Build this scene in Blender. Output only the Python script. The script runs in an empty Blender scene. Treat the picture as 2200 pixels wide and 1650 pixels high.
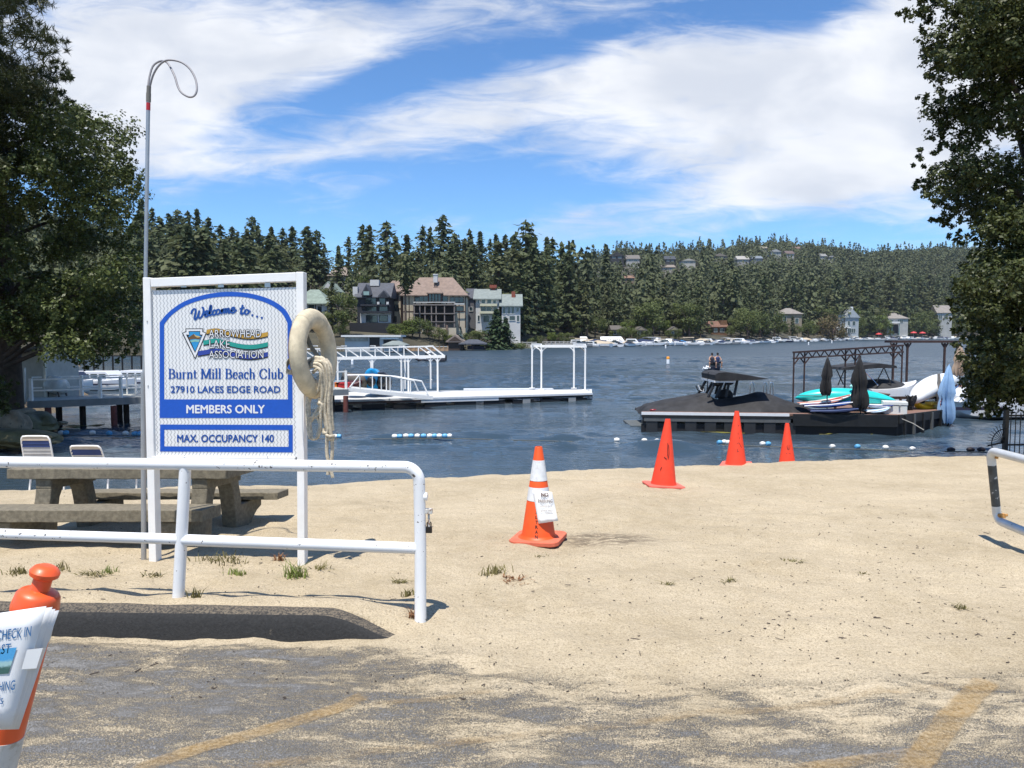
import bpy, math, random
import numpy as np
from mathutils import Vector, Matrix

RAD = math.radians
PI = math.pi
random.seed(11)
rng = np.random.default_rng(11)
S = bpy.context.scene
COL = S.collection

# ------------------------------------------------------------------ camera
FPX, HC, HOR = 1660.0, 1.65, 718.0          # focal length in photo pixels, eye height, horizon row
PITCH = math.atan((825 - HOR) / FPX)
cam = bpy.data.cameras.new('camera')
cam.sensor_width = 36.0
cam.lens = 36.0 * FPX / 2200.0
cam.clip_start, cam.clip_end = 0.05, 8000
camo = bpy.data.objects.new('camera', cam)
camo.location = (0, 0, HC)
camo.rotation_euler = (PI / 2 - PITCH, 0, 0)
COL.objects.link(camo)
S.camera = camo
# ------------------------------------------------------------------ sun, sky, exposure
SUNV = Vector((-0.12, -0.30, 1.0)).normalized()
sun = bpy.data.lights.new('sun', 'SUN')
sun.energy, sun.angle, sun.color = 4.4, RAD(0.5), (1.0, 0.945, 0.865)
suno = bpy.data.objects.new('sun', sun)
suno.rotation_euler = SUNV.to_track_quat('Z', 'Y').to_euler()
COL.objects.link(suno)
S.view_settings.view_transform = 'Standard'
S.view_settings.look = 'None'
S.view_settings.exposure = 0.58
S.view_settings.gamma = 1.0
S.cycles.max_bounces = 7
S.cycles.diffuse_bounces = 3
S.cycles.glossy_bounces = 3
S.cycles.transmission_bounces = 4
S.cycles.transparent_max_bounces = 8
S.cycles.volume_bounces = 0
S.cycles.caustics_reflective = False
S.cycles.caustics_refractive = False


class NT:
    """tiny helper for node trees"""
    def __init__(s, tree):
        s.t = tree
        s.n, s.l = tree.nodes, tree.links

    def node(s, typ, **kw):
        n = s.n.new(typ)
        for k, v in kw.items():
            setattr(n, k, v)
        return n

    def put(s, sock, v):
        if isinstance(v, bpy.types.NodeSocket):
            s.l.new(v, sock)
        elif v is not None:
            if isinstance(v, (tuple, list)) and len(v) == 3 and sock.type == 'RGBA':
                v = (*v, 1)
            sock.default_value = v

    def m(s, op, a, b=None, c=None, clamp=False):
        n = s.n.new('ShaderNodeMath')
        n.operation = op
        n.use_clamp = clamp
        for i, v in enumerate((a, b, c)):
            if v is not None:
                s.put(n.inputs[i], v)
        return n.outputs[0]

    def noise(s, vec, scale, detail=4, rough=0.55, dist=0.0):
        n = s.n.new('ShaderNodeTexNoise')
        if vec is not None:
            s.l.new(vec, n.inputs['Vector'])
        n.inputs['Scale'].default_value = scale
        n.inputs['Detail'].default_value = detail
        n.inputs['Roughness'].default_value = rough
        n.inputs['Distortion'].default_value = dist
        return n.outputs['Fac']

    def voro(s, vec, scale):
        n = s.n.new('ShaderNodeTexVoronoi')
        if vec is not None:
            s.l.new(vec, n.inputs['Vector'])
        n.inputs['Scale'].default_value = scale
        return n

    def step(s, v, a, b, lo=0.0, hi=1.0):
        n = s.n.new('ShaderNodeMapRange')
        n.interpolation_type = 'SMOOTHSTEP'
        s.put(n.inputs['Value'], v)
        for k, x in (('From Min', a), ('From Max', b), ('To Min', lo), ('To Max', hi)):
            s.put(n.inputs[k], x)
        return n.outputs[0]

    def mix(s, f, a, b, mode='MIX'):
        n = s.n.new('ShaderNodeMix')
        n.data_type = 'RGBA'
        n.blend_type = mode
        s.put(n.inputs[0], f)
        s.put(n.inputs[6], a)
        s.put(n.inputs[7], b)
        return n.outputs[2]

    def mapping(s, vec, sc=(1, 1, 1), rot=(0, 0, 0)):
        n = s.n.new('ShaderNodeMapping')
        s.l.new(vec, n.inputs[0])
        n.inputs['Scale'].default_value = sc
        n.inputs['Rotation'].default_value = rot
        return n.outputs[0]

    def bump(s, h, strength=1.0, dist=0.01):
        n = s.n.new('ShaderNodeBump')
        s.put(n.inputs['Strength'], strength)
        n.inputs['Distance'].default_value = dist
        s.l.new(h, n.inputs['Height'])
        return n.outputs[0]


# ---- world: Nishita sky with a layer of cloud fixed in direction space
world = bpy.data.worlds.new('World')
S.world = world
world.use_nodes = True
w = NT(world.node_tree)
w.n.clear()
out = w.node('ShaderNodeOutputWorld')
bg = w.node('ShaderNodeBackground')
sky = w.node('ShaderNodeTexSky', sky_type='NISHITA')
sky.sun_disc = False
sky.sun_elevation = math.asin(SUNV.z)
sky.sun_rotation = math.atan2(SUNV.x, SUNV.y) % (2 * PI)
sky.altitude = 1500
sky.air_density, sky.dust_density, sky.ozone_density = 1.0, 0.25, 2.6
SKY_STRENGTH = 0.14
bg.inputs['Strength'].default_value = SKY_STRENGTH
tc = w.node('ShaderNodeTexCoord')
sep = w.node('ShaderNodeSeparateXYZ')
w.l.new(tc.outputs['Generated'], sep.inputs[0])
ay = w.m('MAXIMUM', w.m('ABSOLUTE', sep.outputs[1]), 0.06)
U = w.m('DIVIDE', sep.outputs[0], ay)
V = w.m('DIVIDE', sep.outputs[2], ay)
comb = w.node('ShaderNodeCombineXYZ')
w.l.new(U, comb.inputs[0])
w.l.new(V, comb.inputs[1])
uv = comb.outputs[0]
CLOUDS = [  # direction given as photo column, row; sigmas; tilt; weight
    (330, 150, 310, 150, -8, 1.15), (300, 330, 190, 60, -6, 0.55), (150, 30, 300, 130, 0, .5),
    (1040, 248, 420, 54, -12, 0.92), (640, 120, 260, 60, -14, .45), (1020, 70, 330, 70, -8, 0.6),
    (1560, 250, 330, 125, -14, 1.15), (1900, 160, 190, 210, 0, 1.15), (1560, 420, 250, 38, -12, 0.85),
    (1860, 380, 170, 36, -12, 0.55), (2250, 250, 200, 320, 0, 0.8),
    (560, 385, 90, 12, 8, 0.34), (1530, 494, 90, 9, -12, 0.40), (1230, 470, 60, 10, -20, 0.3), (660, 345, 90, 12, -10, .3), (830, 400, 110, 10, -10, 0.22), (980, 480, 40, 8, -20, .25),
    (1740, 20, 105, 50, -20, -1.0), (660, 258, 150, 42, -14, -0.62), (880, 168, 150, 32, -22, -0.55), (700, 0, 170, 30, 0, -.5),
    (1180, 118, 190, 26, -14, -.55), (1500, 45, 180, 25, -10, -.2), (540, 400, 500, 30, 0, -.3), (1200, 400, 260, 40, 8, -.35),
]
acc = None
for px, py, sx, sy, ang, wt in CLOUDS:
    u0, v0 = (px - 1100) / FPX, (HOR - py) / FPX
    a = RAD(-ang)
    du, dv = w.m('SUBTRACT', U, u0), w.m('SUBTRACT', V, v0)
    p = w.m('DIVIDE', w.m('ADD', w.m('MULTIPLY', du, math.cos(a)), w.m('MULTIPLY', dv, math.sin(a))), sx / FPX)
    q = w.m('DIVIDE', w.m('SUBTRACT', w.m('MULTIPLY', dv, math.cos(a)), w.m('MULTIPLY', du, math.sin(a))), sy / FPX)
    e = w.m('MULTIPLY', w.m('ADD', w.m('MULTIPLY', p, p), w.m('MULTIPLY', q, q)), -0.5)
    g = w.m('MULTIPLY', w.m('EXPONENT', e), wt)
    acc = g if acc is None else w.m('ADD', acc, g)
n1 = w.noise(w.mapping(uv, (2.2, 6.5, 1), (0, 0, RAD(-14))), 1.6, 9, 0.58, 0.5)
n2 = w.noise(w.mapping(uv, (4, 17, 1), (0, 0, RAD(-17))), 2.4, 8, 0.62, 0.9)
dens = w.m('ADD', acc, w.m('ADD', w.m('MULTIPLY', w.m('SUBTRACT', n1, 0.5), 1.9), w.m('MULTIPLY', w.m('SUBTRACT', n2, 0.5), 1.7)))
above = w.step(V, 0.03, 0.12)
cov = w.m('MULTIPLY', w.step(dens, 0.10, 1.48), above)
n3 = w.noise(w.mapping(uv, (2.5, 5, 1), (0, 0, RAD(-12))), 2.5, 6, 0.5, 0.3)
shade = w.step(n3, 0.3, 0.7)
K = 1.0 / SKY_STRENGTH
ccol = w.mix(shade, (0.50 * K, 0.53 * K, 0.59 * K), (0.70 * K, 0.71 * K, 0.73 * K))
skyc = w.mix(1.0, sky.outputs[0], (0.50, 0.72, 0.90), 'MULTIPLY')
w.l.new(w.mix(w.m('MULTIPLY', cov, 0.95), skyc, ccol), bg.inputs['Color'])
w.l.new(bg.outputs[0], out.inputs[0])


# ------------------------------------------------------------------ pixel helpers (photo pixels, 2200 x 1650)
CP, SP = math.cos(PITCH), math.sin(PITCH)
W = -1.75                                    # lake level


def ray(x, y):
    cx, cy = (x - 1100) / FPX, (825 - y) / FPX
    return cx, CP + cy * SP, -SP + cy * CP


def P(x, y, Y):
    d = ray(x, y)
    t = Y / d[1]
    return Vector((t * d[0], Y, HC + t * d[2]))


def G(x, y, z=0.0):
    d = ray(x, y)
    t = (z - HC) / d[2]
    return Vector((t * d[0], t * d[1], z))


# ------------------------------------------------------------------ objects
CH = {}
ORG = {}


def tag(o, label=None, cat=None, group=None, kind=None):
    if label:
        o['label'] = label
    if cat:
        o['category'] = cat
    if group:
        o['group'] = group
    if kind:
        o['kind'] = kind
    return o


def thing(name, label, cat, loc=(0, 0, 0), group=None):
    o = bpy.data.objects.new(name, None)
    o.empty_display_size = 0.1
    COL.objects.link(o)
    o.location = loc
    ORG[o.name] = Vector(loc)
    return tag(o, label, cat, group)


def link(o, parent):
    COL.objects.link(o)
    if parent is not None:
        o.parent = parent
        CH.setdefault(parent.name, []).append(o)
        ORG[o.name] = ORG[parent.name]


def dup(root, loc, rz=0.0, sc=1.0, label=None, group=None, parent=None):
    c = root.copy()
    COL.objects.link(c)
    if parent is None:
        c.location = loc
        c.rotation_euler = (0, 0, rz)
        c.scale = (sc, sc, sc) if not isinstance(sc, tuple) else sc
        if label:
            c['label'] = label
        if group:
            c['group'] = group
    else:
        c.parent = parent
    for ch in CH.get(root.name, []):
        dup(ch, None, parent=c)
    return c


class MB:
    def __init__(s):
        s.v, s.f, s.mi, s.cur, s.M = [], [], [], 0, None

    def add(s, vs, fs):
        b = len(s.v)
        if s.M is not None:
            vs = [s.M @ Vector(v) for v in vs]
        s.v.extend(tuple(v) for v in vs)
        s.f.extend(tuple(b + i for i in f) for f in fs)
        s.mi.extend([s.cur] * len(fs))
        return s

    def ab(s, a, b):
        x0, y0, z0 = a
        x1, y1, z1 = b
        v = [(x0, y0, z0), (x1, y0, z0), (x1, y1, z0), (x0, y1, z0), (x0, y0, z1), (x1, y0, z1), (x1, y1, z1), (x0, y1, z1)]
        return s.add(v, [(0, 3, 2, 1), (4, 5, 6, 7), (0, 1, 5, 4), (1, 2, 6, 5), (2, 3, 7, 6), (3, 0, 4, 7)])

    def box(s, c, sz, rz=0.0, rx=0.0, ry=0.0):
        m = Matrix.Translation(c) @ Matrix.Rotation(rz, 4, 'Z') @ Matrix.Rotation(ry, 4, 'Y') @ Matrix.Rotation(rx, 4, 'X')
        h = [k / 2 for k in sz]
        v = [m @ Vector((a * h[0], b * h[1], c2 * h[2])) for c2 in (-1, 1) for a, b in ((-1, -1), (1, -1), (1, 1), (-1, 1))]
        return s.add(v, [(0, 3, 2, 1), (4, 5, 6, 7), (0, 1, 5, 4), (1, 2, 6, 5), (2, 3, 7, 6), (3, 0, 4, 7)])

    def beam(s, a, b, wd, ht=None, up=(0, 0, 1)):
        """box bar from a to b"""
        a, b = Vector(a), Vector(b)
        ht = ht or wd
        d = (b - a).normalized()
        u = Vector(up)
        if abs(d.dot(u)) > 0.98:
            u = Vector((0, 1, 0))
        x = d.cross(u).normalized()
        y = x.cross(d)
        v = [p + x * (i * wd / 2) + y * (j * ht / 2) for p in (a, b) for i, j in ((-1, -1), (1, -1), (1, 1), (-1, 1))]
        return s.add(v, [(0, 1, 2, 3), (4, 7, 6, 5), (0, 4, 5, 1), (1, 5, 6, 2), (2, 6, 7, 3), (3, 7, 4, 0)])

    def grid(s, rows, close=False, caps=False):
        n, m = len(rows), len(rows[0])
        v = [p for r in rows for p in r]
        f = []
        for i in range(n - 1):
            for j in range(m if close else m - 1):
                k = (j + 1) % m
                f.append((i * m + j, i * m + k, (i + 1) * m + k, (i + 1) * m + j))
        if caps:
            f.append(tuple(range(m - 1, -1, -1)))
            f.append(tuple((n - 1) * m + j for j in range(m)))
        return s.add(v, f)

    def tube(s, pts, r, n=8, closed=False, flat=1.0):
        pts = [Vector(p) for p in pts]
        k = len(pts)
        rs = r if isinstance(r, (list, tuple)) else [r] * k
        rows = []
        prev = None
        for i in range(k):
            if closed:
                d = pts[(i + 1) % k] - pts[i - 1]
            else:
                d = pts[min(i + 1, k - 1)] - pts[max(i - 1, 0)]
            d.normalize()
            if prev is None:
                u = Vector((0, 0, 1)) if abs(d.z) < 0.9 else Vector((0, 1, 0))
                x = d.cross(u).normalized()
            else:
                x = (prev - d * prev.dot(d)).normalized()
            prev = x
            y = d.cross(x)
            rows.append([pts[i] + (x * math.cos(t) + y * math.sin(t) * flat) * rs[i] for t in (2 * PI * j / n for j in range(n))])
        if closed:
            rows.append(rows[0])
            return s.grid(rows, True)
        return s.grid(rows, True, True)

    def lathe(s, prof, c=(0, 0, 0), n=24, m=None, cap=True):
        m = m or Matrix.Translation(c)
        rows = [[m @ Vector((r * math.cos(2 * PI * j / n), r * math.sin(2 * PI * j / n), z)) for j in range(n)] for r, z in prof]
        return s.grid(rows, True, cap)

    def prism(s, poly, h, m=None):
        """2-D polygon (x, y) pushed from z=0 to z=h, then moved by m"""
        m = m or Matrix.Identity(4)
        k = len(poly)
        v = [m @ Vector((x, y, z)) for z in (0, h) for x, y in poly]
        f = [tuple(range(k - 1, -1, -1)), tuple(range(k, 2 * k))]
        f += [(i, (i + 1) % k, k + (i + 1) % k, k + i) for i in range(k)]
        return s.add(v, f)

    def ball(s, c, r, n=10, sc=(1, 1, 1)):
        rows = []
        for i in range(n // 2 + 1):
            t = PI * i / (n // 2)
            rr = max(math.sin(t), 0.02)
            rows.append([Vector(c) + Vector((r * sc[0] * rr * math.cos(2 * PI * j / n), r * sc[1] * rr * math.sin(2 * PI * j / n), -r * sc[2] * math.cos(t))) for j in range(n)])
        return s.grid(rows, True, True)

    def build(s, name, mats, parent=None, smooth=None, bevel=0.0, loc=None):
        me = bpy.data.meshes.new(name)
        v = np.array(s.v, dtype=float).reshape(-1, 3)
        if parent is not None:
            o0 = ORG[parent.name]
        else:
            lo, hi = v.min(0), v.max(0)
            o0 = Vector(loc) if loc is not None else Vector(((lo[0] + hi[0]) / 2, (lo[1] + hi[1]) / 2, lo[2]))
        v = v - np.array(o0)
        me.from_pydata(v.tolist(), [], s.f)
        for m in (mats if isinstance(mats, (list, tuple)) else [mats]):
            me.materials.append(m)
        if max(s.mi, default=0) > 0:
            me.polygons.foreach_set('material_index', s.mi)
        if smooth:
            me.polygons.foreach_set('use_smooth', [True] * len(me.polygons))
            me.set_sharp_from_angle(angle=RAD(smooth if smooth > 1 else 40))
        me.update()
        o = bpy.data.objects.new(name, me)
        link(o, parent)
        if parent is None:
            o.location = o0
            ORG[o.name] = Vector(o0)
        if bevel:
            b = o.modifiers.new('bevel', 'BEVEL')
            b.width, b.segments, b.limit_method = bevel, 2, 'ANGLE'
        return o


def arrays_mesh(name, verts, quads, mat, attr=None, parent=None, loc=None):
    """mesh of quads from numpy arrays; attr is one float per vertex"""
    me = bpy.data.meshes.new(name)
    o0 = np.array(ORG[parent.name]) if parent is not None else (np.array(loc) if loc is not None else np.zeros(3))
    v = (np.asarray(verts, float) - o0).astype(np.float32)
    q = np.asarray(quads, np.int32)
    nq, k = q.shape
    me.vertices.add(len(v))
    me.vertices.foreach_set('co', v.ravel())
    me.loops.add(nq * k)
    me.loops.foreach_set('vertex_index', q.ravel())
    me.polygons.add(nq)
    me.polygons.foreach_set('loop_start', np.arange(0, nq * k, k, dtype=np.int32))
    if attr is not None:
        for an, av in attr.items():
            a = me.attributes.new(an, 'FLOAT', 'POINT')
            a.data.foreach_set('value', np.asarray(av, np.float32))
    me.update(calc_edges=True)
    me.materials.append(mat)
    o = bpy.data.objects.new(name, me)
    link(o, parent)
    if parent is None:
        o.location = o0
        ORG[o.name] = Vector(o0)
    return o


# ------------------------------------------------------------------ materials
MATS = {}


def mat(name, col, rough=0.6, metal=0.0, var=0.12, vscale=6.0, bump=0.0, bscale=40.0, spec=0.5, coat=0.0, dirt=None, emit=None):
    """painted / plain surface with a little procedural unevenness; dirt=(colour, scale, lo, hi)"""
    if name in MATS:
        return MATS[name]
    m = bpy.data.materials.new(name)
    m.use_nodes = True
    t = NT(m.node_tree)
    b = t.n['Principled BSDF']
    co = t.node('ShaderNodeTexCoord').outputs['Object']
    f = t.noise(co, vscale, 5, 0.6)
    k = t.step(f, 0.25, 0.75)
    c0 = tuple(max(0, c * (1 - var)) for c in col)
    c1 = tuple(min(1, c * (1 + var)) for c in col)
    c = t.mix(k, c0, c1)
    if dirt:
        dc, ds, lo, hi = dirt
        c = t.mix(t.step(t.noise(co, ds, 6, 0.7), lo, hi), c, dc)
    t.put(b.inputs['Base Color'], c)
    t.put(b.inputs['Roughness'], t.m('ADD', rough - 0.06, t.m('MULTIPLY', f, 0.12)))
    b.inputs['Metallic'].default_value = metal
    b.inputs['Specular IOR Level'].default_value = spec
    b.inputs['Coat Weight'].default_value = coat
    if bump:
        t.put(b.inputs['Normal'], t.bump(t.noise(co, bscale, 5, 0.65), 1.0, bump))
    MATS[name] = m
    return m


def leafmat(name, c0, c1, rough=0.55, trans=0.25, spec=0.3):
    m = bpy.data.materials.new(name)
    m.use_nodes = True
    t = NT(m.node_tree)
    b = t.n['Principled BSDF']
    a = t.node('ShaderNodeAttribute', attribute_name='rnd')
    oi = t.node('ShaderNodeObjectInfo')
    k = t.m('ADD', t.m('MULTIPLY', a.outputs['Fac'], 0.6), t.m('MULTIPLY', oi.outputs['Random'], 0.4))
    c = t.mix(k, c0, c1)
    t.put(b.inputs['Base Color'], c)
    b.inputs['Roughness'].default_value = rough
    b.inputs['Specular IOR Level'].default_value = spec
    tr = t.node('ShaderNodeBsdfTranslucent')
    t.put(tr.inputs[0], t.mix(0.5, c, tuple(min(1, x * 1.8) for x in c1)))
    mx = t.node('ShaderNodeMixShader')
    mx.inputs[0].default_value = trans
    t.l.new(b.outputs[0], mx.inputs[1])
    t.l.new(tr.outputs[0], mx.inputs[2])
    t.l.new(mx.outputs[0], t.n['Material Output'].inputs[0])
    MATS[name] = m
    return m


WHITE = mat('white_paint', (0.88, 0.87, 0.84), 0.35, var=0.04, vscale=9, dirt=((0.30, 0.25, 0.2), 24, 0.72, 0.78))
WHITEB = mat('white_gelcoat', (0.80, 0.81, 0.82), 0.22, var=0.03, coat=0.3)
BLACKF = mat('black_canvas', (0.032, 0.032, 0.034), 0.75, var=0.35, vscale=2.5, bump=0.02, bscale=5, spec=0.3)
BLACKM = mat('black_metal', (0.012, 0.012, 0.013), 0.4)
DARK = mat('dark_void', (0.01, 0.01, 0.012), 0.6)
STEEL = mat('galvanised_steel', (0.50, 0.52, 0.54), 0.38, metal=0.85, var=0.1)
CHROME = mat('polished_steel', (0.7, 0.7, 0.72), 0.15, metal=1.0, var=0.03)
RUST = mat('rusty_steel', (0.05, 0.026, 0.022), 0.7, var=0.4, vscale=15)
CONC = mat('concrete', (0.18, 0.157, 0.112), 0.9, var=0.3, vscale=30, bump=0.004, bscale=160, dirt=((0.07, 0.065, 0.05), 70, 0.60, 0.68))
GLASS = mat('window_glass', (0.03, 0.045, 0.05), 0.08, var=0.3, vscale=1.5, spec=0.8)
WOODG = mat('weathered_wood', (0.22, 0.20, 0.18), 0.8, var=0.25, vscale=8)


# ================================================================== GROUND
def vnoise(x, y, seed=0):
    xi, yi = np.floor(x).astype(np.int64), np.floor(y).astype(np.int64)
    xf, yf = x - xi, y - yi

    def h(i, j):
        n = (i * 374761393 + j * 668265263 + seed * 982451653) & 0x7fffffff
        n = ((n ^ (n >> 13)) * 1274126177) & 0x7fffffff
        return ((n ^ (n >> 16)) & 0xffff) / 65535.0
    u, v = xf * xf * (3 - 2 * xf), yf * yf * (3 - 2 * yf)
    return (h(xi, yi) * (1 - u) + h(xi + 1, yi) * u) * (1 - v) + (h(xi, yi + 1) * (1 - u) + h(xi + 1, yi + 1) * u) * v


def fbm(x, y, seed=0, o=4):
    s, a, t = 0, 0.5, 0
    for k in range(o):
        s = s + a * vnoise(x * 2 ** k, y * 2 ** k, seed + k)
        t += a
        a *= 0.55
    return s / t


def sst(a, b, x):
    t = np.clip((x - a) / (b - a), 0, 1)
    return t * t * (3 - 2 * t)


CRX = [-40, -12, -5.95, -2.63, 0, 1.35, 4.4, 7.0, 8.85, 14, 40]
CRY = [8.2, 8.4, 8.99, 9.48, 10.66, 11.2, 12.2, 12.9, 13.35, 14.4, 18]


def sand_amount(X, Y):
    yb = np.interp(X, [-6, -0.85, -0.5, 0, 1.0, 1.6, 2.4, 5], [4.36, 4.14, 3.90, 3.55, 3.40, 3.40, 3.50, 3.6])
    wd = np.interp(X, [-0.9, -0.4], [0.4, 1.0])
    m = sst(-0.75, 0.45, (Y - yb) / wd)
    floor = np.interp(X, [-2.4, -1.3, -0.4, 0.4, 3], [0.42, 0.54, 0.66, 0.62, 0.50])
    floor = floor + 0.30 * (fbm(X * 0.9 + 3, Y * 2.4, 77) - 0.5)
    floor = floor + 0.55 * np.exp(-((Y - 4.02 + 0.045 * (X + 0.7)) / 0.07) ** 2) * (X < -0.4)
    return np.clip(floor + (1 - floor) * m, 0, 1)


def height(X, Y, micro=True):
    X, Y = np.asarray(X, float), np.asarray(Y, float)
    z = -0.05 * np.log1p(np.exp(np.clip((Y - 5.5) / 0.5, -30, 30))) * 0.5
    z = np.where(Y > 15, -0.05 * (Y - 5.5), z)
    yc = np.interp(X, CRX, CRY)
    sl = np.interp(X, [-4, 2], [0.17, 0.23])
    q = (Y - yc) / 0.3
    z = z - sl * 0.3 * np.where(q > 25, q, np.log1p(np.exp(np.clip(q, -30, 25))))
    # banked sand behind the kerb
    z = z + 0.115 * np.exp(-((Y - 4.34 + 0.045 * (X + 0.7)) / 0.36) ** 2) * sst(-0.46, -0.95, X) * sst(4.17, 4.24, Y + 0.045 * (X + 0.7))
    z = z + 0.03 * np.exp(-((X - 0.75) ** 2 / 0.16 + (Y - 6.35) ** 2 / 0.05))
    z = np.maximum(z, -4.0)
    # banks left and right of the cove
    xb = np.interp(Y, [13, 23, 28, 40, 80], [-14, -15.2, -17.2, -21, -45])
    kb = sst(0, 1.3, xb - X) * (Y > 10)
    z = z * (1 - kb) + np.maximum(z, -0.95 + 0.5 * (fbm(X * .5, Y * .5, 5) - .5)) * kb
    xr = np.interp(Y, [13, 16, 20, 30, 80], [9.6, 10.4, 13.5, 21, 55])
    kr = sst(0, 1.5, X - xr) * (Y > 12)
    z = z * (1 - kr) + np.maximum(z, -0.8 + 0.4 * (fbm(X * .5, Y * .5, 9) - .5)) * kr
    if micro:
        s = sand_amount(X, Y)
        a = sst(0.5, 1.0, s)
        for x0, k0 in ((0.35, .10), (1.75, .13), (-0.1, .42), (1.3, .47)):
            dxt = (X - (x0 + k0 * (Y - 4.2) + 0.12 * np.sin(Y * .8))) / 0.11
            z = z - a * np.exp(-dxt ** 4) * (0.010 + 0.010 * np.sin(Y * 42 + 6 * np.abs(dxt))) * sst(4.0, 4.8, Y) * (0.5 + fbm(X * .8, Y * .8, 15, 2)) * .8
        z = z + a * (0.055 * (fbm(X * 1.1, Y * 1.4, 1, 3) - 0.5) + 0.060 * (fbm(X * 3.6, Y * 4.2, 21, 3) - 0.5))
        z = z + (1 - a) * 0.01 * (fbm(X * 1.3, Y * 1.3, 31, 2) - 0.5)
    return z


def hz(x, y):
    return float(height(np.array([x]), np.array([y]))[0])


gx = np.unique(np.concatenate([[-300, -150, -90], np.arange(-60, -12, 2.0), np.arange(-12, -6.5, 0.35), np.arange(-6.5, 9.5, 0.05), np.arange(9.5, 15, 0.35), np.arange(15, 60, 2.5), [90, 150, 300]]).round(3))
gy = np.unique(np.concatenate([np.arange(-40, 2, 4.0), np.arange(2, 2.6, 0.15), np.arange(2.6, 8, 0.04), np.arange(8, 14, 0.06), np.arange(14, 30, 0.5), np.arange(30, 84, 4)]).round(3))
GX, GY = np.meshgrid(gx, gy)
GZ = height(GX, GY)
nx, ny = len(gx), len(gy)
sandv = sand_amount(GX, GY)
damp = np.exp(-((GX - 0.78) ** 2 / 0.14 + (GY - 6.32) ** 2 / 0.05)) * (0.4 + 1.2 * fbm(GX * 6, GY * 14, 44))
damp = np.clip(damp * 1.8, 0, 1)
bankm = np.clip(sst(0, 1.3, np.interp(GY, [13, 23, 28, 40, 80], [-14, -15.2, -17.2, -21, -45]) - GX) * (GY > 12) + sst(0.5, 2.5, GX - np.interp(GY, [13, 16, 20, 30, 80], [9.6, 10.4, 13.5, 21, 55])) * (GY > 13.5), 0, 1)
VERT = np.stack([GX, GY, GZ], -1).reshape(-1, 3)
idx = np.arange(nx * ny).reshape(ny, nx)
QUAD = np.stack([idx[:-1, :-1], idx[:-1, 1:], idx[1:, 1:], idx[1:, :-1]], -1)


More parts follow.
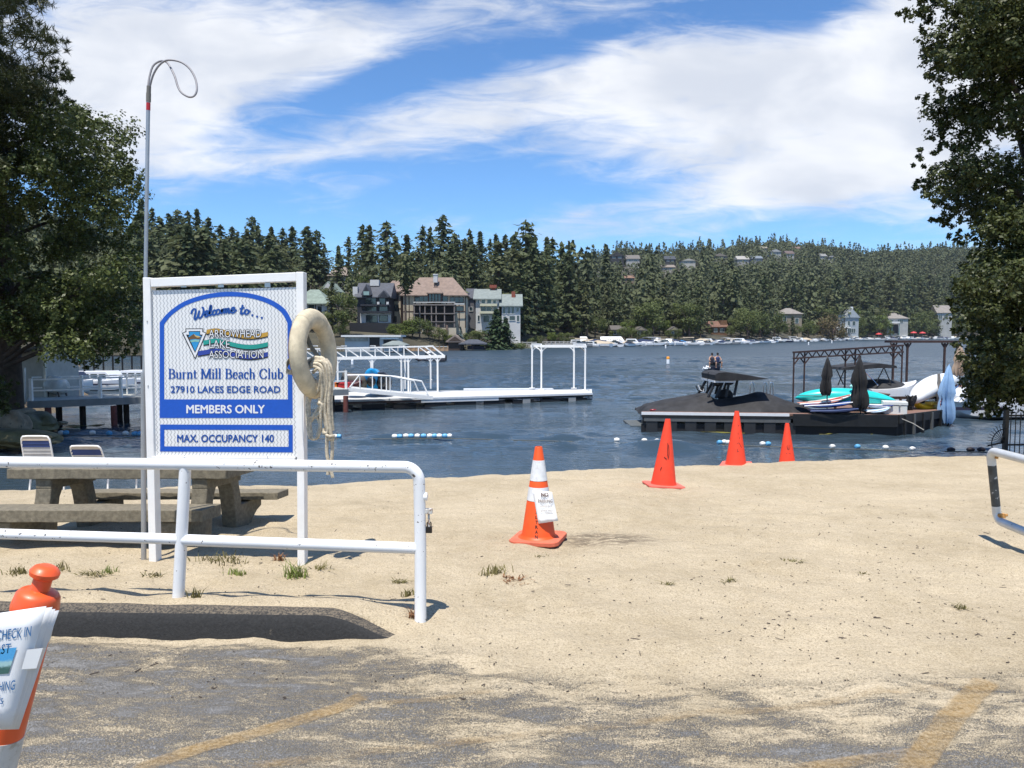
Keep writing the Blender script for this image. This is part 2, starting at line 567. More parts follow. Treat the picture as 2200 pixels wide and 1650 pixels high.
def make_ground():
    m = bpy.data.materials.new('sand_over_asphalt')
    m.use_nodes = True
    t = NT(m.node_tree)
    b = t.n['Principled BSDF']
    co = t.node('ShaderNodeTexCoord').outputs['Object']
    sa = t.node('ShaderNodeAttribute', attribute_name='sand').outputs['Fac']
    da = t.node('ShaderNodeAttribute', attribute_name='damp').outputs['Fac']
    ba = t.node('ShaderNodeAttribute', attribute_name='bank').outputs['Fac']
    streak = t.noise(t.mapping(co, (2.2, 6.5, 1), (0, 0, RAD(10))), 1.0, 8, 0.70, 0.5)
    grain = t.noise(co, 85, 3, 0.7)
    fine = t.noise(co, 260, 2, 0.6)
    big = t.noise(co, 0.9, 5, 0.55)
    mid = t.noise(co, 7, 6, 0.65)
    streak2 = t.noise(t.mapping(co, (5, 15, 1), (0, 0, RAD(14))), 1.0, 6, 0.7, 0.8)
    pr = t.m('ADD', sa, t.m('ADD', t.m('MULTIPLY', t.m('SUBTRACT', streak, 0.5), 3.0), t.m('MULTIPLY', t.m('SUBTRACT', streak2, 0.5), 1.3)))
    pr = t.m('MAXIMUM', pr, t.step(sa, 0.80, 0.99, 0.0, 1.15))
    gu = t.step(t.noise(co, 210, 3, 0.75), 0.33, 0.67)
    sf = t.step(t.m('SUBTRACT', pr, gu), -0.24, 0.24)
    # sand
    c = t.mix(t.step(big, 0.3, 0.7), (0.42, 0.345, 0.225), (0.555, 0.465, 0.32))
    c = t.mix(t.step(mid, 0.30, 0.75, 0.0, 0.5), c, (0.62, 0.525, 0.375))
    c = t.mix(t.step(grain, 0.33, 0.53, 0.66, 0.0), c, (0.24, 0.185, 0.12))
    c = t.mix(t.step(fine, 0.34, 0.5, 0.4, 0.0), c, (0.20, 0.15, 0.10))
    c = t.mix(t.step(fine, 0.56, 0.70, 0, 0.5), c, (0.72, 0.63, 0.48))
    vs = t.voro(co, 16)
    speck = t.m('MULTIPLY', t.step(vs.outputs['Distance'], 0.05, 0.13, 1.0, 0.0), t.step(t.noise(co, 9, 3, 0.6), 0.54, 0.62))
    c = t.mix(t.m('MULTIPLY', speck, 0.8), c, (0.06, 0.045, 0.035))
    vs2 = t.voro(t.mapping(co, (1.0, 2.2, 1), (0, 0, .5)), 27)
    sp2 = t.m('MULTIPLY', t.step(vs2.outputs['Distance'], 0.06, 0.19, 1.0, 0.0), t.step(t.noise(co, 3.5, 4, 0.6), 0.44, 0.58))
    c = t.mix(t.m('MULTIPLY', sp2, 0.75), c, (0.08, 0.06, 0.045))
    c = t.mix(t.m('MULTIPLY', t.m('MULTIPLY', da, 0.75), t.step(t.noise(t.mapping(co, (3, 11, 3)), 3, 6, 0.7), 0.38, 0.56)), c, (0.11, 0.085, 0.06))
    # asphalt
    ag = t.voro(co, 170)
    ac = t.mix(t.step(ag.outputs['Distance'], 0.1, 0.5), (0.31, 0.305, 0.295), (0.155, 0.153, 0.150))
    ac = t.mix(t.step(t.noise(co, 140, 2, 0.5), 0.60, 0.72), ac, (0.32, 0.29, 0.23))
    ac = t.mix(t.step(t.noise(co, 2.5, 4, 0.6), 0.3, 0.7, 0, 0.5), ac, (0.235, 0.23, 0.22))
    c = t.mix(sf, ac, c)
    # soil on the wooded banks
    soil = t.mix(t.step(mid, 0.3, 0.7), (0.06, 0.045, 0.03), (0.17, 0.13, 0.085))
    c = t.mix(ba, c, soil)
    t.put(b.inputs['Base Color'], c)
    b.inputs['Roughness'].default_value = 0.93
    b.inputs['Specular IOR Level'].default_value = 0.15
    lumps = t.noise(co, 17, 5, 0.65)
    h = t.m('ADD', t.m('MULTIPLY', lumps, 0.032), t.m('ADD', t.m('MULTIPLY', grain, 0.011), t.m('MULTIPLY', fine, 0.0022)))
    h = t.m('MULTIPLY', h, t.m('ADD', 0.25, t.m('MULTIPLY', sf, 0.75)))
    t.put(b.inputs['Normal'], t.bump(h, 0.9, 1.0))
    cx = VERT.reshape(ny, nx, 3)
    ctr = (cx[:-1, :-1] + cx[1:, 1:]) / 2
    yb = np.interp(ctr[..., 0], [-6, -0.9, -0.62, -0.4, 0, 1.0, 1.6, 2.4, 5], [4.36, 4.13, 3.98, 3.75, 3.55, 3.4, 3.42, 3.55, 3.6])
    lot = ctr[..., 1] < yb
    for nm, sel in (('parking_lot', lot), ('beach', ~lot)):
        q = QUAD[sel]
        used, inv = np.unique(q.ravel(), return_inverse=True)
        o = arrays_mesh(nm, VERT[used], inv.reshape(-1, 4), m, {'sand': sandv.ravel()[used], 'damp': damp.ravel()[used], 'bank': bankm.ravel()[used]})
        o.data.polygons.foreach_set('use_smooth', [True] * len(o.data.polygons))
        tag(o, kind='structure')


make_ground()

# ------------------------------------------------------------------ water
wm = bpy.data.materials.new('lake_water')
wm.use_nodes = True
t = NT(wm.node_tree)
b = t.n['Principled BSDF']
co = t.node('ShaderNodeTexCoord').outputs['Object']
b.inputs['Base Color'].default_value = (0.036, 0.058, 0.078, 1)
b.inputs['IOR'].default_value = 1.333
sepw = t.node('ShaderNodeSeparateXYZ')
t.l.new(co, sepw.inputs[0])
far = t.step(sepw.outputs[1], 16, 75)
t.put(b.inputs['Roughness'], t.step(sepw.outputs[1], 20, 160, 0.06, 0.34))
big = t.noise(t.mapping(co, (0.10, 0.30, 1), (0, 0, RAD(-6))), 1.0, 6, 0.62, 0.6)
rip = t.noise(t.mapping(co, (0.9, 2.4, 1), (0, 0, RAD(4))), 1.0, 5, 0.62, 0.8)
rip2 = t.noise(t.mapping(co, (3.0, 6.5, 1), (0, 0, RAD(-12))), 1.0, 3, 0.6, 0.4)
patch = t.step(t.noise(t.mapping(co, (0.05, 0.16, 1), (0, 0, RAD(3))), 1.0, 3, 0.5), 0.35, 0.65, 0.45, 1.15)
h = t.m('ADD', t.m('MULTIPLY', big, t.m('MULTIPLY', far, 0.30)),
        t.m('MULTIPLY', t.m('ADD', t.m('MULTIPLY', rip, t.m('ADD', 0.035, t.m('MULTIPLY', far, 0.10))), t.m('MULTIPLY', rip2, 0.040)), patch))
t.put(b.inputs['Normal'], t.bump(h, 1.0, 1.0))


def lake():
    ys = [12.0]
    while ys[-1] < 150:
        ys.append(ys[-1] + max(0.085, 0.0058 * ys[-1]))
    ys = np.array([6, 9] + ys + [170, 220, 300, 500, 1000, 2600])
    xs = np.concatenate([[-2500, -900, -400, -200, -110], np.arange(-70, -24, 0.8), np.arange(-24, 30, 0.13), np.arange(30, 80, 0.8), [110, 200, 400, 900, 2500]])
    X, Y = np.meshgrid(xs, ys)
    r = np.random.default_rng(5)
    Z = np.zeros_like(X)
    for k in range(34):
        lam = 0.42 * (9.0 ** r.random())
        a = RAD(90 + r.normal() * 30)
        kx, ky = 2 * PI / lam * math.cos(a), 2 * PI / lam * math.sin(a)
        Z += 0.034 * lam / (2 * PI) * np.sin(kx * X + ky * Y + r.random() * 6.28 + 1.6 * (fbm(X * .35 / lam + k, Y * .35 / lam, k, 2) - .5))
    cl = 0.25 + 1.15 * sst(0.32, 0.66, fbm(X * 0.07 + 3, Y * 0.20, 90, 3))
    sh = 0.35 + 0.65 * sst(17, 26, Y)
    edge = sst(150, 90, Y) * sst(72, 50, np.abs(X - 2)) * sst(11, 13, Y)
    Z = W + Z * cl * sh * edge * 1.35
    ii = np.arange(X.size).reshape(X.shape)
    q = np.stack([ii[:-1, :-1], ii[:-1, 1:], ii[1:, 1:], ii[1:, :-1]], -1).reshape(-1, 4)
    o = arrays_mesh('lake_water', np.stack([X, Y, Z], -1).reshape(-1, 3), q, wm, loc=(0, 0, W))
    o.data.polygons.foreach_set('use_smooth', [True] * len(o.data.polygons))
    tag(o, kind='structure')


lake()

# ------------------------------------------------------------------ far shore and hills
SHX = [-1400, 0, 300, 640, 900, 1000, 1100, 1240, 1300, 1350, 1600, 1700, 1900, 2080, 2300, 3600]
SHR = [95, 105, 125, 148, 158, 166, 188, 216, 222, 226, 282, 353, 490, 600, 650, 720]


def shore_r(x):
    return np.interp(x, SHX, SHR)


def hill(x, r):
    """height of the far terrain at photo column x and depth r"""
    x, r = np.asarray(x, float), np.asarray(r, float)
    d = r - shore_r(x)
    k = sst(1190, 1290, x)
    sl = np.interp(x, [-1400, 300, 640, 760, 1190, 1290], [0.22, 0.22, 0.19, 0.155, 0.15, 0.10])
    dm = np.interp(x, [300, 900, 1200], [150, 130, 95])
    left = np.minimum(d, dm) * sl + np.clip(d - dm, 0, 60) * sl * 0.3
    crest = np.interp(x, [1240, 1330, 1420, 1560, 1680, 1760, 1850, 2000, 2300, 3600], [76, 92, 90, 96, 104, 99, 93, 99, 104, 110])
    right = crest * sst(-0.12, 1.0, d / (940 - shore_r(x)) * 0.93) - crest * 0.035
    z = W + np.clip(d / 3, -2, 1) * 1.7 + np.where(d > 0, left * (1 - k) + np.maximum(right, 0) * k, 0)
    return z + np.where(d > 30, 4.0 * (fbm(x * 0.012, r * 0.015, 61, 3) - 0.5), 0)


hx = np.concatenate([np.arange(-1400, 0, 100), np.arange(0, 2300, 24), np.arange(2300, 3700, 100)]).astype(float)
hd = np.array([-12, -2, 0, 1.5, 3, 8, 15, 25, 40, 60, 80, 100, 125, 150, 180, 220, 270, 330, 400, 470, 540, 610, 680, 750, 830, 1000, 1400], float)
HX, HD = np.meshgrid(hx, hd)
HR = shore_r(HX) + HD
HZ = hill(HX, HR)
v = np.stack([(HX - 1100) / FPX * HR, HR, HZ], -1).reshape(-1, 3)
ii = np.arange(len(hx) * len(hd)).reshape(len(hd), len(hx))
q = np.stack([ii[:-1, :-1], ii[:-1, 1:], ii[1:, 1:], ii[1:, :-1]], -1).reshape(-1, 4)
hm = mat('forest_floor', (0.055, 0.05, 0.032), 0.95, var=0.5, vscale=0.12)
o = arrays_mesh('wooded_hills', v, q, hm)
o.data.polygons.foreach_set('use_smooth', [True] * len(o.data.polygons))
tag(o, kind='structure')


def hillz(x, r):
    return float(hill(np.array([x]), np.array([r]))[0])


# ------------------------------------------------------------------ kerb of asphalt and the painted lines
def kerb():
    m = mat('kerb_asphalt', (0.022, 0.022, 0.022), 0.92, var=0.35, vscale=60, bump=0.006, bscale=90, dirt=((0.30, 0.25, 0.17), 7, 0.62, 0.85))
    t = NT(m.node_tree)
    b = t.n['Principled BSDF']
    old = b.inputs['Base Color'].links[0].from_socket
    geo = t.node('ShaderNodeNewGeometry')
    sp = t.node('ShaderNodeSeparateXYZ')
    t.l.new(geo.outputs['True Normal'], sp.inputs[0])
    co = t.node('ShaderNodeTexCoord').outputs['Object']
    dust = t.m('MULTIPLY', t.step(sp.outputs[2], 0.80, 0.99), t.step(t.noise(co, 70, 5, 0.7), 0.42, 0.58, 0.05, 0.42))
    t.put(b.inputs['Base Color'], t.mix(dust, old, (0.36, 0.29, 0.20)))
    mb = MB()
    rows = []
    xs = np.concatenate([np.arange(-7, -1.2, 0.08), np.arange(-1.2, -0.49, 0.03)])
    prof = [(-0.01, -0.03), (-0.002, 0.012), (0.012, 0.060), (0.026, 0.094), (0.048, 0.116), (0.085, 0.127), (0.13, 0.130), (0.165, 0.124), (0.20, 0.08), (0.215, -0.05)]
    for x in xs:
        k = float(1 - sst(-1.04, -0.54, x))
        yc = 4.065 - 0.045 * (x + 0.7)
        row = []
        for i, (py, pz) in enumerate(prof):
            n = 0.016 * (float(fbm(np.array([x * 5 + i * 1.7]), np.array([i * 0.9]), 3)[0]) - 0.5)
            row.append((x + (0.05 * (1 - k) if pz > 0.05 else 0), yc + py * (0.45 + 0.55 * k) - 0.03 * (1 - k), pz * k + n - (1 - k) * 0.02))
        rows.append(row)
    mb.grid(rows, caps=True)
    tag(mb.build('kerb', m, smooth=60), kind='structure')


kerb()


def painted_lines():
    m = bpy.data.materials.new('worn_yellow_paint')
    m.use_nodes = True
    t = NT(m.node_tree)
    b = t.n['Principled BSDF']
    co = t.node('ShaderNodeTexCoord').outputs['Object']
    n = t.noise(co, 60, 5, 0.75)
    n2 = t.noise(t.mapping(co, (3, 8, 1)), 1.2, 5, 0.7)
    t.put(b.inputs['Base Color'], t.mix(t.step(n, 0.42, 0.60), (0.36, 0.225, 0.075), (0.40, 0.30, 0.17)))
    b.inputs['Roughness'].default_value = 0.9
    wear = t.node('ShaderNodeAttribute', attribute_name='wear').outputs['Fac']
    a = t.step(t.m('ADD', t.m('ADD', t.m('MULTIPLY', n, 0.45), t.m('MULTIPLY', n2, 0.55)), wear), 0.36, 0.70, 0.0, 0.72)
    t.put(b.inputs['Alpha'], a)
    lines = [
        ([(270, 1690), (310, 1650), (430, 1608), (530, 1580), (650, 1545), (725, 1521), (800, 1487)], 0.10, 0.02),
        ([(725, 1521), (925, 1503), (1000, 1491), (1080, 1480)], 0.06, -0.08),
        ([(380, 1668), (700, 1627), (850, 1610), (1100, 1584), (1300, 1560), (1450, 1541), (1750, 1514), (1850, 1500), (2000, 1483), (2110, 1472)], 0.07, -0.06),
        ([(1905, 1720), (1965, 1648), (2040, 1552), (2080, 1505), (2125, 1462)], 0.125, 0.05),
        ([(1640, 1668), (1800, 1644), (1985, 1618)], 0.08, 0.0),
    ]
    for k, (px, wd, wear) in enumerate(lines):
        pts = [G(x, y, 0) for x, y in px]
        dense = []
        for a, b2 in zip(pts[:-1], pts[1:]):
            n = max(2, int((b2 - a).length / 0.05))
            dense += [a.lerp(b2, i / n) for i in range(n)]
        dense.append(pts[-1])
        V, Q, A = [], [], []
        for i, p in enumerate(dense):
            d = (dense[min(i + 1, len(dense) - 1)] - dense[max(i - 1, 0)]).normalized()
            nn = Vector((-d.y, d.x, 0))
            for s, ew in ((-1.15, -.30), (-.75, 0), (0, .02), (.75, 0), (1.15, -.30)):
                c = p + nn * s * wd / 2
                V.append((c.x, c.y, hz(c.x, c.y) + 0.004 + 0.0015 * k))
                A.append(wear + ew - (.25 if i in (0, len(dense) - 1) else 0))
            if i:
                j = 5 * i
                Q += [(j - 5 + q, j + q, j + 1 + q, j - 4 + q) for q in range(4)]
        o = arrays_mesh('painted_line', V, Q, m, {'wear': A})
        tag(o, kind='structure')


painted_lines()


# ================================================================== LETTERING
def text_shape(s, bold=0.0):
    cu = bpy.data.curves.new('lettering', 'FONT')
    cu.body = s
    cu.offset = bold
    cu.resolution_u = 3
    o = bpy.data.objects.new('lettering', cu)
    COL.objects.link(o)
    dg = bpy.context.evaluated_depsgraph_get()
    ev = o.evaluated_get(dg)
    me = ev.to_mesh()
    v = np.array([tuple(p.co) for p in me.vertices])[:, :2]
    f = [tuple(p.vertices) for p in me.polygons]
    ev.to_mesh_clear()
    bpy.data.objects.remove(o)
    bpy.data.curves.remove(cu)
    return v, f


def put_bold(mb, s, rect, fn, step=0.35):
    for k, (dx, dy) in enumerate(((0, 0), (step, 0), (-step, 0), (0, step), (0, -step))):
        put_text(mb, s, (rect[0] + dx, rect[1] + dy, rect[2] + dx, rect[3] + dy), lambda x, y, k=k: fn(x, y) + Vector((0, -0.00008 * k, 0)))


def put_text(mb, s, rect, fn, bold=0.0, shear=0.0):
    """rect in photo pixels x0, y0(top), x1, y1(bottom); fn(px, py) gives a world point"""
    v, f = text_shape(s, bold)
    lo, hi = v.min(0), v.max(0)
    n = (v - lo) / (hi - lo)
    x0, y0, x1, y1 = rect
    pts = [fn(x0 + (x1 - x0) * a + shear * b * (y1 - y0), y1 + (y0 - y1) * b) for a, b in n]
    mb.add(pts, f)


def ribbon(mb, pts, wf, fn, n=0):
    """stroke of varying width through pixel points"""
    p = np.array(pts, float)
    k = len(p)
    vs = []
    closed = np.hypot(*(p[0] - p[-1])) < 1e-6
    for i in range(k):
        if closed and i in (0, k - 1):
            a, c = p[k - 2], p[1]
        else:
            a, c = p[max(i - 1, 0)], p[min(i + 1, k - 1)]
        d = (c - a) / max(1e-9, np.hypot(*(c - a)))
        h = wf(d) / 2
        nn = np.array([-d[1], d[0]])
        for s in (-1, 1):
            vs.append(fn(*(p[i] + nn * s * h)))
    mb.add(vs, [(2 * i, 2 * i + 1, 2 * i + 3, 2 * i + 2) for i in range(k - 1)])


def smooth_path(pts, n=4):
    """Catmull-Rom through points of any dimension"""
    p = [np.array(q, float) for q in pts]
    o = []
    for i in range(len(p) - 1):
        a, b, c, d = p[max(i - 1, 0)], p[i], p[i + 1], p[min(i + 2, len(p) - 1)]
        for k in range(n):
            u = k / n
            o.append(0.5 * (2 * b + (c - a) * u + (2 * a - 5 * b + 4 * c - d) * u * u + (3 * b - a - 3 * c + d) * u ** 3))
    o.append(p[-1])
    return o


def arc(cx, cy, rx, ry, a0, a1, n=10):
    return [(cx + rx * math.cos(RAD(a0 + (a1 - a0) * i / n)), cy + ry * math.sin(RAD(a0 + (a1 - a0) * i / n))) for i in range(n + 1)]


# serif roman letters as pen strokes: unit cap height, y up; (advance, strokes, feet)
def _stem(x, top, bot=0.0):
    return [(x, bot), (x, top)]


SERIF = {
    'B': (0.68, [_stem(.17, 1), [(.17, .97)] + arc(.34, .74, .20, .22, 90, -90) + [(.17, .52)], [(.17, .52)] + arc(.36, .27, .24, .245, 90, -90) + [(.17, .03)]], [(.14, 0, .2), (.14, 1, .2)]),
    'M': (0.98, [_stem(.14, 1), [(.16, 1), (.47, .05)], [(.47, .05), (.80, 1)], _stem(.82, 1)], [(.13, 0, .24), (.1, 1, .16), (.83, 0, .26), (.86, 1, .18)]),
    'C': (0.78, [[(.70, .70)] + arc(.42, .5, .32, .49, 38, 322, 18) + [(.70, .24)]], []),
    'u': (0.56, [_stem(.13, .64, .16), arc(.27, .17, .14, .15, 180, 340), _stem(.42, .64, 0)], [(.09, .63, .12), (.38, .63, .12), (.46, .02, .12)]),
    'r': (0.42, [_stem(.13, .64), arc(.27, .48, .14, .14, 180, 60)], [(.13, 0, .22), (.09, .63, .12)]),
    'n': (0.58, [_stem(.13, .64), arc(.28, .46, .15, .17, 180, 0) + [(.43, 0)]], [(.13, 0, .20), (.43, 0, .20), (.09, .63, .12)]),
    't': (0.36, [[(.14, .86), (.14, .12), (.20, .03), (.32, .08)], [(.02, .63), (.32, .63)]], []),
    'i': (0.29, [_stem(.14, .64), [(.14, .82), (.14, .95)]], [(.14, 0, .22), (.10, .63, .12)]),
    'l': (0.29, [_stem(.14, 1.04)], [(.14, 0, .22), (.10, 1.03, .12)]),
    'e': (0.50, [[(.10, .36), (.42, .37), (.41, .47)] + arc(.26, .33, .17, .32, 30, 320, 14)], []),
    'a': (0.50, [[(.09, .50)] + arc(.23, .46, .14, .18, 150, 0) + [(.37, .10), (.46, .04)], [(.36, .38)] + arc(.22, .17, .14, .17, 90, 300)], []),
    'c': (0.47, [[(.41, .48)] + arc(.26, .32, .18, .33, 40, 315, 14)], []),
    'h': (0.58, [_stem(.13, 1.04), arc(.28, .46, .15, .17, 180, 0) + [(.43, 0)]], [(.13, 0, .20), (.43, 0, .20), (.09, 1.03, .12)]),
    'b': (0.56, [_stem(.13, 1.04), [(.13, .50)] + arc(.29, .32, .18, .32, 130, -130, 12) + [(.13, .12)]], [(.09, 1.03, .12)]),
    ' ': (0.30, [], []),
}


def serif_text(mb, s, rect, fn):
    tot = sum(SERIF[c][0] for c in s)
    x0, y0, x1, y1 = rect
    sx, sy = (x1 - x0) / tot, (y1 - y0)
    pen = lambda d: 0.062 * sy + 0.115 * sy * abs(d[1])
    x = 0
    k = 0
    for c in s:
        adv, strokes, feet = SERIF[c]
        for st in strokes + [[(fx - w / 2, fy), (fx + w / 2, fy)] for fx, fy, w in feet]:
            k += 1
            ribbon(mb, [(x0 + (x + a) * sx, y1 - bb * sy) for a, bb in st], pen, lambda px, py, k=k: fn(px, py) + Vector((0, -0.00006 * (k % 9), 0)))
        x += adv


# ================================================================== WELCOME SIGN
def sign():
    blue = mat('sign_blue', (0.012, 0.095, 0.50), 0.35, var=0.06, vscale=40)
    navy = mat('sign_letter_blue', (0.010, 0.075, 0.33), 0.4, var=0.05)
    black = mat('sign_black', (0.01, 0.01, 0.012), 0.45)
    lw = mat('sign_white', (0.80, 0.80, 0.80), 0.4, var=0.02)
    pm = bpy.data.materials.new('reflective_sheeting')
    pm.use_nodes = True
    t = NT(pm.node_tree)
    b = t.n['Principled BSDF']
    co = t.node('ShaderNodeTexCoord').outputs['Object']
    sp = t.node('ShaderNodeSeparateXYZ')
    t.l.new(co, sp.inputs[0])
    zig = t.m('PINGPONG', sp.outputs[2], 0.0185)
    ph = t.m('FRACT', t.m('DIVIDE', t.m('ADD', t.m('ADD', sp.outputs[0], 50.0), t.m('MULTIPLY', zig, 0.62)), 0.0255))
    ln = t.m('MULTIPLY', t.step(ph, 0.50, 0.60), t.step(ph, 0.80, 0.90, 1, 0))
    t.put(b.inputs['Base Color'], t.mix(t.m('MULTIPLY', ln, 0.8), (0.82, 0.82, 0.80), (0.42, 0.43, 0.44)))
    b.inputs['Roughness'].default_value = 0.4
    base = G(485, 1210, 0)
    root = thing('welcome_sign', 'white framed welcome sign board with blue lettering on two posts behind the railing', 'sign', (base.x, 5.58, hz(base.x, 5.58)))
    Yp = 5.534
    fn = lambda off: (lambda x, y: P(x, y, Yp - off))
    f = MB()
    lb, lt = P(325, 1215, 5.555), P(312, 597, 5.555)
    rb, rt = P(643, 1212, 5.555), P(641, 585, 5.555)
    wd, dp = 0.053, 0.092
    post = MB()
    for a, c, k in ((lb, lt, 1), (rb, rt, 0)):
        q = MB()
        x0, x1 = (c.x, a.x) if 1 else (0, 0)
        zb = hz(a.x, 5.58) - 0.25
        vs = []
        for (xx, zz) in ((x1, zb), (x0, c.z)):
            w0 = xx if k else xx - 0.006
            for yy in (5.515, 5.515 + dp):
                vs += [(w0, yy, zz), (w0 + wd, yy, zz)]
        q.add(vs, [(0, 1, 5, 4), (1, 3, 7, 5), (3, 2, 6, 7), (2, 0, 4, 6), (4, 5, 7, 6), (0, 2, 3, 1)])
        q.build('post', WHITE, root, bevel=0.004)
    tb = MB()
    tb.beam(Vector((lt.x + 0.054, 5.560, lt.z - 0.036)), Vector((rt.x - 0.007, 5.560, rt.z - 0.034)), 0.088, 0.062)
    tb.build('top_rail', WHITE, root, bevel=0.004)
    bb = MB()
    a, c = P(331, 986, 5.555), P(637, 988, 5.555)
    bb.beam(Vector((lb.x + 0.044, 5.556, a.z)), Vector((rb.x - 0.007, 5.556, c.z)), 0.086, 0.05)
    bb.build('bottom_rail', WHITE, root, bevel=0.004)
    # batten seen through the slot under the top rail
    for x in (395, 475, 575):
        c = P(x, 613, Yp)
        sl = MB()
        sl.ab((c.x - .02, Yp - 0.004, c.z - 0.014), (c.x + .02, Yp + 0.002, c.z + 0.02))
        sl.build('clip', STEEL, root)
    pa = MB()
    c0, c1, c2, c3 = P(330, 980, Yp), P(638, 982, Yp), P(637, 617, Yp), P(327, 624, Yp)
    pa.add([c0, c1, c2, c3] + [p + Vector((0, 0.012, 0)) for p in (c0, c1, c2, c3)], [(0, 1, 2, 3), (7, 6, 5, 4), (0, 4, 5, 1), (1, 5, 6, 2), (2, 6, 7, 3), (3, 7, 4, 0)])
    panel = pa.build('panel', pm, root)
    # border: arch + members band
    o_ = [(343, 898)] + [(343, 693)] + smooth_path([(343, 693), (362, 671), (395, 648), (440, 633), (487, 627), (535, 630), (580, 643), (612, 664), (627, 690)], 4)[1:] + [(629, 898)]
    i_ = [(353, 858)] + [(352.5, 697)] + smooth_path([(352.5, 697), (369, 677), (400, 656), (443, 642), (487, 637), (533, 639.5), (575, 652), (604, 671), (617.5, 694)], 4)[1:] + [(618.5, 858)]
    mb = MB()
    g = fn(0.0015)
    vs = [g(*p) for p in o_] + [g(*p) for p in i_]
    n = len(o_)
    mb.add(vs, [(i, i + 1, n + i + 1, n + i) for i in range(n - 1)] + [(n - 1, 0, n, 2 * n - 1)])
    vs = [g(x, y) for x, y in ((344, 912), (629, 913), (629, 972), (344, 970))] + [g(x, y) for x, y in ((353, 923), (620, 924), (620, 960), (353, 959))]
    mb.add(vs, [(i, (i + 1) % 4, 4 + (i + 1) % 4, 4 + i) for i in range(4)])
    mb.build('border', blue, panel)
    # words
    mb = MB()
    put_bold(mb, '27910 LAKES EDGE ROAD', (367, 829.8, 602, 843.8), fn(0.0022), .5)
    mb.build('lettering', navy, panel)
    mb = MB()
    put_bold(mb, 'MAX. OCCUPANCY 140', (381, 934.3, 588, 949.7), fn(0.0022), .6)
    mb.build('lettering', navy, panel)
    mb = MB()
    serif_text(mb, 'Burnt Mill Beach Club', (361, 792.5, 609, 813.5), fn(0.0022))
    mb.build('lettering', navy, panel)
    mb = MB()
    put_bold(mb, 'MEMBERS ONLY', (401, 870.4, 568.5, 887.6), fn(0.0030), .7)
    mb.build('lettering', lw, panel)
    mb = MB()
    Z = lambda X, Y_: (290 + X / 4.68, 440 + Y_ / 4.68)
    strokes = [
        [(566, 1098), (572, 1070), (590, 1048), (610, 1052), (607, 1090), (598, 1130), (604, 1154), (622, 1138), (638, 1098), (648, 1062)],
        [(646, 1066), (638, 1105), (641, 1134), (657, 1138), (678, 1108), (690, 1066), (684, 1036), (668, 1032)],
        [(700, 1108), (722, 1096), (734, 1078), (724, 1064), (708, 1078), (700, 1104), (711, 1126), (730, 1118), (744, 1098)],
        [(744, 1098), (762, 1062), (768, 1022), (760, 1012), (750, 1050), (746, 1092), (753, 1114), (772, 1100)],
        [(812, 1066), (798, 1058), (783, 1076), (780, 1098), (793, 1109), (814, 1094)],
        [(838, 1051), (822, 1060), (816, 1086), (830, 1101), (848, 1089), (854, 1063), (838, 1051)],
        [(868, 1100), (876, 1048), (873, 1078), (890, 1048), (900, 1054), (892, 1096)],
        [(894, 1084), (911, 1046), (921, 1052), (914, 1092)],
        [(916, 1080), (934, 1042), (946, 1049), (938, 1080), (948, 1088), (962, 1074)],
        [(966, 1068), (990, 1057), (1000, 1040), (988, 1030), (973, 1045), (967, 1070), (978, 1088), (1000, 1078), (1022, 1054)],
        [(1084, 1006), (1072, 1048), (1064, 1086), (1073, 1100), (1093, 1084)],
        [(1052, 1046), (1103, 1034)],
        [(1125, 1054), (1108, 1063), (1102, 1086), (1118, 1101), (1138, 1089), (1143, 1066), (1125, 1054)],
        [(1140, 1062), (1150, 1072), (1164, 1068)],
    ]
    for k, s in enumerate(strokes):
        pts = [Z(*q) for q in (smooth_path(s, 3) if len(s) > 2 else s)]
        ribbon(mb, pts, lambda d: 3.1 + 1.3 * abs(d[1]), fn(0.0022 + 0.0001 * (k % 8)))
    for x, y in ((1180, 1110), (1228, 1124), (1276, 1136)):
        cx, cy = Z(x, y)
        mb.add([fn(0.0022)(cx + 2.5 * math.cos(a), cy + 2.5 * math.sin(a)) for a in np.linspace(0, 2 * PI, 11)[:-1]], [tuple(range(9, -1, -1))])
    mb.build('lettering', navy, panel)
    # association emblem: pointed badge, three waving ribbons, three words
    L = lambda X, Y_: (370 + X / 8.148, 680 + Y_ / 8.148)

    def poly(name, pts, m, off, z=True):
        q = MB()
        q.add([fn(off)(*L(*p)) for p in pts], [tuple(range(len(pts)))])
        return q.build(name, m, panel)
    poly('emblem', [(170, 290), (235, 260), (230, 210), (545, 208), (540, 260), (605, 285), (400, 755)], black, 0.0020)
    poly('emblem', [(190, 292), (252, 272), (245, 224), (530, 222), (525, 272), (585, 290), (400, 722)], lw, 0.0023)
    poly('emblem', [(240, 315), (295, 318), (285, 255), (492, 253), (488, 315), (535, 315), (400, 640)], black, 0.0026)
    poly('emblem', [(285, 345), (300, 330), (300, 268), (480, 266), (480, 330), (515, 345), (400, 610)], mat('sign_sky_blue', (0.03, 0.30, 0.62), 0.4), 0.0029)
    poly('emblem', [(283, 370), (330, 335), (378, 305), (420, 335), (455, 340), (505, 360), (478, 402), (400, 392), (300, 404)], mat('sign_brown', (0.16, 0.085, 0.03), 0.5), 0.0032)
    poly('emblem', [(378, 305), (420, 335), (455, 340), (500, 358), (440, 372), (400, 345)], mat('sign_tan', (0.62, 0.45, 0.16), 0.5), 0.0034)
    poly('emblem', [(308, 424), (400, 402), (482, 408), (462, 448), (400, 440), (330, 452)], mat('sign_pale_teal', (0.25, 0.52, 0.45), 0.4), 0.0034)

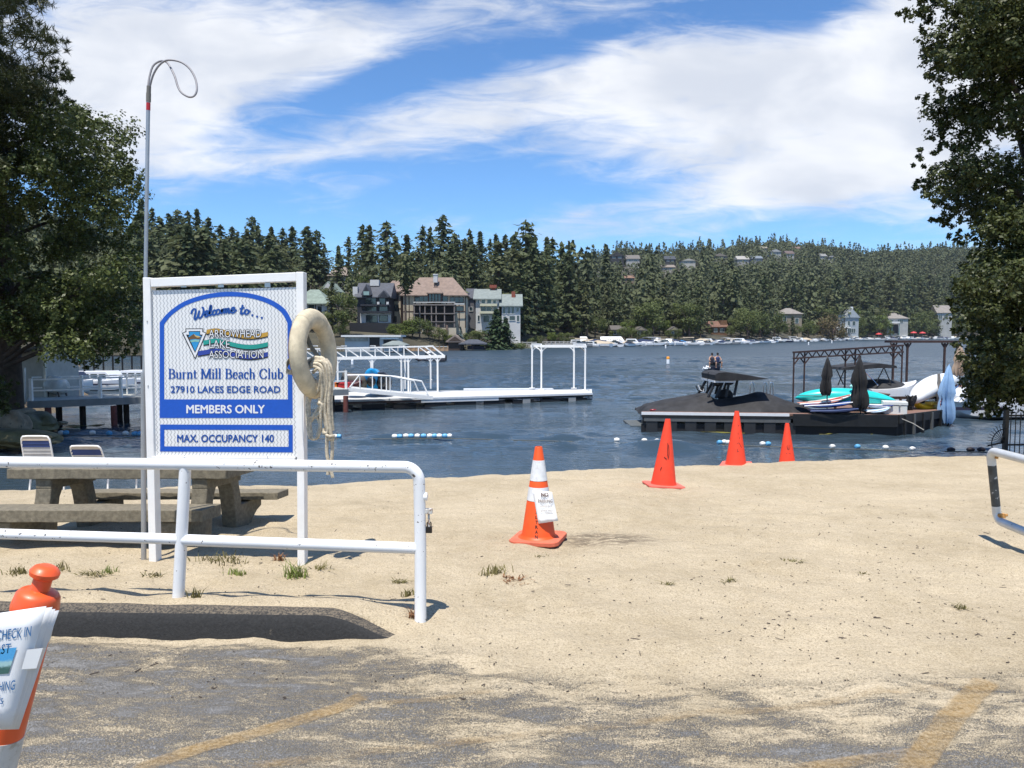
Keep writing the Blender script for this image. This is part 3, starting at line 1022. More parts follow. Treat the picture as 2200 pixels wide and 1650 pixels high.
    def wave(col, ymid, th, x0, xm):
        q = MB()
        top, bot = [], []
        for i in range(25):
            x = x0 + (1675 - x0) * i / 24
            y = ymid + 62 * math.sin((x - 1010) / 640 * PI * 0.92) * (0.9 if x > 1010 else 1.0) + (-60 if 0 else 0)
            y += 34 * sst(800, 560, x)
            top.append((x, y - th / 2))
            bot.append((x, y + th / 2))
        for off, grow, m in ((0.0020, 9, black), (0.0023, 0, col)):
            q = MB()
            vs = [fn(off)(*L(x, y - 2 * (grow > 0))) for x, y in top] + [fn(off)(*L(x, y + 2.2 * grow)) for x, y in bot]
            q.add(vs, [(i, i + 1, 26 + i, 25 + i) for i in range(24)])
            q.build('emblem', m, panel)
    wave(mat('sign_gold', (0.52, 0.30, 0.04), 0.4), 298, 72, 600, 0)
    wave(mat('sign_teal', (0.02, 0.33, 0.27), 0.4), 478, 74, 545, 0)
    wave(mat('sign_indigo', (0.03, 0.06, 0.33), 0.4), 652, 78, 450, 0)
    for s, r in (('ARROWHEAD', (640, 232, 1555, 365)), ('LAKE', (650, 415, 1005, 552)), ('ASSOCIATION', (640, 600, 1595, 728))):
        a, c = L(r[0], r[1]), L(r[2], r[3])
        x1 = a[0] + (c[0] - a[0]) * 0.085
        q = MB()
        put_bold(q, s, (a[0], a[1], c[0], c[1]), fn(0.0036), 1.15)
        q.build('lettering', black, panel)
        q = MB()
        put_text(q, s, (a[0], a[1], c[0], c[1]), fn(0.0043), -0.004)
        q.build('lettering', lw, panel)
    for x, y in ((316, 690), (318, 829), (396, 979), (575, 981)):
        c = P(x, y, 5.513 if x < 330 else 5.512)
        bolts = MB()
        bolts.ball(c, 0.005, 6)
        bolts.build('bolt', STEEL, root)


sign()


# ================================================================== LIFE RING, ROPE, RESCUE POLE
def rescue_gear():
    canvas = mat('old_life_ring_canvas', (0.58, 0.50, 0.35), 0.85, var=0.2, vscale=14, bump=0.004, bscale=110, dirt=((0.27, 0.20, 0.11), 26, 0.60, 0.8))
    seam = mat('yellowed_seam', (0.42, 0.28, 0.10), 0.8)
    webb = mat('grey_webbing', (0.20, 0.185, 0.15), 0.85)
    c = P(673, 760, 5.53)
    c.x += 0.005
    root = thing('life_ring', 'aged cream life ring hanging on the right post of the welcome sign', 'life ring', (c.x, c.y, c.z))
    th = RAD(-11)
    n = Vector((math.cos(th), math.sin(th), 0.06)).normalized()
    u = Vector((-n.y, n.x, 0)).normalized()
    v = n.cross(u)
    Rm, rr, ra = 0.252, 0.072, 0.056

    def ringpt(a, b, k=1.0):
        return c + (u * math.cos(a) + v * math.sin(a)) * (Rm + rr * math.cos(b) * k) + n * (ra * math.sin(b) * k)
    mb = MB()
    mb.grid([[ringpt(2 * PI * i / 48, 2 * PI * j / 18) for j in range(18)] for i in range(49)], True)
    mb.build('ring', canvas, root, smooth=80)
    mb = MB()
    mb.grid([[ringpt(2 * PI * i / 48, RAD(-45 + 8 * j), 1.02) for j in range(-1, 2)] for i in range(49)])
    mb.build('seam', seam, root, smooth=80)
    for a in (62, 118, 245, 300):
        mb = MB()
        mb.grid([[ringpt(RAD(a + da), 2 * PI * j / 18, 1.03) for j in range(18)] for da in (-5, 0, 5)], True)
        mb.build('band', canvas, root, smooth=80)
    # webbing strap through and round the ring
    mb = MB()
    q = smooth_path([P(628, 766, 5.42), P(617, 783, 5.36), P(619, 799, 5.33), P(640, 797, 5.34), P(660, 785, 5.38), P(668, 776, 5.44)], 6)
    for k, p in enumerate(q[:-1]):
        mb.beam(p, q[k + 1], 0.004, 0.035)
    mb.build('strap', webb, root)
    mb = MB()
    q = [P(658, 722, 5.60), P(668, 745, 5.58), P(686, 770, 5.50)]
    for k, p in enumerate(q[:-1]):
        mb.beam(p, q[k + 1], 0.004, 0.04)
    mb.build('strap', webb, root)
    # the rope bunched over the lower half of the ring
    ropem = mat('old_rope', (0.54, 0.47, 0.35), 0.95, var=0.35, vscale=55, bump=0.003, bscale=240)
    mb = MB()
    strands = [
        [(662, 776, 5.45), (678, 768, 5.42), (700, 776, 5.40), (706, 800, 5.40), (700, 850, 5.42), (702, 900, 5.43), (713, 936, 5.44), (712, 950, 5.44)],
        [(668, 780, 5.44), (684, 771, 5.41), (704, 784, 5.39), (709, 820, 5.40), (706, 870, 5.41), (711, 930, 5.43), (713, 945, 5.43)],
        [(664, 786, 5.43), (680, 776, 5.40), (698, 784, 5.385), (703, 830, 5.40), (698, 880, 5.42), (705, 925, 5.43), (696, 930, 5.44), (694, 920, 5.45)],
        [(660, 790, 5.42), (676, 781, 5.39), (692, 790, 5.385), (697, 830, 5.40), (688, 870, 5.43), (676, 890, 5.45), (668, 905, 5.46)],
        [(658, 795, 5.42), (672, 787, 5.39), (688, 798, 5.38), (692, 840, 5.40), (690, 880, 5.42), (686, 930, 5.44), (676, 942, 5.45), (668, 930, 5.46), (664, 890, 5.46), (662, 830, 5.45)],
        [(656, 780, 5.40), (661, 790, 5.38), (663, 820, 5.38), (656, 834, 5.39), (650, 833, 5.40)],
        [(672, 800, 5.40), (684, 792, 5.375), (690, 806, 5.375), (684, 838, 5.41), (672, 850, 5.44), (664, 842, 5.46)],
        [(668, 850, 5.46), (660, 880, 5.47), (664, 895, 5.46), (678, 892, 5.45), (690, 876, 5.44), (696, 856, 5.43)],
        [(662, 846, 5.47), (660, 900, 5.47), (666, 938, 5.46), (680, 940, 5.45), (688, 915, 5.44), (684, 900, 5.44)],
        [(684, 858, 5.43), (694, 856, 5.42), (696, 866, 5.42), (684, 864, 5.42)],
        [(682, 866, 5.42), (692, 868, 5.41), (690, 884, 5.42), (679, 896, 5.43), (684, 897, 5.43)],
        [(700, 772, 5.42), (711, 790, 5.41), (713, 830, 5.42), (711, 870, 5.43), (715, 925, 5.44)],
        [(690, 768, 5.44), (698, 776, 5.40), (700, 806, 5.395), (694, 850, 5.42), (697, 900, 5.44), (708, 940, 5.45)],
    ]
    for s in strands:
        pts = smooth_path([P(*q) for q in s], 5)
        mb.tube(pts, 0.0125, 8)
    for s in ([(703, 938, 5.43), (702, 970, 5.43), (706, 1000, 5.43), (704, 1020, 5.43)], [(713, 936, 5.43), (714, 970, 5.43), (711, 1005, 5.43), (715, 1026, 5.43)]):
        mb.tube(smooth_path([P(*q) for q in s], 5), 0.0125, 7)
    mb.tube([P(700, 935, 5.41), P(708, 938, 5.40), P(718, 936, 5.41), P(716, 943, 5.42), P(704, 943, 5.42)], 0.012, 7)
    tag(mb.build('rope', ropem, smooth=80), 'long pale rope bunched in loops over the lower half of the life ring', 'rope')
    # body hook pole
    base = G(312, 1212, 0)
    Yp = 5.66
    b0 = P(310, 1206, Yp)
    root = thing('rescue_pole', 'tall grey aluminium rescue pole with a bent wire hook standing beside the welcome sign', 'rescue pole', (b0.x, Yp, hz(b0.x, Yp)))
    alu = mat('dull_aluminium', (0.42, 0.43, 0.44), 0.45, metal=0.6, var=0.1)
    mb = MB()
    mb.tube([P(309, 1222, Yp), P(308, 800, Yp)], 0.0185, 12)
    mb.build('outer_tube', alu, root, smooth=50)
    mb = MB()
    mb.tube([P(310, 815, Yp), P(315.5, 400, Yp), P(319, 195, Yp)], 0.0135, 12)
    mb.build('inner_tube', alu, root, smooth=50)
    mb = MB()
    mb.tube([P(319, 219, Yp), P(319.3, 200, Yp)], 0.0165, 12)
    mb.tube([P(319.3, 201, Yp), P(320, 185, Yp)], 0.0150, 12)
    mb.build('collar', mat('grey_tape', (0.16, 0.15, 0.13), 0.7), root, smooth=50)
    mb = MB()
    mb.tube([P(318.5, 237, Yp), P(318.8, 221, Yp)], 0.0145, 12)
    mb.build('red_label', mat('red_label', (0.5, 0.02, 0.025), 0.4), root, smooth=50)
    hk = [(318, 186, 0), (321, 166, .02), (328, 143, .04), (340, 133, .05), (352, 131, .04), (362, 138, .02), (375, 163, -.03), (382, 186, -.06), (390, 199, -.08), (405, 208, -.10), (417, 206, -.09), (423, 193, -.08), (420, 170, -.05), (408, 148, -.03), (390, 134, -.02), (368, 129, -.02), (352, 132, -.02), (338, 145, -.02), (328, 164, -.01), (322, 186, 0)]
    mb = MB()
    mb.tube(smooth_path([P(x, y, Yp + d) for x, y, d in hk], 3), 0.0072, 8)
    mb.build('hook', mat('hook_steel', (0.26, 0.25, 0.26), 0.6, metal=0.2), root, smooth=80)


rescue_gear()


# ================================================================== PIPE RAILING
def railing():
    r = 0.034
    e = G(903, 1345, 0)
    root = thing('pipe_railing', 'white painted pipe railing with chipped paint behind the asphalt kerb', 'railing', (-1.9, 4.4, hz(-1.9, 4.4)))
    chips = bpy.data.materials.new('chipped_white_paint')
    chips.use_nodes = True
    t = NT(chips.node_tree)
    b = t.n['Principled BSDF']
    co = t.node('ShaderNodeTexCoord').outputs['Object']
    n = t.noise(t.mapping(co, (1.0, 1.0, 1.0)), 42, 4, 0.6)
    big = t.noise(co, 3.2, 3, 0.6)
    geo = t.node('ShaderNodeNewGeometry')
    sp = t.node('ShaderNodeSeparateXYZ')
    t.l.new(geo.outputs['Normal'], sp.inputs[0])
    ch = t.step(t.m('ADD', n, t.m('MULTIPLY', t.m('SUBTRACT', big, 0.5), 0.5)), 0.675, 0.69)
    t.put(b.inputs['Base Color'], t.mix(ch, t.mix(t.step(big, .3, .7), (0.74, 0.75, 0.75), (0.81, 0.81, 0.80)), (0.10, 0.085, 0.075)))
    b.inputs['Roughness'].default_value = 0.34
    t.put(b.inputs['Normal'], t.bump(t.m('MULTIPLY', ch, -1.0), 0.7, 0.002))
    tl = P(-420, 990, 4.62)
    tr = P(860, 1003, 4.37)
    tl.z = tr.z + 0.0
    be = P(902, 1040, 4.36)
    bot = Vector((e.x, e.y, hz(e.x, e.y) - 0.15))
    # bend
    ax = (tr - tl).normalized()
    ctr_r = 0.085
    corner = Vector((be.x - 0.004, 4.362, tr.z))
    pts = [tl, tl.lerp(corner, 0.5), corner - ax * ctr_r]
    for k in range(1, 8):
        a = k / 8 * PI / 2
        pts.append(corner - ax * ctr_r + ax * ctr_r * math.sin(a) - Vector((0, 0, ctr_r * (1 - math.cos(a)))))
    pts += [corner - Vector((0, 0, ctr_r)), Vector((corner.x * .5 + bot.x * .5, 4.357, .45)), bot]
    mb = MB()
    mb.tube(pts, r, 16)
    mb.build('bent_pipe', chips, root, smooth=60)
    p0 = P(398, 1005, 4.46)
    p1 = P(381, 1312, 4.43)
    p1 = Vector((p1.x, p1.y, hz(p1.x, p1.y) - 0.1))
    p0.z = tr.z - 0.02
    mb = MB()
    mb.tube([p0, p1], r * 0.98, 16)
    mb.build('post', chips, root, smooth=60)
    pj = p0.lerp(p1, (p0.z - 0.455) / (p0.z - p1.z))
    a, c = P(-420, 1138, 4.66), pj.copy()
    mb = MB()
    mb.tube([Vector((a.x, a.y, pj.z + 0.012)), pj], r * 0.92, 16)
    mb.build('lower_rail', chips, root, smooth=60)
    mb = MB()
    mb.tube([pj + Vector((0.01, 0, -0.004)), Vector((corner.x - 0.01, 4.36, P(880, 1178, 4.36).z))], r * 0.98, 16)
    mb.build('lower_rail', chips, root, smooth=60)
    mb = MB()
    c = Vector((corner.x + 0.034, 4.36, P(910, 1067, 4.36).z))
    mb.lathe([(0.0, -0.014), (0.02, -0.014), (0.024, -0.006), (0.024, 0.012), (0.0, 0.016)], n=14, m=Matrix.Translation(c) @ Matrix.Rotation(PI / 2, 4, 'Y'))
    mb.build('pivot_cap', WHITE, root, smooth=40)
    mb = MB()
    c = Vector((corner.x + 0.05, 4.36, P(920, 1098, 4.36).z))
    mb.box(c, (0.05, 0.03, 0.028))
    mb.box(c + Vector((0.004, 0, -0.06)), (0.012, 0.01, 0.10))
    mb.build('latch', mat('latch_paint', (0.55, 0.54, 0.5), 0.5, dirt=((0.2, 0.1, 0.05), 60, .5, .6)), root, bevel=0.002)
    mb = MB()
    c = Vector((corner.x + 0.055, 4.36, P(922, 1138, 4.36).z))
    mb.box(c, (0.034, 0.02, 0.036))
    mb.tube([c + Vector((-0.011, 0, 0.015)), c + Vector((-0.011, 0, 0.04)), c + Vector((0, 0, 0.05)), c + Vector((0.011, 0, 0.04)), c + Vector((0.011, 0, 0.015))], 0.004, 8)
    mb.build('padlock', mat('padlock', (0.04, 0.035, 0.03), 0.4, metal=0.5), root, bevel=0.002)
    # torn remains of a dark label on the end post
    mb = MB()
    rows = []
    for z in (1192, 1214):
        cz = P(903, z, 4.355).z
        xx = np.interp(cz, [bot.z, corner.z], [bot.x, corner.x])
        rows.append([Vector((xx + (r + .001) * math.sin(RAD(a)), 4.357 - (r + .001) * math.cos(RAD(a)), cz)) for a in (-62, -45, -25)])
    mb.grid(rows)
    rows = [[Vector((np.interp(P(903, z, 4.355).z, [bot.z, corner.z], [bot.x, corner.x]) + (r + .001) * math.sin(RAD(a)), 4.357 - (r + .001) * math.cos(RAD(a)), P(903, z, 4.355).z)) for a in (-5, 15, 30)] for z in (1190, 1212)]
    mb.grid(rows)
    rows = [[Vector((np.interp(P(903, z, 4.355).z, [bot.z, corner.z], [bot.x, corner.x]) + (r + .0014) * math.sin(RAD(a)), 4.357 - (r + .0014) * math.cos(RAD(a)), P(903, z, 4.355).z)) for a in (-45, -15, 20)] for z in (1188, 1194)]
    mb.grid(rows)
    mb.build('torn_label', mat('torn_label', (0.03, 0.03, 0.035), 0.6), root)


railing()


def gate():
    r = 0.033
    m = mat('worn_silver_paint', (0.60, 0.61, 0.60), 0.38, metal=0.25, var=0.1, vscale=10, dirt=((0.16, 0.15, 0.15), 18, 0.66, 0.74))
    m2 = mat('stripped_gate_paint', (0.07, 0.075, 0.075), 0.5, metal=0.3, var=0.4, vscale=14, dirt=((0.6, 0.6, 0.6), 9, 0.58, 0.62))
    top, bot = P(2128, 968, 6.22), P(2143, 1118, 6.22)
    d = Vector((-0.045, -1, 0)).normalized()
    root = thing('pipe_gate', 'open silver pipe gate with rusty latch at the right edge of the sand', 'gate', (bot.x, bot.y, hz(bot.x, bot.y)))

    def bend(c, d1, d2, rad=0.07, n=6):
        return [c + d1 * rad * (1 - math.sin(PI / 2 * k / n)) + d2 * rad * (1 - math.cos(PI / 2 * k / n)) for k in range(n + 1)]
    vert = (bot - top).normalized()
    hub = top + d * 2.9
    mb = MB()
    mb.tube([hub] + bend(top, d, vert) + [top + vert * 0.12], r, 16)
    mb.build('top_pipe', m, root, smooth=60)
    mb = MB()
    mb.tube([top + vert * 0.121, bot - vert * 0.12], r * 0.98, 16)
    mb.build('end_pipe', m2, root, smooth=60)
    mb = MB()
    mb.tube([bot - vert * 0.12] + bend(bot, -vert, d) + [bot + d * 2.9], r, 16)
    mb.build('bottom_pipe', m, root, smooth=60)
    mb = MB()
    mb.tube([hub + Vector((0, 0, 0.1)), Vector((hub.x, hub.y, hz(hub.x, hub.y) - 0.1))], 0.045, 16)
    mb.build('hinge_post', m, root, smooth=60)
    rust = mat('orange_rust', (0.45, 0.22, 0.06), 0.8, var=0.4, vscale=60)
    mb = MB()
    c = P(2152, 1108, 6.18)
    mb.box(c, (0.05, 0.03, 0.035))
    mb.tube([c + Vector((-.03, 0, 0)), c + Vector((.045, 0, 0.005))], 0.012, 8)
    mb.tube([c + Vector((-.01, -.01, .02)), c + Vector((-.005, -.01, -.05))], 0.009, 8)
    mb.build('latch', rust, root, bevel=0.002)
    mb = MB()
    c = P(2141, 981, 6.18)
    mb.box(c, (0.022, 0.02, 0.035))
    mb.build('catch', rust, root, bevel=0.002)


gate()


# ================================================================== PICNIC TABLE
def picnic():
    root = thing('picnic_table', 'rough grey concrete picnic table with two benches half buried in the sand behind the railing', 'picnic table', (-3.25, 6.5, hz(-3.25, 6.5)))

    def slab(name, x0, x1, y0, y1, z, th, sk=0.10, tilt=-0.06):
        mb = MB()
        xs = np.linspace(x0, x1, 22)
        rows = []
        for x in xs:
            row = []
            for (yy, zz) in ((y0, z), (y0 - 0.004, z - th), (y1, z - th), (y1, z)):
                j = 0.006 * (rng.random(3) - 0.5)
                row.append((x + sk * (yy - y0) + j[0], yy + j[1], zz + tilt * (yy - y0) + j[2]))
            rows.append(row)
        mb.grid(rows, True, True)
        return mb.build(name, CONC, root, bevel=0.006)
    slab('table_top', -4.19, -2.36, 6.35, 6.88, 0.535, 0.085)
    slab('bench', -4.30, -2.41, 5.93, 6.24, 0.285, 0.095)
    slab('bench', -3.98, -2.14, 6.98, 7.24, 0.205, 0.065)
    for xc in (-3.72, -2.42):
        mb = MB()
        # outline in (along lateral, height); lateral runs mostly +y
        M = Matrix(((0.20, 0, 1, xc - 0.2), (0.98, 0, 0, 6.60), (0, 1, 0, 0), (0, 0, 0, 1)))
        zt = 0.45
        mb.prism([(-.24, zt - .0), (-.24, zt - .09), (.28, zt - .11), (.28, zt - .015)], 0.13, M)
        for s, w0 in ((-1, 0), (1, 0)):
            poly = [(s * .24, zt - .085), (s * .25, .30), (s * .27, .22), (s * .34, -.35), (s * .225, -.35), (s * .165, .18), (s * .145, .28), (s * .10, zt - .085)]
            mb.prism(poly if s < 0 else poly[::-1], 0.129, M)
        mb.prism([(-.27, .17), (-.66, .18), (-.66, .10), (-.58, .06), (-.48, .02), (-.38, -.10), (-.27, -.20)][::-1], 0.127, M)
        mb.prism([(.27, .12), (.63, .13), (.63, .04), (.55, .01), (.47, -.05), (.38, -.2), (.27, -.28)], 0.127, M)
        mb.build('trestle', CONC, root, bevel=0.008)


picnic()


# ================================================================== CONES, PAPERS, DELINEATOR
def cones():
    redm = mat('red_cone_plastic', (0.80, 0.055, 0.016), 0.5, var=0.07, vscale=12, bump=0.002, bscale=30, dirt=((0.42, 0.05, 0.03), 11, 0.60, 0.80))
    redb = mat('sun_bleached_cone_base', (0.72, 0.14, 0.10), 0.7, var=0.1)
    orm = mat('orange_cone_plastic', (0.72, 0.085, 0.008), 0.5, var=0.1, vscale=10, dirt=((0.35, 0.06, 0.02), 40, .64, .72))
    orb = mat('faded_cone_base', (0.62, 0.14, 0.075), 0.75, var=0.15, vscale=14)
    refl = mat('reflective_collar', (0.72, 0.73, 0.73), 0.4, var=0.08, vscale=20, dirt=((0.5, 0.5, 0.48), 30, .55, .7))
    ink = mat('marker_ink', (0.02, 0.012, 0.012), 0.6)

    def conept(root_loc, rad, a, z, off=0.0015):
        r = rad(z) + off
        return Vector((root_loc.x + r * math.sin(a), root_loc.y - r * math.cos(a), root_loc.z + z))
    # striped road cone
    g0 = G(1157, 1158, -0.02)
    loc = Vector((g0.x, g0.y + 0.02, hz(g0.x, g0.y)))
    H = (1158 - 955) / FPX * loc.y
    root = thing('traffic_cone', 'orange road cone with two white reflective collars and black stencilled letters', 'traffic cone', loc)
    rad = lambda z: np.interp(z, [0.02, 0.05, H], [0.157, 0.135, 0.030])
    def shell(name, za, zb, m, off=0.0):
        mb = MB()
        mb.lathe([(rad(z) + off, z) for z in np.linspace(za, zb, 6)], loc, 40, cap=False)
        return mb.build(name, m, root, smooth=60)
    body = MB()
    body.lathe([(0.172, 0.016), (0.157, 0.024), (0.140, 0.04), (0.135, 0.05), (0.031, H - 0.008), (0.026, H), (0.018, H), (0.018, H - 0.05)], loc, 40, cap=False)
    bo = body.build('body', orm, root, smooth=40)
    z_ = lambda y: (1158 - y) / (1158 - 955) * H
    shell('collar', z_(1028), z_(984), refl, 0.0018)
    shell('collar', z_(1071), z_(1042), refl, 0.0018)
    bs = MB()
    k = 0.205
    pts = []
    for sx, sy in ((1, 1), (-1, 1), (-1, -1), (1, -1)):
        for q in ((1, .72), (.9, .9), (.72, 1)) if sx * sy > 0 else ((.72, 1), (.9, .9), (1, .72)):
            pts.append((k * sx * q[0], k * sy * q[1]))
    M = Matrix.Translation(loc + Vector((0, 0, -0.012))) @ Matrix.Rotation(RAD(-17), 4, 'Z') @ Matrix.Rotation(RAD(-2), 4, 'Y')
    bs.prism(pts, 0.036, M)
    bs.build('base', orb, root, bevel=0.006)
    lt = MB()
    for i, chh in enumerate('CALTRANS'):
        zc = z_(1083 + i * 10.2)
        q = MB()
        v, f = text_shape(chh, 0.02)
        lo, hi = v.min(0), v.max(0)
        n = (v - lo) / (hi - lo)
        lt.add([conept(loc, rad, RAD(-9) + (a - 0.5) * 0.022 / rad(zc), zc + (bb - 0.5) * 0.026) for a, bb in n], f)
    lt.build('lettering', ink, bo)
    # paper notice taped to it
    pm = mat('notice_paper', (0.80, 0.80, 0.78), 0.7, var=0.03, vscale=12)
    y0 = loc.y - 0.085
    cs = [(1144, 1053), (1186, 1057), (1199, 1119), (1157, 1125)]
    rows = []
    for j in range(9):
        row = []
        for i in range(7):
            a, bb = i / 6, j / 8
            x = (cs[0][0] * (1 - a) + cs[1][0] * a) * (1 - bb) + (cs[3][0] * (1 - a) + cs[2][0] * a) * bb
            y = (cs[0][1] * (1 - a) + cs[1][1] * a) * (1 - bb) + (cs[3][1] * (1 - a) + cs[2][1] * a) * bb
            row.append(P(x, y, y0 - 0.05 * bb + 0.03 * (a - 0.4) ** 2 + 0.006 * math.sin(i * 1.9 + j)))
        rows.append(row)
    mb = MB()
    mb.grid(rows)
    rt = thing('paper_notice', 'crumpled white paper notice with handwriting taped to the striped road cone', 'notice', rows[-1][3])
    sh = mb.build('sheet', pm, rt, smooth=80)
    sd = sh.modifiers.new('thick', 'SOLIDIFY')
    sd.thickness = 0.001
    mb = MB()

    def onp(x, y):
        p = P(x, y, y0)
        bb = (y - 1055) / 66
        a = (x - 1144 - 13 * bb) / 42
        return P(x, y, y0 - 0.05 * bb + 0.03 * (a - 0.4) ** 2 - 0.009)
    put_bold(mb, 'NO', (1163, 1058.5, 1178, 1067), onp, .4)
    put_text(mb, 'PARKING', (1156, 1073, 1187, 1080), onp, 0.005)
    put_text(mb, 'LOADING ZONE', (1160, 1086, 1186, 1088.6), onp)
    put_text(mb, 'BOATS ONLY', (1162, 1096, 1189, 1099), onp)
    put_text(mb, 'THANK YOU', (1171, 1101, 1189, 1103.4), onp)
    mb.build('handwriting', mat('brown_ink', (0.10, 0.05, 0.04), 0.7), sh)
    # plain red cones
    lab = ['red cone standing nearest, left of the three plain red ones on the sand', 'red cone with black scribble standing at the sand crest between two others', 'red cone with its base hidden behind the sand crest, farthest right']
    for i, (xb, yb, yt, hpx, sc, hid) in enumerate(((1425, 1044, 900, 144, 1, 0), (1581, 994, 883, 111, 1, 0), (1691, 1005, 909, 96, 1, 0))):
        if i == 0:
            g = G(xb, yb, -0.19)
        elif i == 1:
            g = G(xb, yb, -0.31)
        else:
            g = P(xb, yb, 13.0)
        Hh = hpx / FPX * g.y
        loc2 = Vector((g.x, g.y, hz(g.x, g.y))) if i < 2 else Vector((g.x, 13.0, P(xb, yt, 13.0).z - 0.80))
        if i < 2:
            Hh = P(xb, yt, g.y).z - loc2.z
        else:
            Hh = 0.80
        rt = thing('traffic_cone', lab[i], 'traffic cone', loc2, 'plain red cones along the sand')
        k = Hh / 0.80
        mb = MB()
        lean = Vector(((8 if i == 0 else (0 if i == 1 else -2)) / FPX * loc2.y, 0, 0))
        prof = [(0.158, 0.012), (0.150, 0.03), (0.145, 0.05), (0.033, 0.785), (0.029, 0.80), (0.02, 0.80), (0.02, 0.74)]
        rows = [[loc2 + lean * (z / 0.8) * k + Vector((r * k * math.cos(2 * PI * j / 36), r * k * math.sin(2 * PI * j / 36) * (0.94 if i == 0 else 1), z * k)) for j in range(36)] for r, z in prof]
        mb.grid(rows, True)
        bo = mb.build('body', redm, rt, smooth=40)
        mb = MB()
        s = 0.215 * k
        pts = [(s * .85, s), (s, s * .85), (s, -s * .85), (s * .85, -s), (-s * .85, -s), (-s, -s * .85), (-s, s * .85), (-s * .85, s)][::-1]
        mb.prism(pts, 0.022, Matrix.Translation(loc2 + Vector((0, 0, -0.004))) @ Matrix.Rotation(RAD((4, -22, 12)[i]), 4, 'Z') @ Matrix.Rotation(RAD((-2.0, 1.0, 0)[i]), 4, 'X') @ Matrix.Rotation(RAD((3, -2, 0)[i]), 4, 'Y'))
        mb.build('base', redb, rt, bevel=0.004)
        rad2 = lambda z: np.interp(z / k, [0.05, 0.785], [0.145, 0.033]) * k
        mb = MB()
        scr = [[[(-.35, .36), (-.1, .34), (.0, .34)], [(.05, .52), (.06, .46), (.06, .37)], [(.2, .50), (.26, .40), (.15, .34)], [(-.5, .24), (-.6, .20)]],
               [[(-.2, .33), (.1, .34), (.3, .30), (.45, .27)], [(-.1, .25), (-.15, .21), (.05, .22)], [(.0, .49), (.02, .46)], [(.2, .42), (.24, .40)], [(.1, .6), (.12, .58)]],
               [[(-.4, .42), (-.2, .36), (.1, .38), (.2, .44)], [(-.2, .44), (-.15, .36)], [(-.5, .30), (-.3, .29)], [(-.1, .30), (.2, .29)], [(-.3, .155), (.3, .155)]]][i]
        for st in scr:
            pts = [conept(loc2 + lean * (z / .8), rad2, a, z * k, 0.0) for a, z in st]
            mb.tube([p for p in smooth_path(pts, 3)], 0.0035, 6)
        mb.build('scribble', ink, bo)
    # tall looped delineator close to the camera with stapled papers
    orp = mat('orange_delineator', (0.80, 0.105, 0.022), 0.42, var=0.08, vscale=9, dirt=((0.75, 0.5, 0.42), 16, .66, .8), coat=.2)
    wht = mat('delineator_sleeve', (0.62, 0.60, 0.55), 0.5, var=0.1, vscale=20, dirt=((0.4, 0.36, 0.28), 30, .5, .7))
    a0 = P(97, 1228, 1.57)
    a1 = P(-38, 1700, 1.55)
    ax = (a0 - a1).normalized()
    base = a0 - ax * ((a0.z - 0.03) / ax.z)
    q = ax.to_track_quat('Z', 'Y').to_matrix().to_4x4()
    M = Matrix.Translation(a0) @ q
    root = thing('delineator_post', 'leaning orange delineator post with looped knob top at the lower left, close to the camera', 'delineator', (base.x, base.y, 0.0))

    def part(name, prof, m):
        mb = MB()
        mb.lathe(prof, n=32, m=M, cap=True)
        return mb.build(name, m, root, smooth=35)
    u = 1.57 / FPX
    part('knob', [(2 * u, 13 * u), (14 * u, 14 * u), (24 * u, 9 * u), (30.5 * u, 0), (29 * u, -9 * u), (22 * u, -14 * u), (17 * u, -16 * u)], orp)
    part('neck', [(19 * u, -12 * u), (19 * u, -38 * u), (21 * u, -44 * u)], orp)
    part('collar', [(20 * u, -40 * u), (38 * u, -46 * u), (44 * u, -54 * u), (48 * u, -80 * u), (47 * u, -90 * u), (40 * u, -92 * u)], orp)
    L = (a0 - base).length
    tz = lambda k: -k * u
    part('sleeve', [(45 * u, tz(88)), (47 * u, tz(150))], wht)
    part('tube', [(45 * u, tz(149)), (50 * u, tz(378))], orp)
    part('sleeve', [(51 * u, tz(372)), (55 * u, tz(500))], wht)
    part('tube', [(54 * u, tz(495)), (60 * u, -L + 0.05)], orp)
    mb = MB()
    mb.lathe([(0.02, 0.0), (0.2, 0.0), (0.2, 0.035), (0.16, 0.05), (0.05, 0.07)], (base.x, base.y, 0.004), 8)
    mb.build('base', mat('black_rubber', (0.02, 0.02, 0.02), 0.8), root, bevel=0.004)
    # papers
    pap = mat('printed_paper', (0.79, 0.80, 0.80), 0.55, var=0.03, vscale=5, dirt=((0.68, 0.68, 0.66), 9, .6, .75))
    inkb = mat('blue_print', (0.02, 0.14, 0.34), 0.6)
    rt = thing('check_in_papers', 'stack of white check in papers strapped to the leaning orange delineator post', 'papers', P(20, 1560, 1.40))
    sheets = [([(-190, 1345), (100, 1302), (25, 1562), (-250, 1562)], 1.375, 0), ([(-150, 1340), (113, 1304), (31, 1563), (-200, 1566)], 1.392, 1), ([(-150, 1345), (119, 1308), (36, 1564), (-200, 1568)], 1.406, 2), ([(-150, 1345), (127, 1311), (41, 1566), (-200, 1572)], 1.42, 3)]
    first = None
    for pts, Y, k in sheets:
        mb = MB()
        c = pts
        rows = []
        for j in range(7):
            row = []
            for i in range(9):
                a, bb = i / 8, j / 6
                x = (c[0][0] * (1 - a) + c[1][0] * a) * (1 - bb) + (c[3][0] * (1 - a) + c[2][0] * a) * bb
                y = (c[0][1] * (1 - a) + c[1][1] * a) * (1 - bb) + (c[3][1] * (1 - a) + c[2][1] * a) * bb
                row.append(P(x, y, Y + 0.012 * (a - 0.6) ** 2 + (0.02 * a ** 4 * k * 0.4)))
            rows.append(row)
        mb.grid(rows)
        o = mb.build('sheet', pap, rt, smooth=80)
        s = o.modifiers.new('thick', 'SOLIDIFY')
        s.thickness = 0.0012
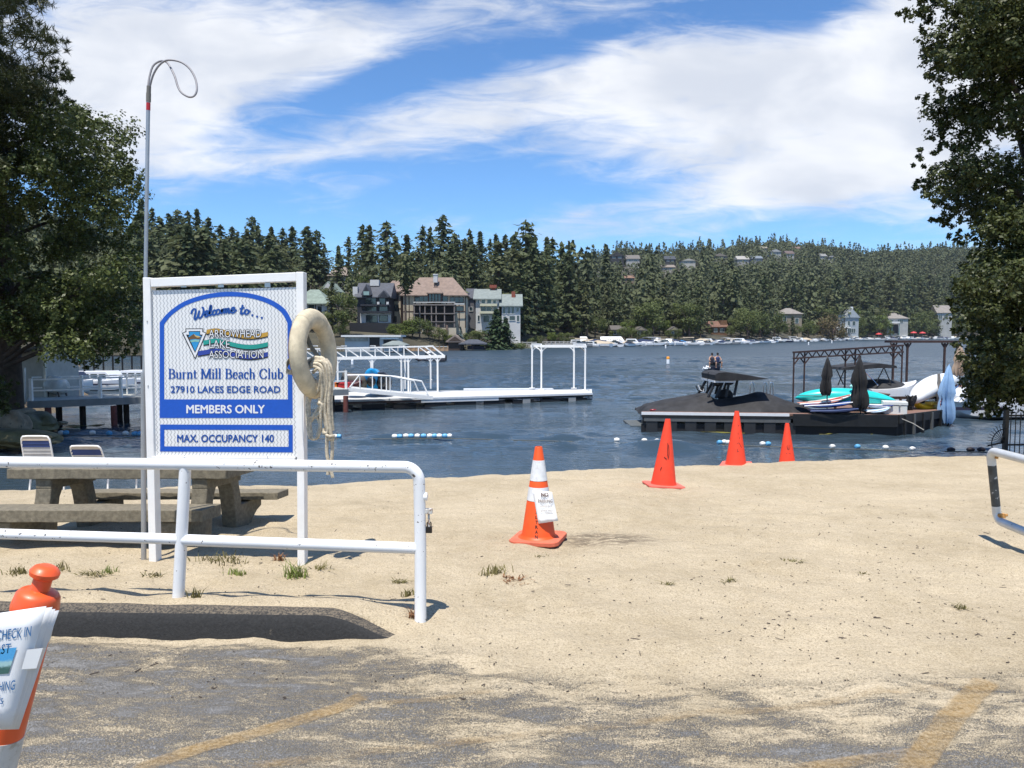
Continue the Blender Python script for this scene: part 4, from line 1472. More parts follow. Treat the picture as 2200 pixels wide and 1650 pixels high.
        first = first or o
    fp = lambda x, y: P(x, y, 1.375 - 0.0019)
    sk = lambda rect, s, mb, bold: put_text(mb, s, rect, lambda x, y: fp(x - (y - rect[1]) * 0.10, y - (x - rect[0]) * 0.13), bold)
    mb = MB()
    sk((-62, 1362, 68, 1384), 'PLEASE CHECK IN', mb, 0.004)
    sk((-22, 1388, 24, 1409), 'FIRST', mb, 0.004)
    sk((-52, 1472, 33, 1493), 'LAUNCHING', mb, 0.004)
    sk((-34, 1498, 8, 1518), "SUP's", mb, 0.0)
    mb.build('lettering', inkb, first)
    mb = MB()
    mb.add([fp(-60, 1400), fp(36, 1391), fp(18, 1447), fp(-70, 1455)], [(3, 2, 1, 0)])
    pic = bpy.data.materials.new('printed_lake_picture')
    pic.use_nodes = True
    t = NT(pic.node_tree)
    gen = t.node('ShaderNodeTexCoord').outputs['Generated']
    spx = t.node('ShaderNodeSeparateXYZ')
    t.l.new(gen, spx.inputs[0])
    nn = t.noise(gen, 5, 4, .6)
    zz = t.m('ADD', spx.outputs[2], t.m('MULTIPLY', t.m('SUBTRACT', nn, .5), .3))
    c = t.mix(t.step(zz, .3, .42), (0.05, 0.13, 0.11), (0.35, 0.55, 0.55))
    c = t.mix(t.step(zz, .5, .62), c, (0.08, 0.36, 0.66))
    t.put(t.n['Principled BSDF'].inputs['Base Color'], c)
    mb.build('picture', pic, first)
    mb = MB()
    f2 = lambda x, y: P(x, y, 1.366)
    mb.add([f2(58, 1396), f2(92, 1392), f2(78, 1436), f2(46, 1438)], [(3, 2, 1, 0)])
    tp = mat('clear_tape', (0.74, 0.75, 0.74), 0.3, var=0.05)
    mb.add([f2(92, 1392), P(99, 1391, 1.43), P(84, 1438, 1.43), f2(78, 1436)], [(3, 2, 1, 0)])
    mb.build('tape', tp, rt)


cones()


# ================================================================== BOATS (shared shapes)
def hull(mb, L, B, H, M=None, deck=True, n=13):
    M = M or Matrix.Identity(4)
    rows, top = [], []
    for i in range(n):
        t = i / (n - 1)
        x = -L / 2 + L * t
        hb = B / 2 * (1 - max(0, (t - .4) / .6) ** 2.3) * (.93 + .07 * min(1, t / .2)) + 0.012
        sh = H * (1 + .22 * t * t)
        kz = max(0, (t - .7) / .3) ** 2 * H * .75
        ch = .35 * H + kz * .6
        rows.append([M @ Vector(p) for p in ((x, -hb, sh), (x, -hb * 1.0, sh - .08 * H), (x - .0, -hb * .93, ch), (x, 0, kz), (x, hb * .93, ch), (x, hb, sh - .08 * H), (x, hb, sh))])
        top.append((x, hb, sh))
    mb.grid(rows, caps=False)
    mb.add(rows[0], [tuple(range(7))])
    if deck:
        mb.grid([[M @ Vector((x, -hb * .97, sh)), M @ Vector((x, 0, sh + .05 * H)), M @ Vector((x, hb * .97, sh))] for x, hb, sh in top])
    return top


def spindle(mb, a, b, w, h, n=16, power=.55, flat=0.35, up=(0, 0, 1), rk=.5):
    """kayak / board shaped closed body between two ends"""
    a, b = Vector(a), Vector(b)
    d = (b - a).normalized()
    x = d.cross(Vector(up)).normalized()
    y = x.cross(d)
    rows = []
    for i in range(n + 1):
        t = i / n
        k = max(0.03, math.sin(PI * t) ** power)
        rise = (abs(t - .5) * 2) ** 3 * h * rk
        c = a.lerp(b, t) + y * rise
        row = []
        for j in range(12):
            q = 2 * PI * j / 12
            zz = math.sin(q)
            zz = zz * (flat if zz > 0 else 1)
            row.append(c + x * math.cos(q) * w / 2 * k + y * zz * h / 2 * k)
        rows.append(row)
    mb.grid(rows, True, True)


def closed_parasol(root, px, ytip, ybot, Y, m, wpx, ytie=None, seed=0, polem=None, ypole=None):
    """folded umbrella: gathered cloth with pleats, hanging round its pole"""
    r = random.Random(seed)
    s = Y / FPX
    tip = P(px, ytip, Y)
    rows = []
    n = 22
    for k in range(13):
        t = k / 12
        z = tip.z - t * (ybot - ytip) * s
        prof = np.interp(t, [0, .04, .12, .35, .52, .58, .75, .92, 1], [.06, .22, .36, .78, .95, .70, .92, .95, .6])
        row = []
        for j in range(n):
            a = 2 * PI * j / n
            pl = 1 + .26 * (1 if j % 2 else -1) * min(1, t * 3) + .15 * math.sin(3 * a + seed + 4 * t)
            rr = wpx * s / 2 * prof * pl
            row.append(Vector((tip.x + rr * math.cos(a) + .06 * wpx * s * math.sin(5 * t + seed), Y + rr * math.sin(a), z - (.05 if k == 12 and j % 2 else 0))))
        rows.append(row)
    mb = MB()
    mb.grid(rows, True, True)
    mb.build('canopy', m, root, smooth=25)
    mb = MB()
    mb.tube([P(px, ypole or ybot + 10, Y), tip + Vector((0, 0, .03))], 0.022, 8)
    mb.build('pole', polem or WOODG, root, smooth=60)


# ================================================================== RIGHT DOCK
def right_dock():
    z0 = -1.09
    deckm = mat('dock_planks', (0.20, 0.115, 0.085), 0.75, var=0.2, vscale=5)
    blk = mat('black_dock_skirt', (0.014, 0.015, 0.016), 0.5, var=0.3)
    gry = mat('grey_dock_band', (0.11, 0.115, 0.115), 0.5)
    A, B_, C_, D_ = G(1378, 886, z0), G(1928, 892, z0), G(2046, 878, z0), G(1860, 862, z0)
    A2 = A + Vector((0.1, 0.40, 0))
    J = A.lerp(B_, 0.66)
    J2 = J + Vector((.12, .42, 0))
    root = thing('floating_dock', 'black sided floating dock with brown deck carrying kayaks and folded umbrellas', 'dock', ((A.x + B_.x) / 2, 27, W))
    mb = MB()
    poly = [A, B_, C_, D_, J2, A2]
    up = [p + Vector((0, 0, 0)) for p in poly]
    dn = [p + Vector((0, 0, -0.06)) for p in poly]
    n = len(poly)
    mb.add(up + dn, [tuple(range(n))] + [(i, n + i, n + (i + 1) % n, (i + 1) % n) for i in range(n)])
    mb.build('deck', deckm, root)
    out = lambda a, b: Vector(((b - a).y, -(b - a).x, 0)).normalized()

    def face(name, a, b, zt, zb, off, m, t0=0.0, t1=1.0):
        o = out(a, b) * off
        p, q = a.lerp(b, t0), a.lerp(b, t1)
        mb = MB()
        c = (p + q) / 2 + o
        mb.box((c.x, c.y, (zt + zb) / 2), ((q - p).length, 0.07, zt - zb), math.atan2((q - p).y, (q - p).x))
        return mb.build(name, m, root)
    face('bumper', A, B_, z0 + .02, z0 - .075, .04, WHITEB, 0.0, .585)
    face('fascia', A, B_, z0 - .08, z0 - .17, .03, blk, 0.0, .60)
    face('fascia', A, B_, z0 - .175, z0 - .30, .02, gry, 0.01, .59)
    face('skirt', A, B_, z0 + .01, z0 - .40, .05, blk, .60, 1.0)
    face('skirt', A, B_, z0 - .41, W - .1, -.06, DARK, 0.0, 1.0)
    face('skirt', B_, C_, z0 + .01, z0 - .28, .05, blk)
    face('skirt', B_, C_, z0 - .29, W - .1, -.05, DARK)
    for i in range(8):
        face('float', A, B_, z0 - .31, W - .05, .0 + .004 * (i % 2), mat('grey_plastic_float', (0.025, 0.027, 0.03), 0.5), .02 + i * .078, .065 + i * .078)
    for i in range(6):
        face('upright', B_, C_, z0 - .02, W - .05, .09, gry if i % 2 else blk, .08 + i * .16, .10 + i * .16)
    # mooring line from the corner into the water
    mb = MB()
    mb.tube([P(1938, 900, 25.9), P(1962, 910, 25.4), P(1985, 924, 25.0)], .015, 6)
    mb.build('mooring_line', mat('dock_line', (.3, .29, .26), .9), root)
    # ---- umbrellas
    t1 = thing('folded_umbrella', 'slim black folded umbrella on the right dock, left of the bulky one', 'umbrella', P(1780, 893, 26.35))
    closed_parasol(t1, 1777, 766, 848, 26.6, BLACKF, 20, seed=1, polem=WOODG, ypole=893)
    t1 = thing('folded_umbrella', 'bulky black folded umbrella drooping beside the white cooler on the right dock', 'umbrella', P(1848, 895, 26.3))
    closed_parasol(t1, 1849, 766, 878, 26.4, BLACKF, 30, seed=4, polem=BLACKM, ypole=896)
    lb = mat('pale_blue_canvas', (0.27, 0.43, 0.64), 0.8, var=.12, vscale=3, bump=.004, bscale=10)
    t1 = thing('folded_umbrella', 'pale blue folded umbrella hanging over the far corner of the right dock', 'umbrella', P(2036, 905, 27.9))
    closed_parasol(t1, 2037, 782, 908, 27.9, lb, 30, seed=2, polem=WOODG, ypole=885)
    t1 = thing('folded_umbrella', 'beige folded umbrella standing behind the pale blue one, near the oak leaves', 'umbrella', P(2060, 822, 33))
    closed_parasol(t1, 2062, 740, 806, 33, mat('beige_canvas', (0.36, 0.27, 0.20), .85, var=.12), 22, seed=7, polem=RUST, ypole=828)
    # ---- kayaks, boards, cooler
    teal = mat('teal_plastic', (0.02, 0.52, 0.50), 0.3, var=.06, vscale=3)
    mb = MB()
    r = thing('kayak', 'turquoise kayak lying upside down across the rack on the right dock', 'kayak', P(1820, 860, 27.6))
    spindle(mb, P(1708, 846, 27.9), P(1932, 858, 27.2), .78, .60, 20, .5, 1.0, rk=-.25)
    mb.build('hull', teal, r, smooth=60)
    mb = MB()
    mb.ball(P(1836, 830, 27.2), .13, 8, (1.4, .8, .7))
    mb.build('hatch', mat('pale_teal_plastic', (.3, .62, .6), .35), r, smooth=60)
    mb = MB()
    mb.tube([P(1712, 849, 27.62), P(1780, 851, 27.36), P(1850, 852, 27.1), P(1925, 861, 27.0)], .018, 6)
    mb.build('rub_strip', mat('dark_teal', (.01, .16, .16), .4), r)
    w2 = mat('kayak_white', (0.78, 0.79, 0.79), 0.3, var=.04)
    r = thing('kayak', 'white upturned kayak tilted up on the rack next to the grey wooden post', 'kayak', P(1995, 850, 28.2))
    mb = MB()
    spindle(mb, P(1958, 852, 27.9), P(2052, 806, 29.2), .95, .70, 18, .42, 1.0, rk=-.3)
    mb.build('hull', w2, r, smooth=60)
    yel = mat('yellow_plastic', (0.72, 0.50, 0.02), 0.4, var=.1)
    r = thing('kayak', 'yellow kayak on the lowest shelf beneath the white upturned kayak', 'kayak', P(1992, 882, 28.3))
    mb = MB()
    spindle(mb, P(1966, 876, 28.2), P(2022, 871, 28.9), .6, .42, 12, .5, .6)
    mb.build('hull', yel, r, smooth=60)
    mb = MB()
    mb.box(P(2002, 866, 28.3), (.35, .3, .1), .3)
    mb.build('seat', mat('yellow_seat', (.8, .62, .1), .5), r)
    # storage rack
    r = thing('kayak_rack', 'dark timber kayak rack under the turquoise and white kayaks', 'rack', P(1850, 888, 28.2))
    rm = mat('dark_timber', (.05, .03, .024), .8, var=.3)
    for x in (1728, 1795, 1870, 1935, 1975, 2012):
        Yr = np.interp(x, [1728, 2012], [28.3, 28.9])
        mb = MB()
        b0, t0 = G(x, 868, z0), P(x, 852, Yr)
        mb.beam((t0.x, Yr, z0), (t0.x, Yr, t0.z), .07)
        mb.build('leg', rm, r)
    for ya in (856, 866):
        mb = MB()
        mb.beam(P(1722, ya, 28.36), P(2016, ya - 2, 28.95), .06, .10)
        mb.build('shelf', rm, r)
    # tarpaulin, post, flag
    mb = MB()
    rows = []
    for k in range(7):
        t = k / 6
        rows.append([P(1944 + 4 * i - 7 * t * (i - 3) * .3 + 3 * math.sin(i * 2.1 + k), 848 + 36 * t + (4 if i % 2 else 0) * (1 - t), 27.8 + .10 * math.sin(i * 2 + k)) for i in range(7)])
    mb.grid(rows)
    o = mb.build('tarpaulin', BLACKF, smooth=50)
    o.modifiers.new('t', 'SOLIDIFY').thickness = .02
    tag(o, 'black tarpaulin draped over the rack end, right of the white cooler', 'tarpaulin')
    mb = MB()
    mb.tube([P(2018, 886, 28.0), P(2018, 845, 28.0), P(2017, 803, 28.0)], [.085, .08, .05], 9)
    tag(mb.build('wooden_post', WOODG, smooth=60), 'grey weathered wooden post standing at the far corner of the right dock', 'post')
    flag = bpy.data.materials.new('striped_cloth')
    flag.use_nodes = True
    t = NT(flag.node_tree)
    sp = t.node('ShaderNodeSeparateXYZ')
    t.l.new(t.node('ShaderNodeTexCoord').outputs['Generated'], sp.inputs[0])
    st = t.step(t.m('FRACT', t.m('MULTIPLY', t.m('ADD', sp.outputs[2], t.m('MULTIPLY', sp.outputs[0], .35)), 6.5)), .45, .55)
    t.put(t.n['Principled BSDF'].inputs['Base Color'], t.mix(st, (.45, .03, .04), (.72, .72, .72)))
    mb = MB()
    mb.grid([[P(2021 + 3.4 * i + 1.2 * math.sin(j + i), 838 + 6.5 * j, 27.9 + .05 * math.sin(i * 2 + j)) for i in range(4)] for j in range(8)])
    o = mb.build('flag', flag, smooth=60)
    o.modifiers.new('t', 'SOLIDIFY').thickness = .01
    tag(o, 'red and white striped flag hanging limp between post and pale blue umbrella', 'flag')
    # cooler
    r = thing('cooler', 'large white cooler box standing on the front of the right dock', 'cooler', P(1923, 890, 26.6))
    c = P(1921, 889, 26.7)
    s = 26.7 / FPX
    cm = mat('cooler_white', (.72, .73, .70), .4, var=.05, dirt=((.45, .43, .38), 6, .6, .75))
    mb = MB()
    mb.box((c.x, c.y, c.z + 9 * s), (46 * s, .5, 20 * s), RAD(-18))
    mb.build('box', cm, r, bevel=.02)
    mb = MB()
    mb.box((c.x, c.y, c.z + 23.5 * s), (48 * s, .53, 8 * s), RAD(-18))
    mb.build('lid', cm, r, bevel=.02)
    for k in (-1, 1):
        mb = MB()
        mb.box((c.x + k * .12 - .09, c.y - .27 - k * .04, c.z + 18 * s), (.05, .05, .07), RAD(-18))
        mb.build('latch', mat('cooler_latch', (.2, .2, .2), .5), r)
    # paddle boards stacked on the deck
    bl = [('white paddle board with red stripe leaning under the turquoise kayak', (1735, 868), (1832, 850), 27.5, (.75, .74, .70), (.5, .04, .04)),
          ('salmon coloured paddle board lowest under the turquoise kayak bow', (1712, 870), (1812, 860), 27.2, (.55, .25, .18), (.7, .7, .68)),
          ('blue and white paddle board lying flat left of the bulky black umbrella', (1722, 874), (1838, 866), 26.95, (.03, .07, .28), (.72, .74, .78)),
          ('dark navy paddle board at the dock edge behind the slim umbrella pole', (1735, 885), (1850, 880), 26.6, (.012, .02, .06), (.05, .08, .2)),
          ('pale blue paddle board lying between bulky black umbrella and cooler', (1855, 886), (1912, 879), 26.7, (.42, .58, .75), (.8, .82, .84)),
          ('white and navy paddle board on the shelf left of the cooler', (1852, 872), (1925, 873), 27.0, (.7, .71, .72), (.03, .05, .2))]
    for lb_, a, b2, Y, c1, c2 in bl:
        r = thing('paddle_board', lb_, 'paddle board', P((a[0] + b2[0]) / 2, max(a[1], b2[1]) + 4, Y))
        mb = MB()
        spindle(mb, P(*a, Y), P(*b2, Y - .2), .75, .17, 12, .4, .8)
        mb.build('board', mat('board_%02d' % int(a[1] + c1[0] * 100), c1, .35), r, smooth=50)
        mb = MB()
        mb.tube([P(a[0] + 6, a[1] - 1.5, Y - .36), P((a[0] + b2[0]) / 2, (a[1] + b2[1]) / 2, Y - .50), P(b2[0] - 6, b2[1] - 1.5, Y - .55)], .025, 6)
        mb.build('stripe', mat('board_stripe_%02d' % int(a[1] + c2[2] * 100), c2, .4), r)
    r = thing('storage_box', 'brown wicker storage box behind the bulky black umbrella', 'box', P(1880, 868, 28.6))
    mb = MB()
    c = P(1872, 858, 28.0)
    mb.box(c, (1.0, .6, .36), .1)
    mb.build('box', mat('brown_wicker', (.10, .062, .045), .85, var=.4, vscale=30), r, bevel=.01)
    mb = MB()
    mb.box(c + Vector((0, 0, .20)), (1.05, .65, .05), .1)
    mb.build('lid', mat('brown_wicker_lid', (.14, .09, .065), .8, var=.3, vscale=20), r, bevel=.01)

    # ---- covered wake boat behind the dock finger
    r = thing('covered_boat', 'tow boat under a fitted black cover moored behind the dock finger', 'boat', P(1560, 920, 29.6))
    Yc_ = 28.7
    yc_ = lambda x: float(np.interp(x, [1373, 1748], [29.1, 28.3]))
    prof = [(1373, 889, .95), (1380, 876, 1.02), (1390, 868, 1.08), (1420, 860, 1.12), (1470, 852, 1.14), (1508, 845, 1.15), (1520, 846, 1.15), (1536, 857, 1.15), (1560, 855, 1.15), (1600, 848, 1.15), (1625, 843, 1.10), (1645, 845, 1.0), (1670, 853, .86), (1700, 864, .62), (1728, 873, .34), (1750, 882, .05)]
    rows = []
    for x, yt, hb in prof:
        Yx = yc_(x)
        zt = P(x, yt, Yx).z
        zg = P(x, 886.5 + (x - 1373) * .004, Yx - hb).z
        X = P(x, 870, Yx).x
        row = [Vector((X, Yx - hb - .02, zg - .10))]
        for k in range(-8, 9):
            s_ = k / 8
            dz = .018 * math.sin(x * .12 + k * 1.7) + .012 * math.sin(x * .31 - k)
            row.append(Vector((X, Yx + hb * s_, zg + (zt - zg) * (1 - abs(s_) ** 1.7) + dz)))
        row.append(Vector((X, Yx + hb + .02, zg - .10)))
        rows.append(row)
    dense = []
    for i in range(len(rows[0])):
        dense.append(smooth_path([tuple(rw[i]) for rw in rows], 3))
    rows = [[Vector(dense[j][i]) for j in range(len(dense))] for i in range(len(dense[0]))]
    mb = MB()
    mb.grid(rows)
    mb.build('cover', BLACKF, r, smooth=35)
    mb = MB()
    Lb = P(1745, 880, Yc_).x - P(1380, 880, Yc_).x
    zb = W - .25
    hull(mb, Lb, 2.1, -1.3 - zb, Matrix.Translation(((P(1745, 880, Yc_).x + P(1380, 880, Yc_).x) / 2, Yc_, zb)) @ Matrix.Rotation(-.12, 4, 'Z'), deck=False)
    mb.build('hull', mat('black_gelcoat', (.012, .012, .014), .2, coat=.4), r, smooth=40)
    mb = MB()
    mb.box(P(1368, 910, 29.0), (.75, 1.9, .06))
    mb.build('swim_platform', mat('grey_platform', (.09, .10, .10), .7), r)
    mb = MB()
    mb.box(P(1385, 899, 28.5), (.16, .05, .16))
    mb.build('tail_lamp', mat('red_lens', (.25, .01, .02), .3), r)
    # cover details: vents, cleats
    for x, y, k in ((1403, 878, .09), (1556, 872, .15), (1512, 860, .3)):
        mb = MB()
        mb.ball(P(x, y, 28.55), k, 8, (1.2, .6, .7))
        mb.build('cover_pouch', BLACKF, r, smooth=60)
    for x, y, m_ in ((1404, 881, 'red_lens'), (1519, 880, 'polished_steel'), (1690, 884, 'polished_steel')):
        mb = MB()
        mb.ball(P(x, y, 28.2), .09, 8, (1.6, .6, .45))
        mb.build('cleat', MATS[m_], r, smooth=60)
    # tower with folded sun shade
    for yy in (28.0, 29.5):
        for (xa, ya), (xb, yb) in (((1511, 850), (1531, 812)), ((1527, 852), (1545, 816)), ((1549, 850), (1558, 814)), ((1566, 846), (1575, 812))):
            mb = MB()
            a, b2 = P(xa, ya, Yc_), P(xb, yb, Yc_)
            mb.tube([(a.x, yy, a.z), (b2.x, yy + (.12 if yy < 28.5 else -.12), b2.z)], .05, 8)
            mb.build('tower_leg', BLACKM, r, smooth=60)
    mb = MB()
    poly = [(1521, 803), (1528, 798.5), (1545, 797), (1590, 803), (1622, 809), (1634, 811), (1600, 813.5), (1530, 815), (1522, 814)]
    pp = [P(x, y, Yc_) for x, y in poly]
    n = len(pp)
    vs = [Vector((p.x, Yc_ - 1.0, p.z)) for p in pp] + [Vector((p.x, Yc_ + 1.0, p.z)) for p in pp]
    mb.add(vs, [tuple(range(n)), tuple(range(2 * n - 1, n - 1, -1))] + [(i, n + i, n + (i + 1) % n, (i + 1) % n) for i in range(n)])
    mb.build('sun_shade', BLACKF, r)
    mb = MB()
    a = P(1542, 815.5, Yc_)
    mb.box((a.x, Yc_, a.z - .02), (.75, 1.9, .07))
    mb.build('tower_plate', WHITEB, r)
    for x, y, sx, sz in ((1541, 824, .42, .22), (1567, 821, .36, .22)):
        mb = MB()
        c = P(x, y, 28.2)
        mb.ball(c, .5, 10, (sx, .4, sz))
        mb.build('speaker', BLACKM, r, smooth=60)
    mb = MB()
    c = P(1558, 850, 29.2)
    mb.ball(c, .35, 10, (.9, 1, .75))
    mb.build('cover_hump', BLACKF, r, smooth=60)
    for dx in (0, 5, 10):
        mb = MB()
        mb.tube([P(1495 + dx, 828, 28.5), P(1499 + dx, 838, 28.5), P(1508 + dx * .6, 841, 28.5), P(1512, 832, 28.5)], .022, 6)
        mb.build('board_rack', BLACKM if dx != 5 else WHITEB, r)
    mb = MB()
    mb.tube([P(1519, 842, 28.7), P(1522, 800, 28.7)], .02, 6)
    mb.build('strap', BLACKM, r)
    mb = MB()
    mb.tube([P(1519, 862, 28.3), P(1519, 880, 28.2)], .012, 6)
    mb.build('strap', CHROME, r)
    # ladders with curved hand rails behind the cover
    for x, w_ in ((1615, 8), (1643, 7), (1657, 6)):
        mb = MB()
        a, b2 = P(x - w_ / 2, 868, 31.5), P(x + w_ / 2, 868, 31.5)
        t0 = P(x, 822, 31.5)
        mb.tube(smooth_path([a, (a.x, 31.5, t0.z - .12), (t0.x, 31.5, t0.z), (b2.x, 31.5, t0.z - .12), b2], 4), .022, 8)
        tag(mb.build('ladder_rail', CHROME, smooth=60), 'curved chrome ladder hand rail behind the black covered tow boat', 'handrail', 'chrome ladder rails behind the covered boat')


right_dock()


def steel_frames():
    # lattice frame over the berths
    r = thing('boat_lift_frame', 'rusty lattice boat lift frame standing behind the turquoise kayak', 'boat lift', P(1820, 880, 33))
    Yl = lambda x: np.interp(x, [1700, 1945], [31.0, 34.0])
    top = lambda x: np.interp(x, [1705, 1941], [757, 742])
    bot = lambda x: np.interp(x, [1705, 1941], [770, 756])
    mb = MB()
    mb.beam(P(1704, top(1704), Yl(1704)), P(1941, top(1941), Yl(1941)), .07)
    mb.build('top_chord', RUST, r)
    mb = MB()
    mb.beam(P(1704, bot(1704), Yl(1704)), P(1941, bot(1941), Yl(1941)), .06)
    mb.build('bottom_chord', RUST, r)
    n = 26
    xs = np.linspace(1710, 1938, n + 1)
    for i in range(n):
        mb = MB()
        a, b2 = (top, bot) if i % 2 else (bot, top)
        mb.beam(P(xs[i], a(xs[i]), Yl(xs[i])), P(xs[i + 1], b2(xs[i + 1]), Yl(xs[i + 1])), .035)
        mb.build('lattice_bar', RUST, r)
    for x in (1706, 1729, 1817, 1838, 1921, 1939):
        mb = MB()
        a = P(x, top(x), Yl(x))
        mb.beam((a.x, a.y, a.z), (a.x, a.y, W - .2), .052)
        mb.build('post', RUST, r)
        for s in (-1, 1):
            if (x == 1706 and s < 0) or (x == 1939 and s > 0):
                continue
            mb = MB()
            mb.beam(P(x, bot(x) + 13, Yl(x)), P(x + s * 10, bot(x), Yl(x)), .045)
            mb.build('brace', RUST, r)
    r = thing('boat_lift_frame', 'dark flat topped boat lift frame partly behind the oak leaves at right', 'boat lift', P(1990, 870, 38))
    mb = MB()
    mb.box((P(1988, 733, 38).x, 38.3, P(1988, 734, 38).z), (P(2062, 733, 38).x - P(1916, 733, 38).x, .8, .11))
    mb.build('top_beam', RUST, r)
    for x in (1920, 1950, 2030, 2057):
        mb = MB()
        a = P(x, 737, 38)
        mb.beam(a, (a.x, 38, W - .2), .085)
        mb.build('post', RUST, r)
        for s in (-1, 1):
            mb = MB()
            mb.beam(P(x, 748, 38), P(x + s * 7, 737, 38), .06)
            mb.build('brace', RUST, r)
    # boat with sun top between the frames
    r = thing('bimini_boat', 'white bowed motor boat with a black sun top behind the black umbrellas', 'boat', P(1880, 850, 33))
    Y = 33.0
    mb = MB()
    L = P(1968, 830, Y).x - P(1850, 830, Y).x
    zb = W - .2
    hull(mb, L, 2.2, P(1900, 838, Y - 1.1).z - zb, Matrix.Translation(((P(1850, 830, Y).x + P(1968, 830, Y).x) / 2, Y, zb)))
    mb.build('hull', WHITEB, r, smooth=40)
    mb = MB()
    c = P(1892, 830, Y)
    mb.ball(c, 1, 12, (1.05, .9, .32))
    mb.build('cockpit_cover', BLACKF, r, smooth=60)
    mb = MB()
    poly = [(1791, 793), (1793, 788), (1835, 783), (1870, 779), (1904, 784), (1905, 789), (1865, 789), (1830, 792)]
    pp = [P(x, y, Y) for x, y in poly]
    n = len(pp)
    mb.add([Vector((p.x, Y - .9, p.z)) for p in pp] + [Vector((p.x, Y + .9, p.z)) for p in pp], [tuple(range(n)), tuple(range(2 * n - 1, n - 1, -1))] + [(i, n + i, n + (i + 1) % n, (i + 1) % n) for i in range(n)])
    mb.build('sun_top', BLACKF, r)
    for (xa, ya), (xb, yb) in (((1797, 793), (1812, 820)), ((1815, 792), (1800, 822)), ((1899, 789), (1882, 818)), ((1899, 789), (1915, 820)), ((1860, 800), (1886, 822))):
        mb = MB()
        mb.tube([P(xa, ya, Y - .85), P(xb, yb + 6, Y - .85)], .025, 6)
        mb.build('top_strut', CHROME if xa in (1860,) else BLACKM, r)
    # white cruiser at the right, half hidden by leaves
    r = thing('motor_boat', 'white motor boat half hidden behind the oak branch at the right edge', 'boat', P(2085, 885, 31.5))
    Y = 31.5
    mb = MB()
    zb = W - .2
    x0, x1 = P(2030, 850, Y).x, P(2185, 850, Y).x
    hull(mb, x1 - x0, 2.3, P(2080, 862, Y - 1.1).z - zb, Matrix.Translation(((x0 + x1) / 2, Y, zb)) @ Matrix.Rotation(PI, 4, 'Z'))
    mb.build('hull', WHITEB, r, smooth=40)
    mb = MB()
    mb.box((P(2070, 872, Y).x, Y - 1.17, P(2070, 872, Y).z), (2.2, .05, .12))
    mb.build('dark_stripe', mat('navy_stripe', (.02, .02, .05), .3), r)
    mb = MB()
    c = P(2085, 845, Y)
    mb.prism([(-.9, 0), (.9, 0), (.55, .5), (-.45, .5)], 1.7, Matrix.Translation(c + Vector((0, .85, -.3))) @ Matrix.Rotation(PI / 2, 4, 'X'))
    mb.build('cabin', WHITEB, r, bevel=.03)
    mb = MB()
    mb.tube([P(2048, 838, Y - .9), P(2062, 826, Y - .9), P(2100, 824, Y - .9), P(2115, 838, Y - .9)], .03, 8)
    mb.build('grab_rail', CHROME, r)
    mb = MB()
    mb.prism([(-.75, .08), (.7, .08), (.5, .36), (-.4, .36)], .03, Matrix.Translation(c + Vector((0, -.87, -.22))) @ Matrix.Rotation(PI / 2, 4, 'X'))
    mb.build('window', GLASS, r)
    # brown dock behind it
    r = thing('brown_dock', 'low brown dock behind the white upturned kayak', 'dock', P(2050, 850, 35))
    mb = MB()
    a, b2 = P(1965, 815, 39), P(2160, 806, 39)
    mb.ab((a.x, 36.5, -1.15), (b2.x, 41, -1.05))
    mb.build('deck', mat('brown_dock', (.16, .075, .055), .8, var=.2), r)
    for x in (a.x + .3, (a.x + b2.x) / 2, b2.x - .3):
        mb = MB()
        mb.tube([(x, 36.6, -1.14), (x, 36.6, W - .3)], .1, 8)
        mb.build('pile', WOODG, r)


steel_frames()


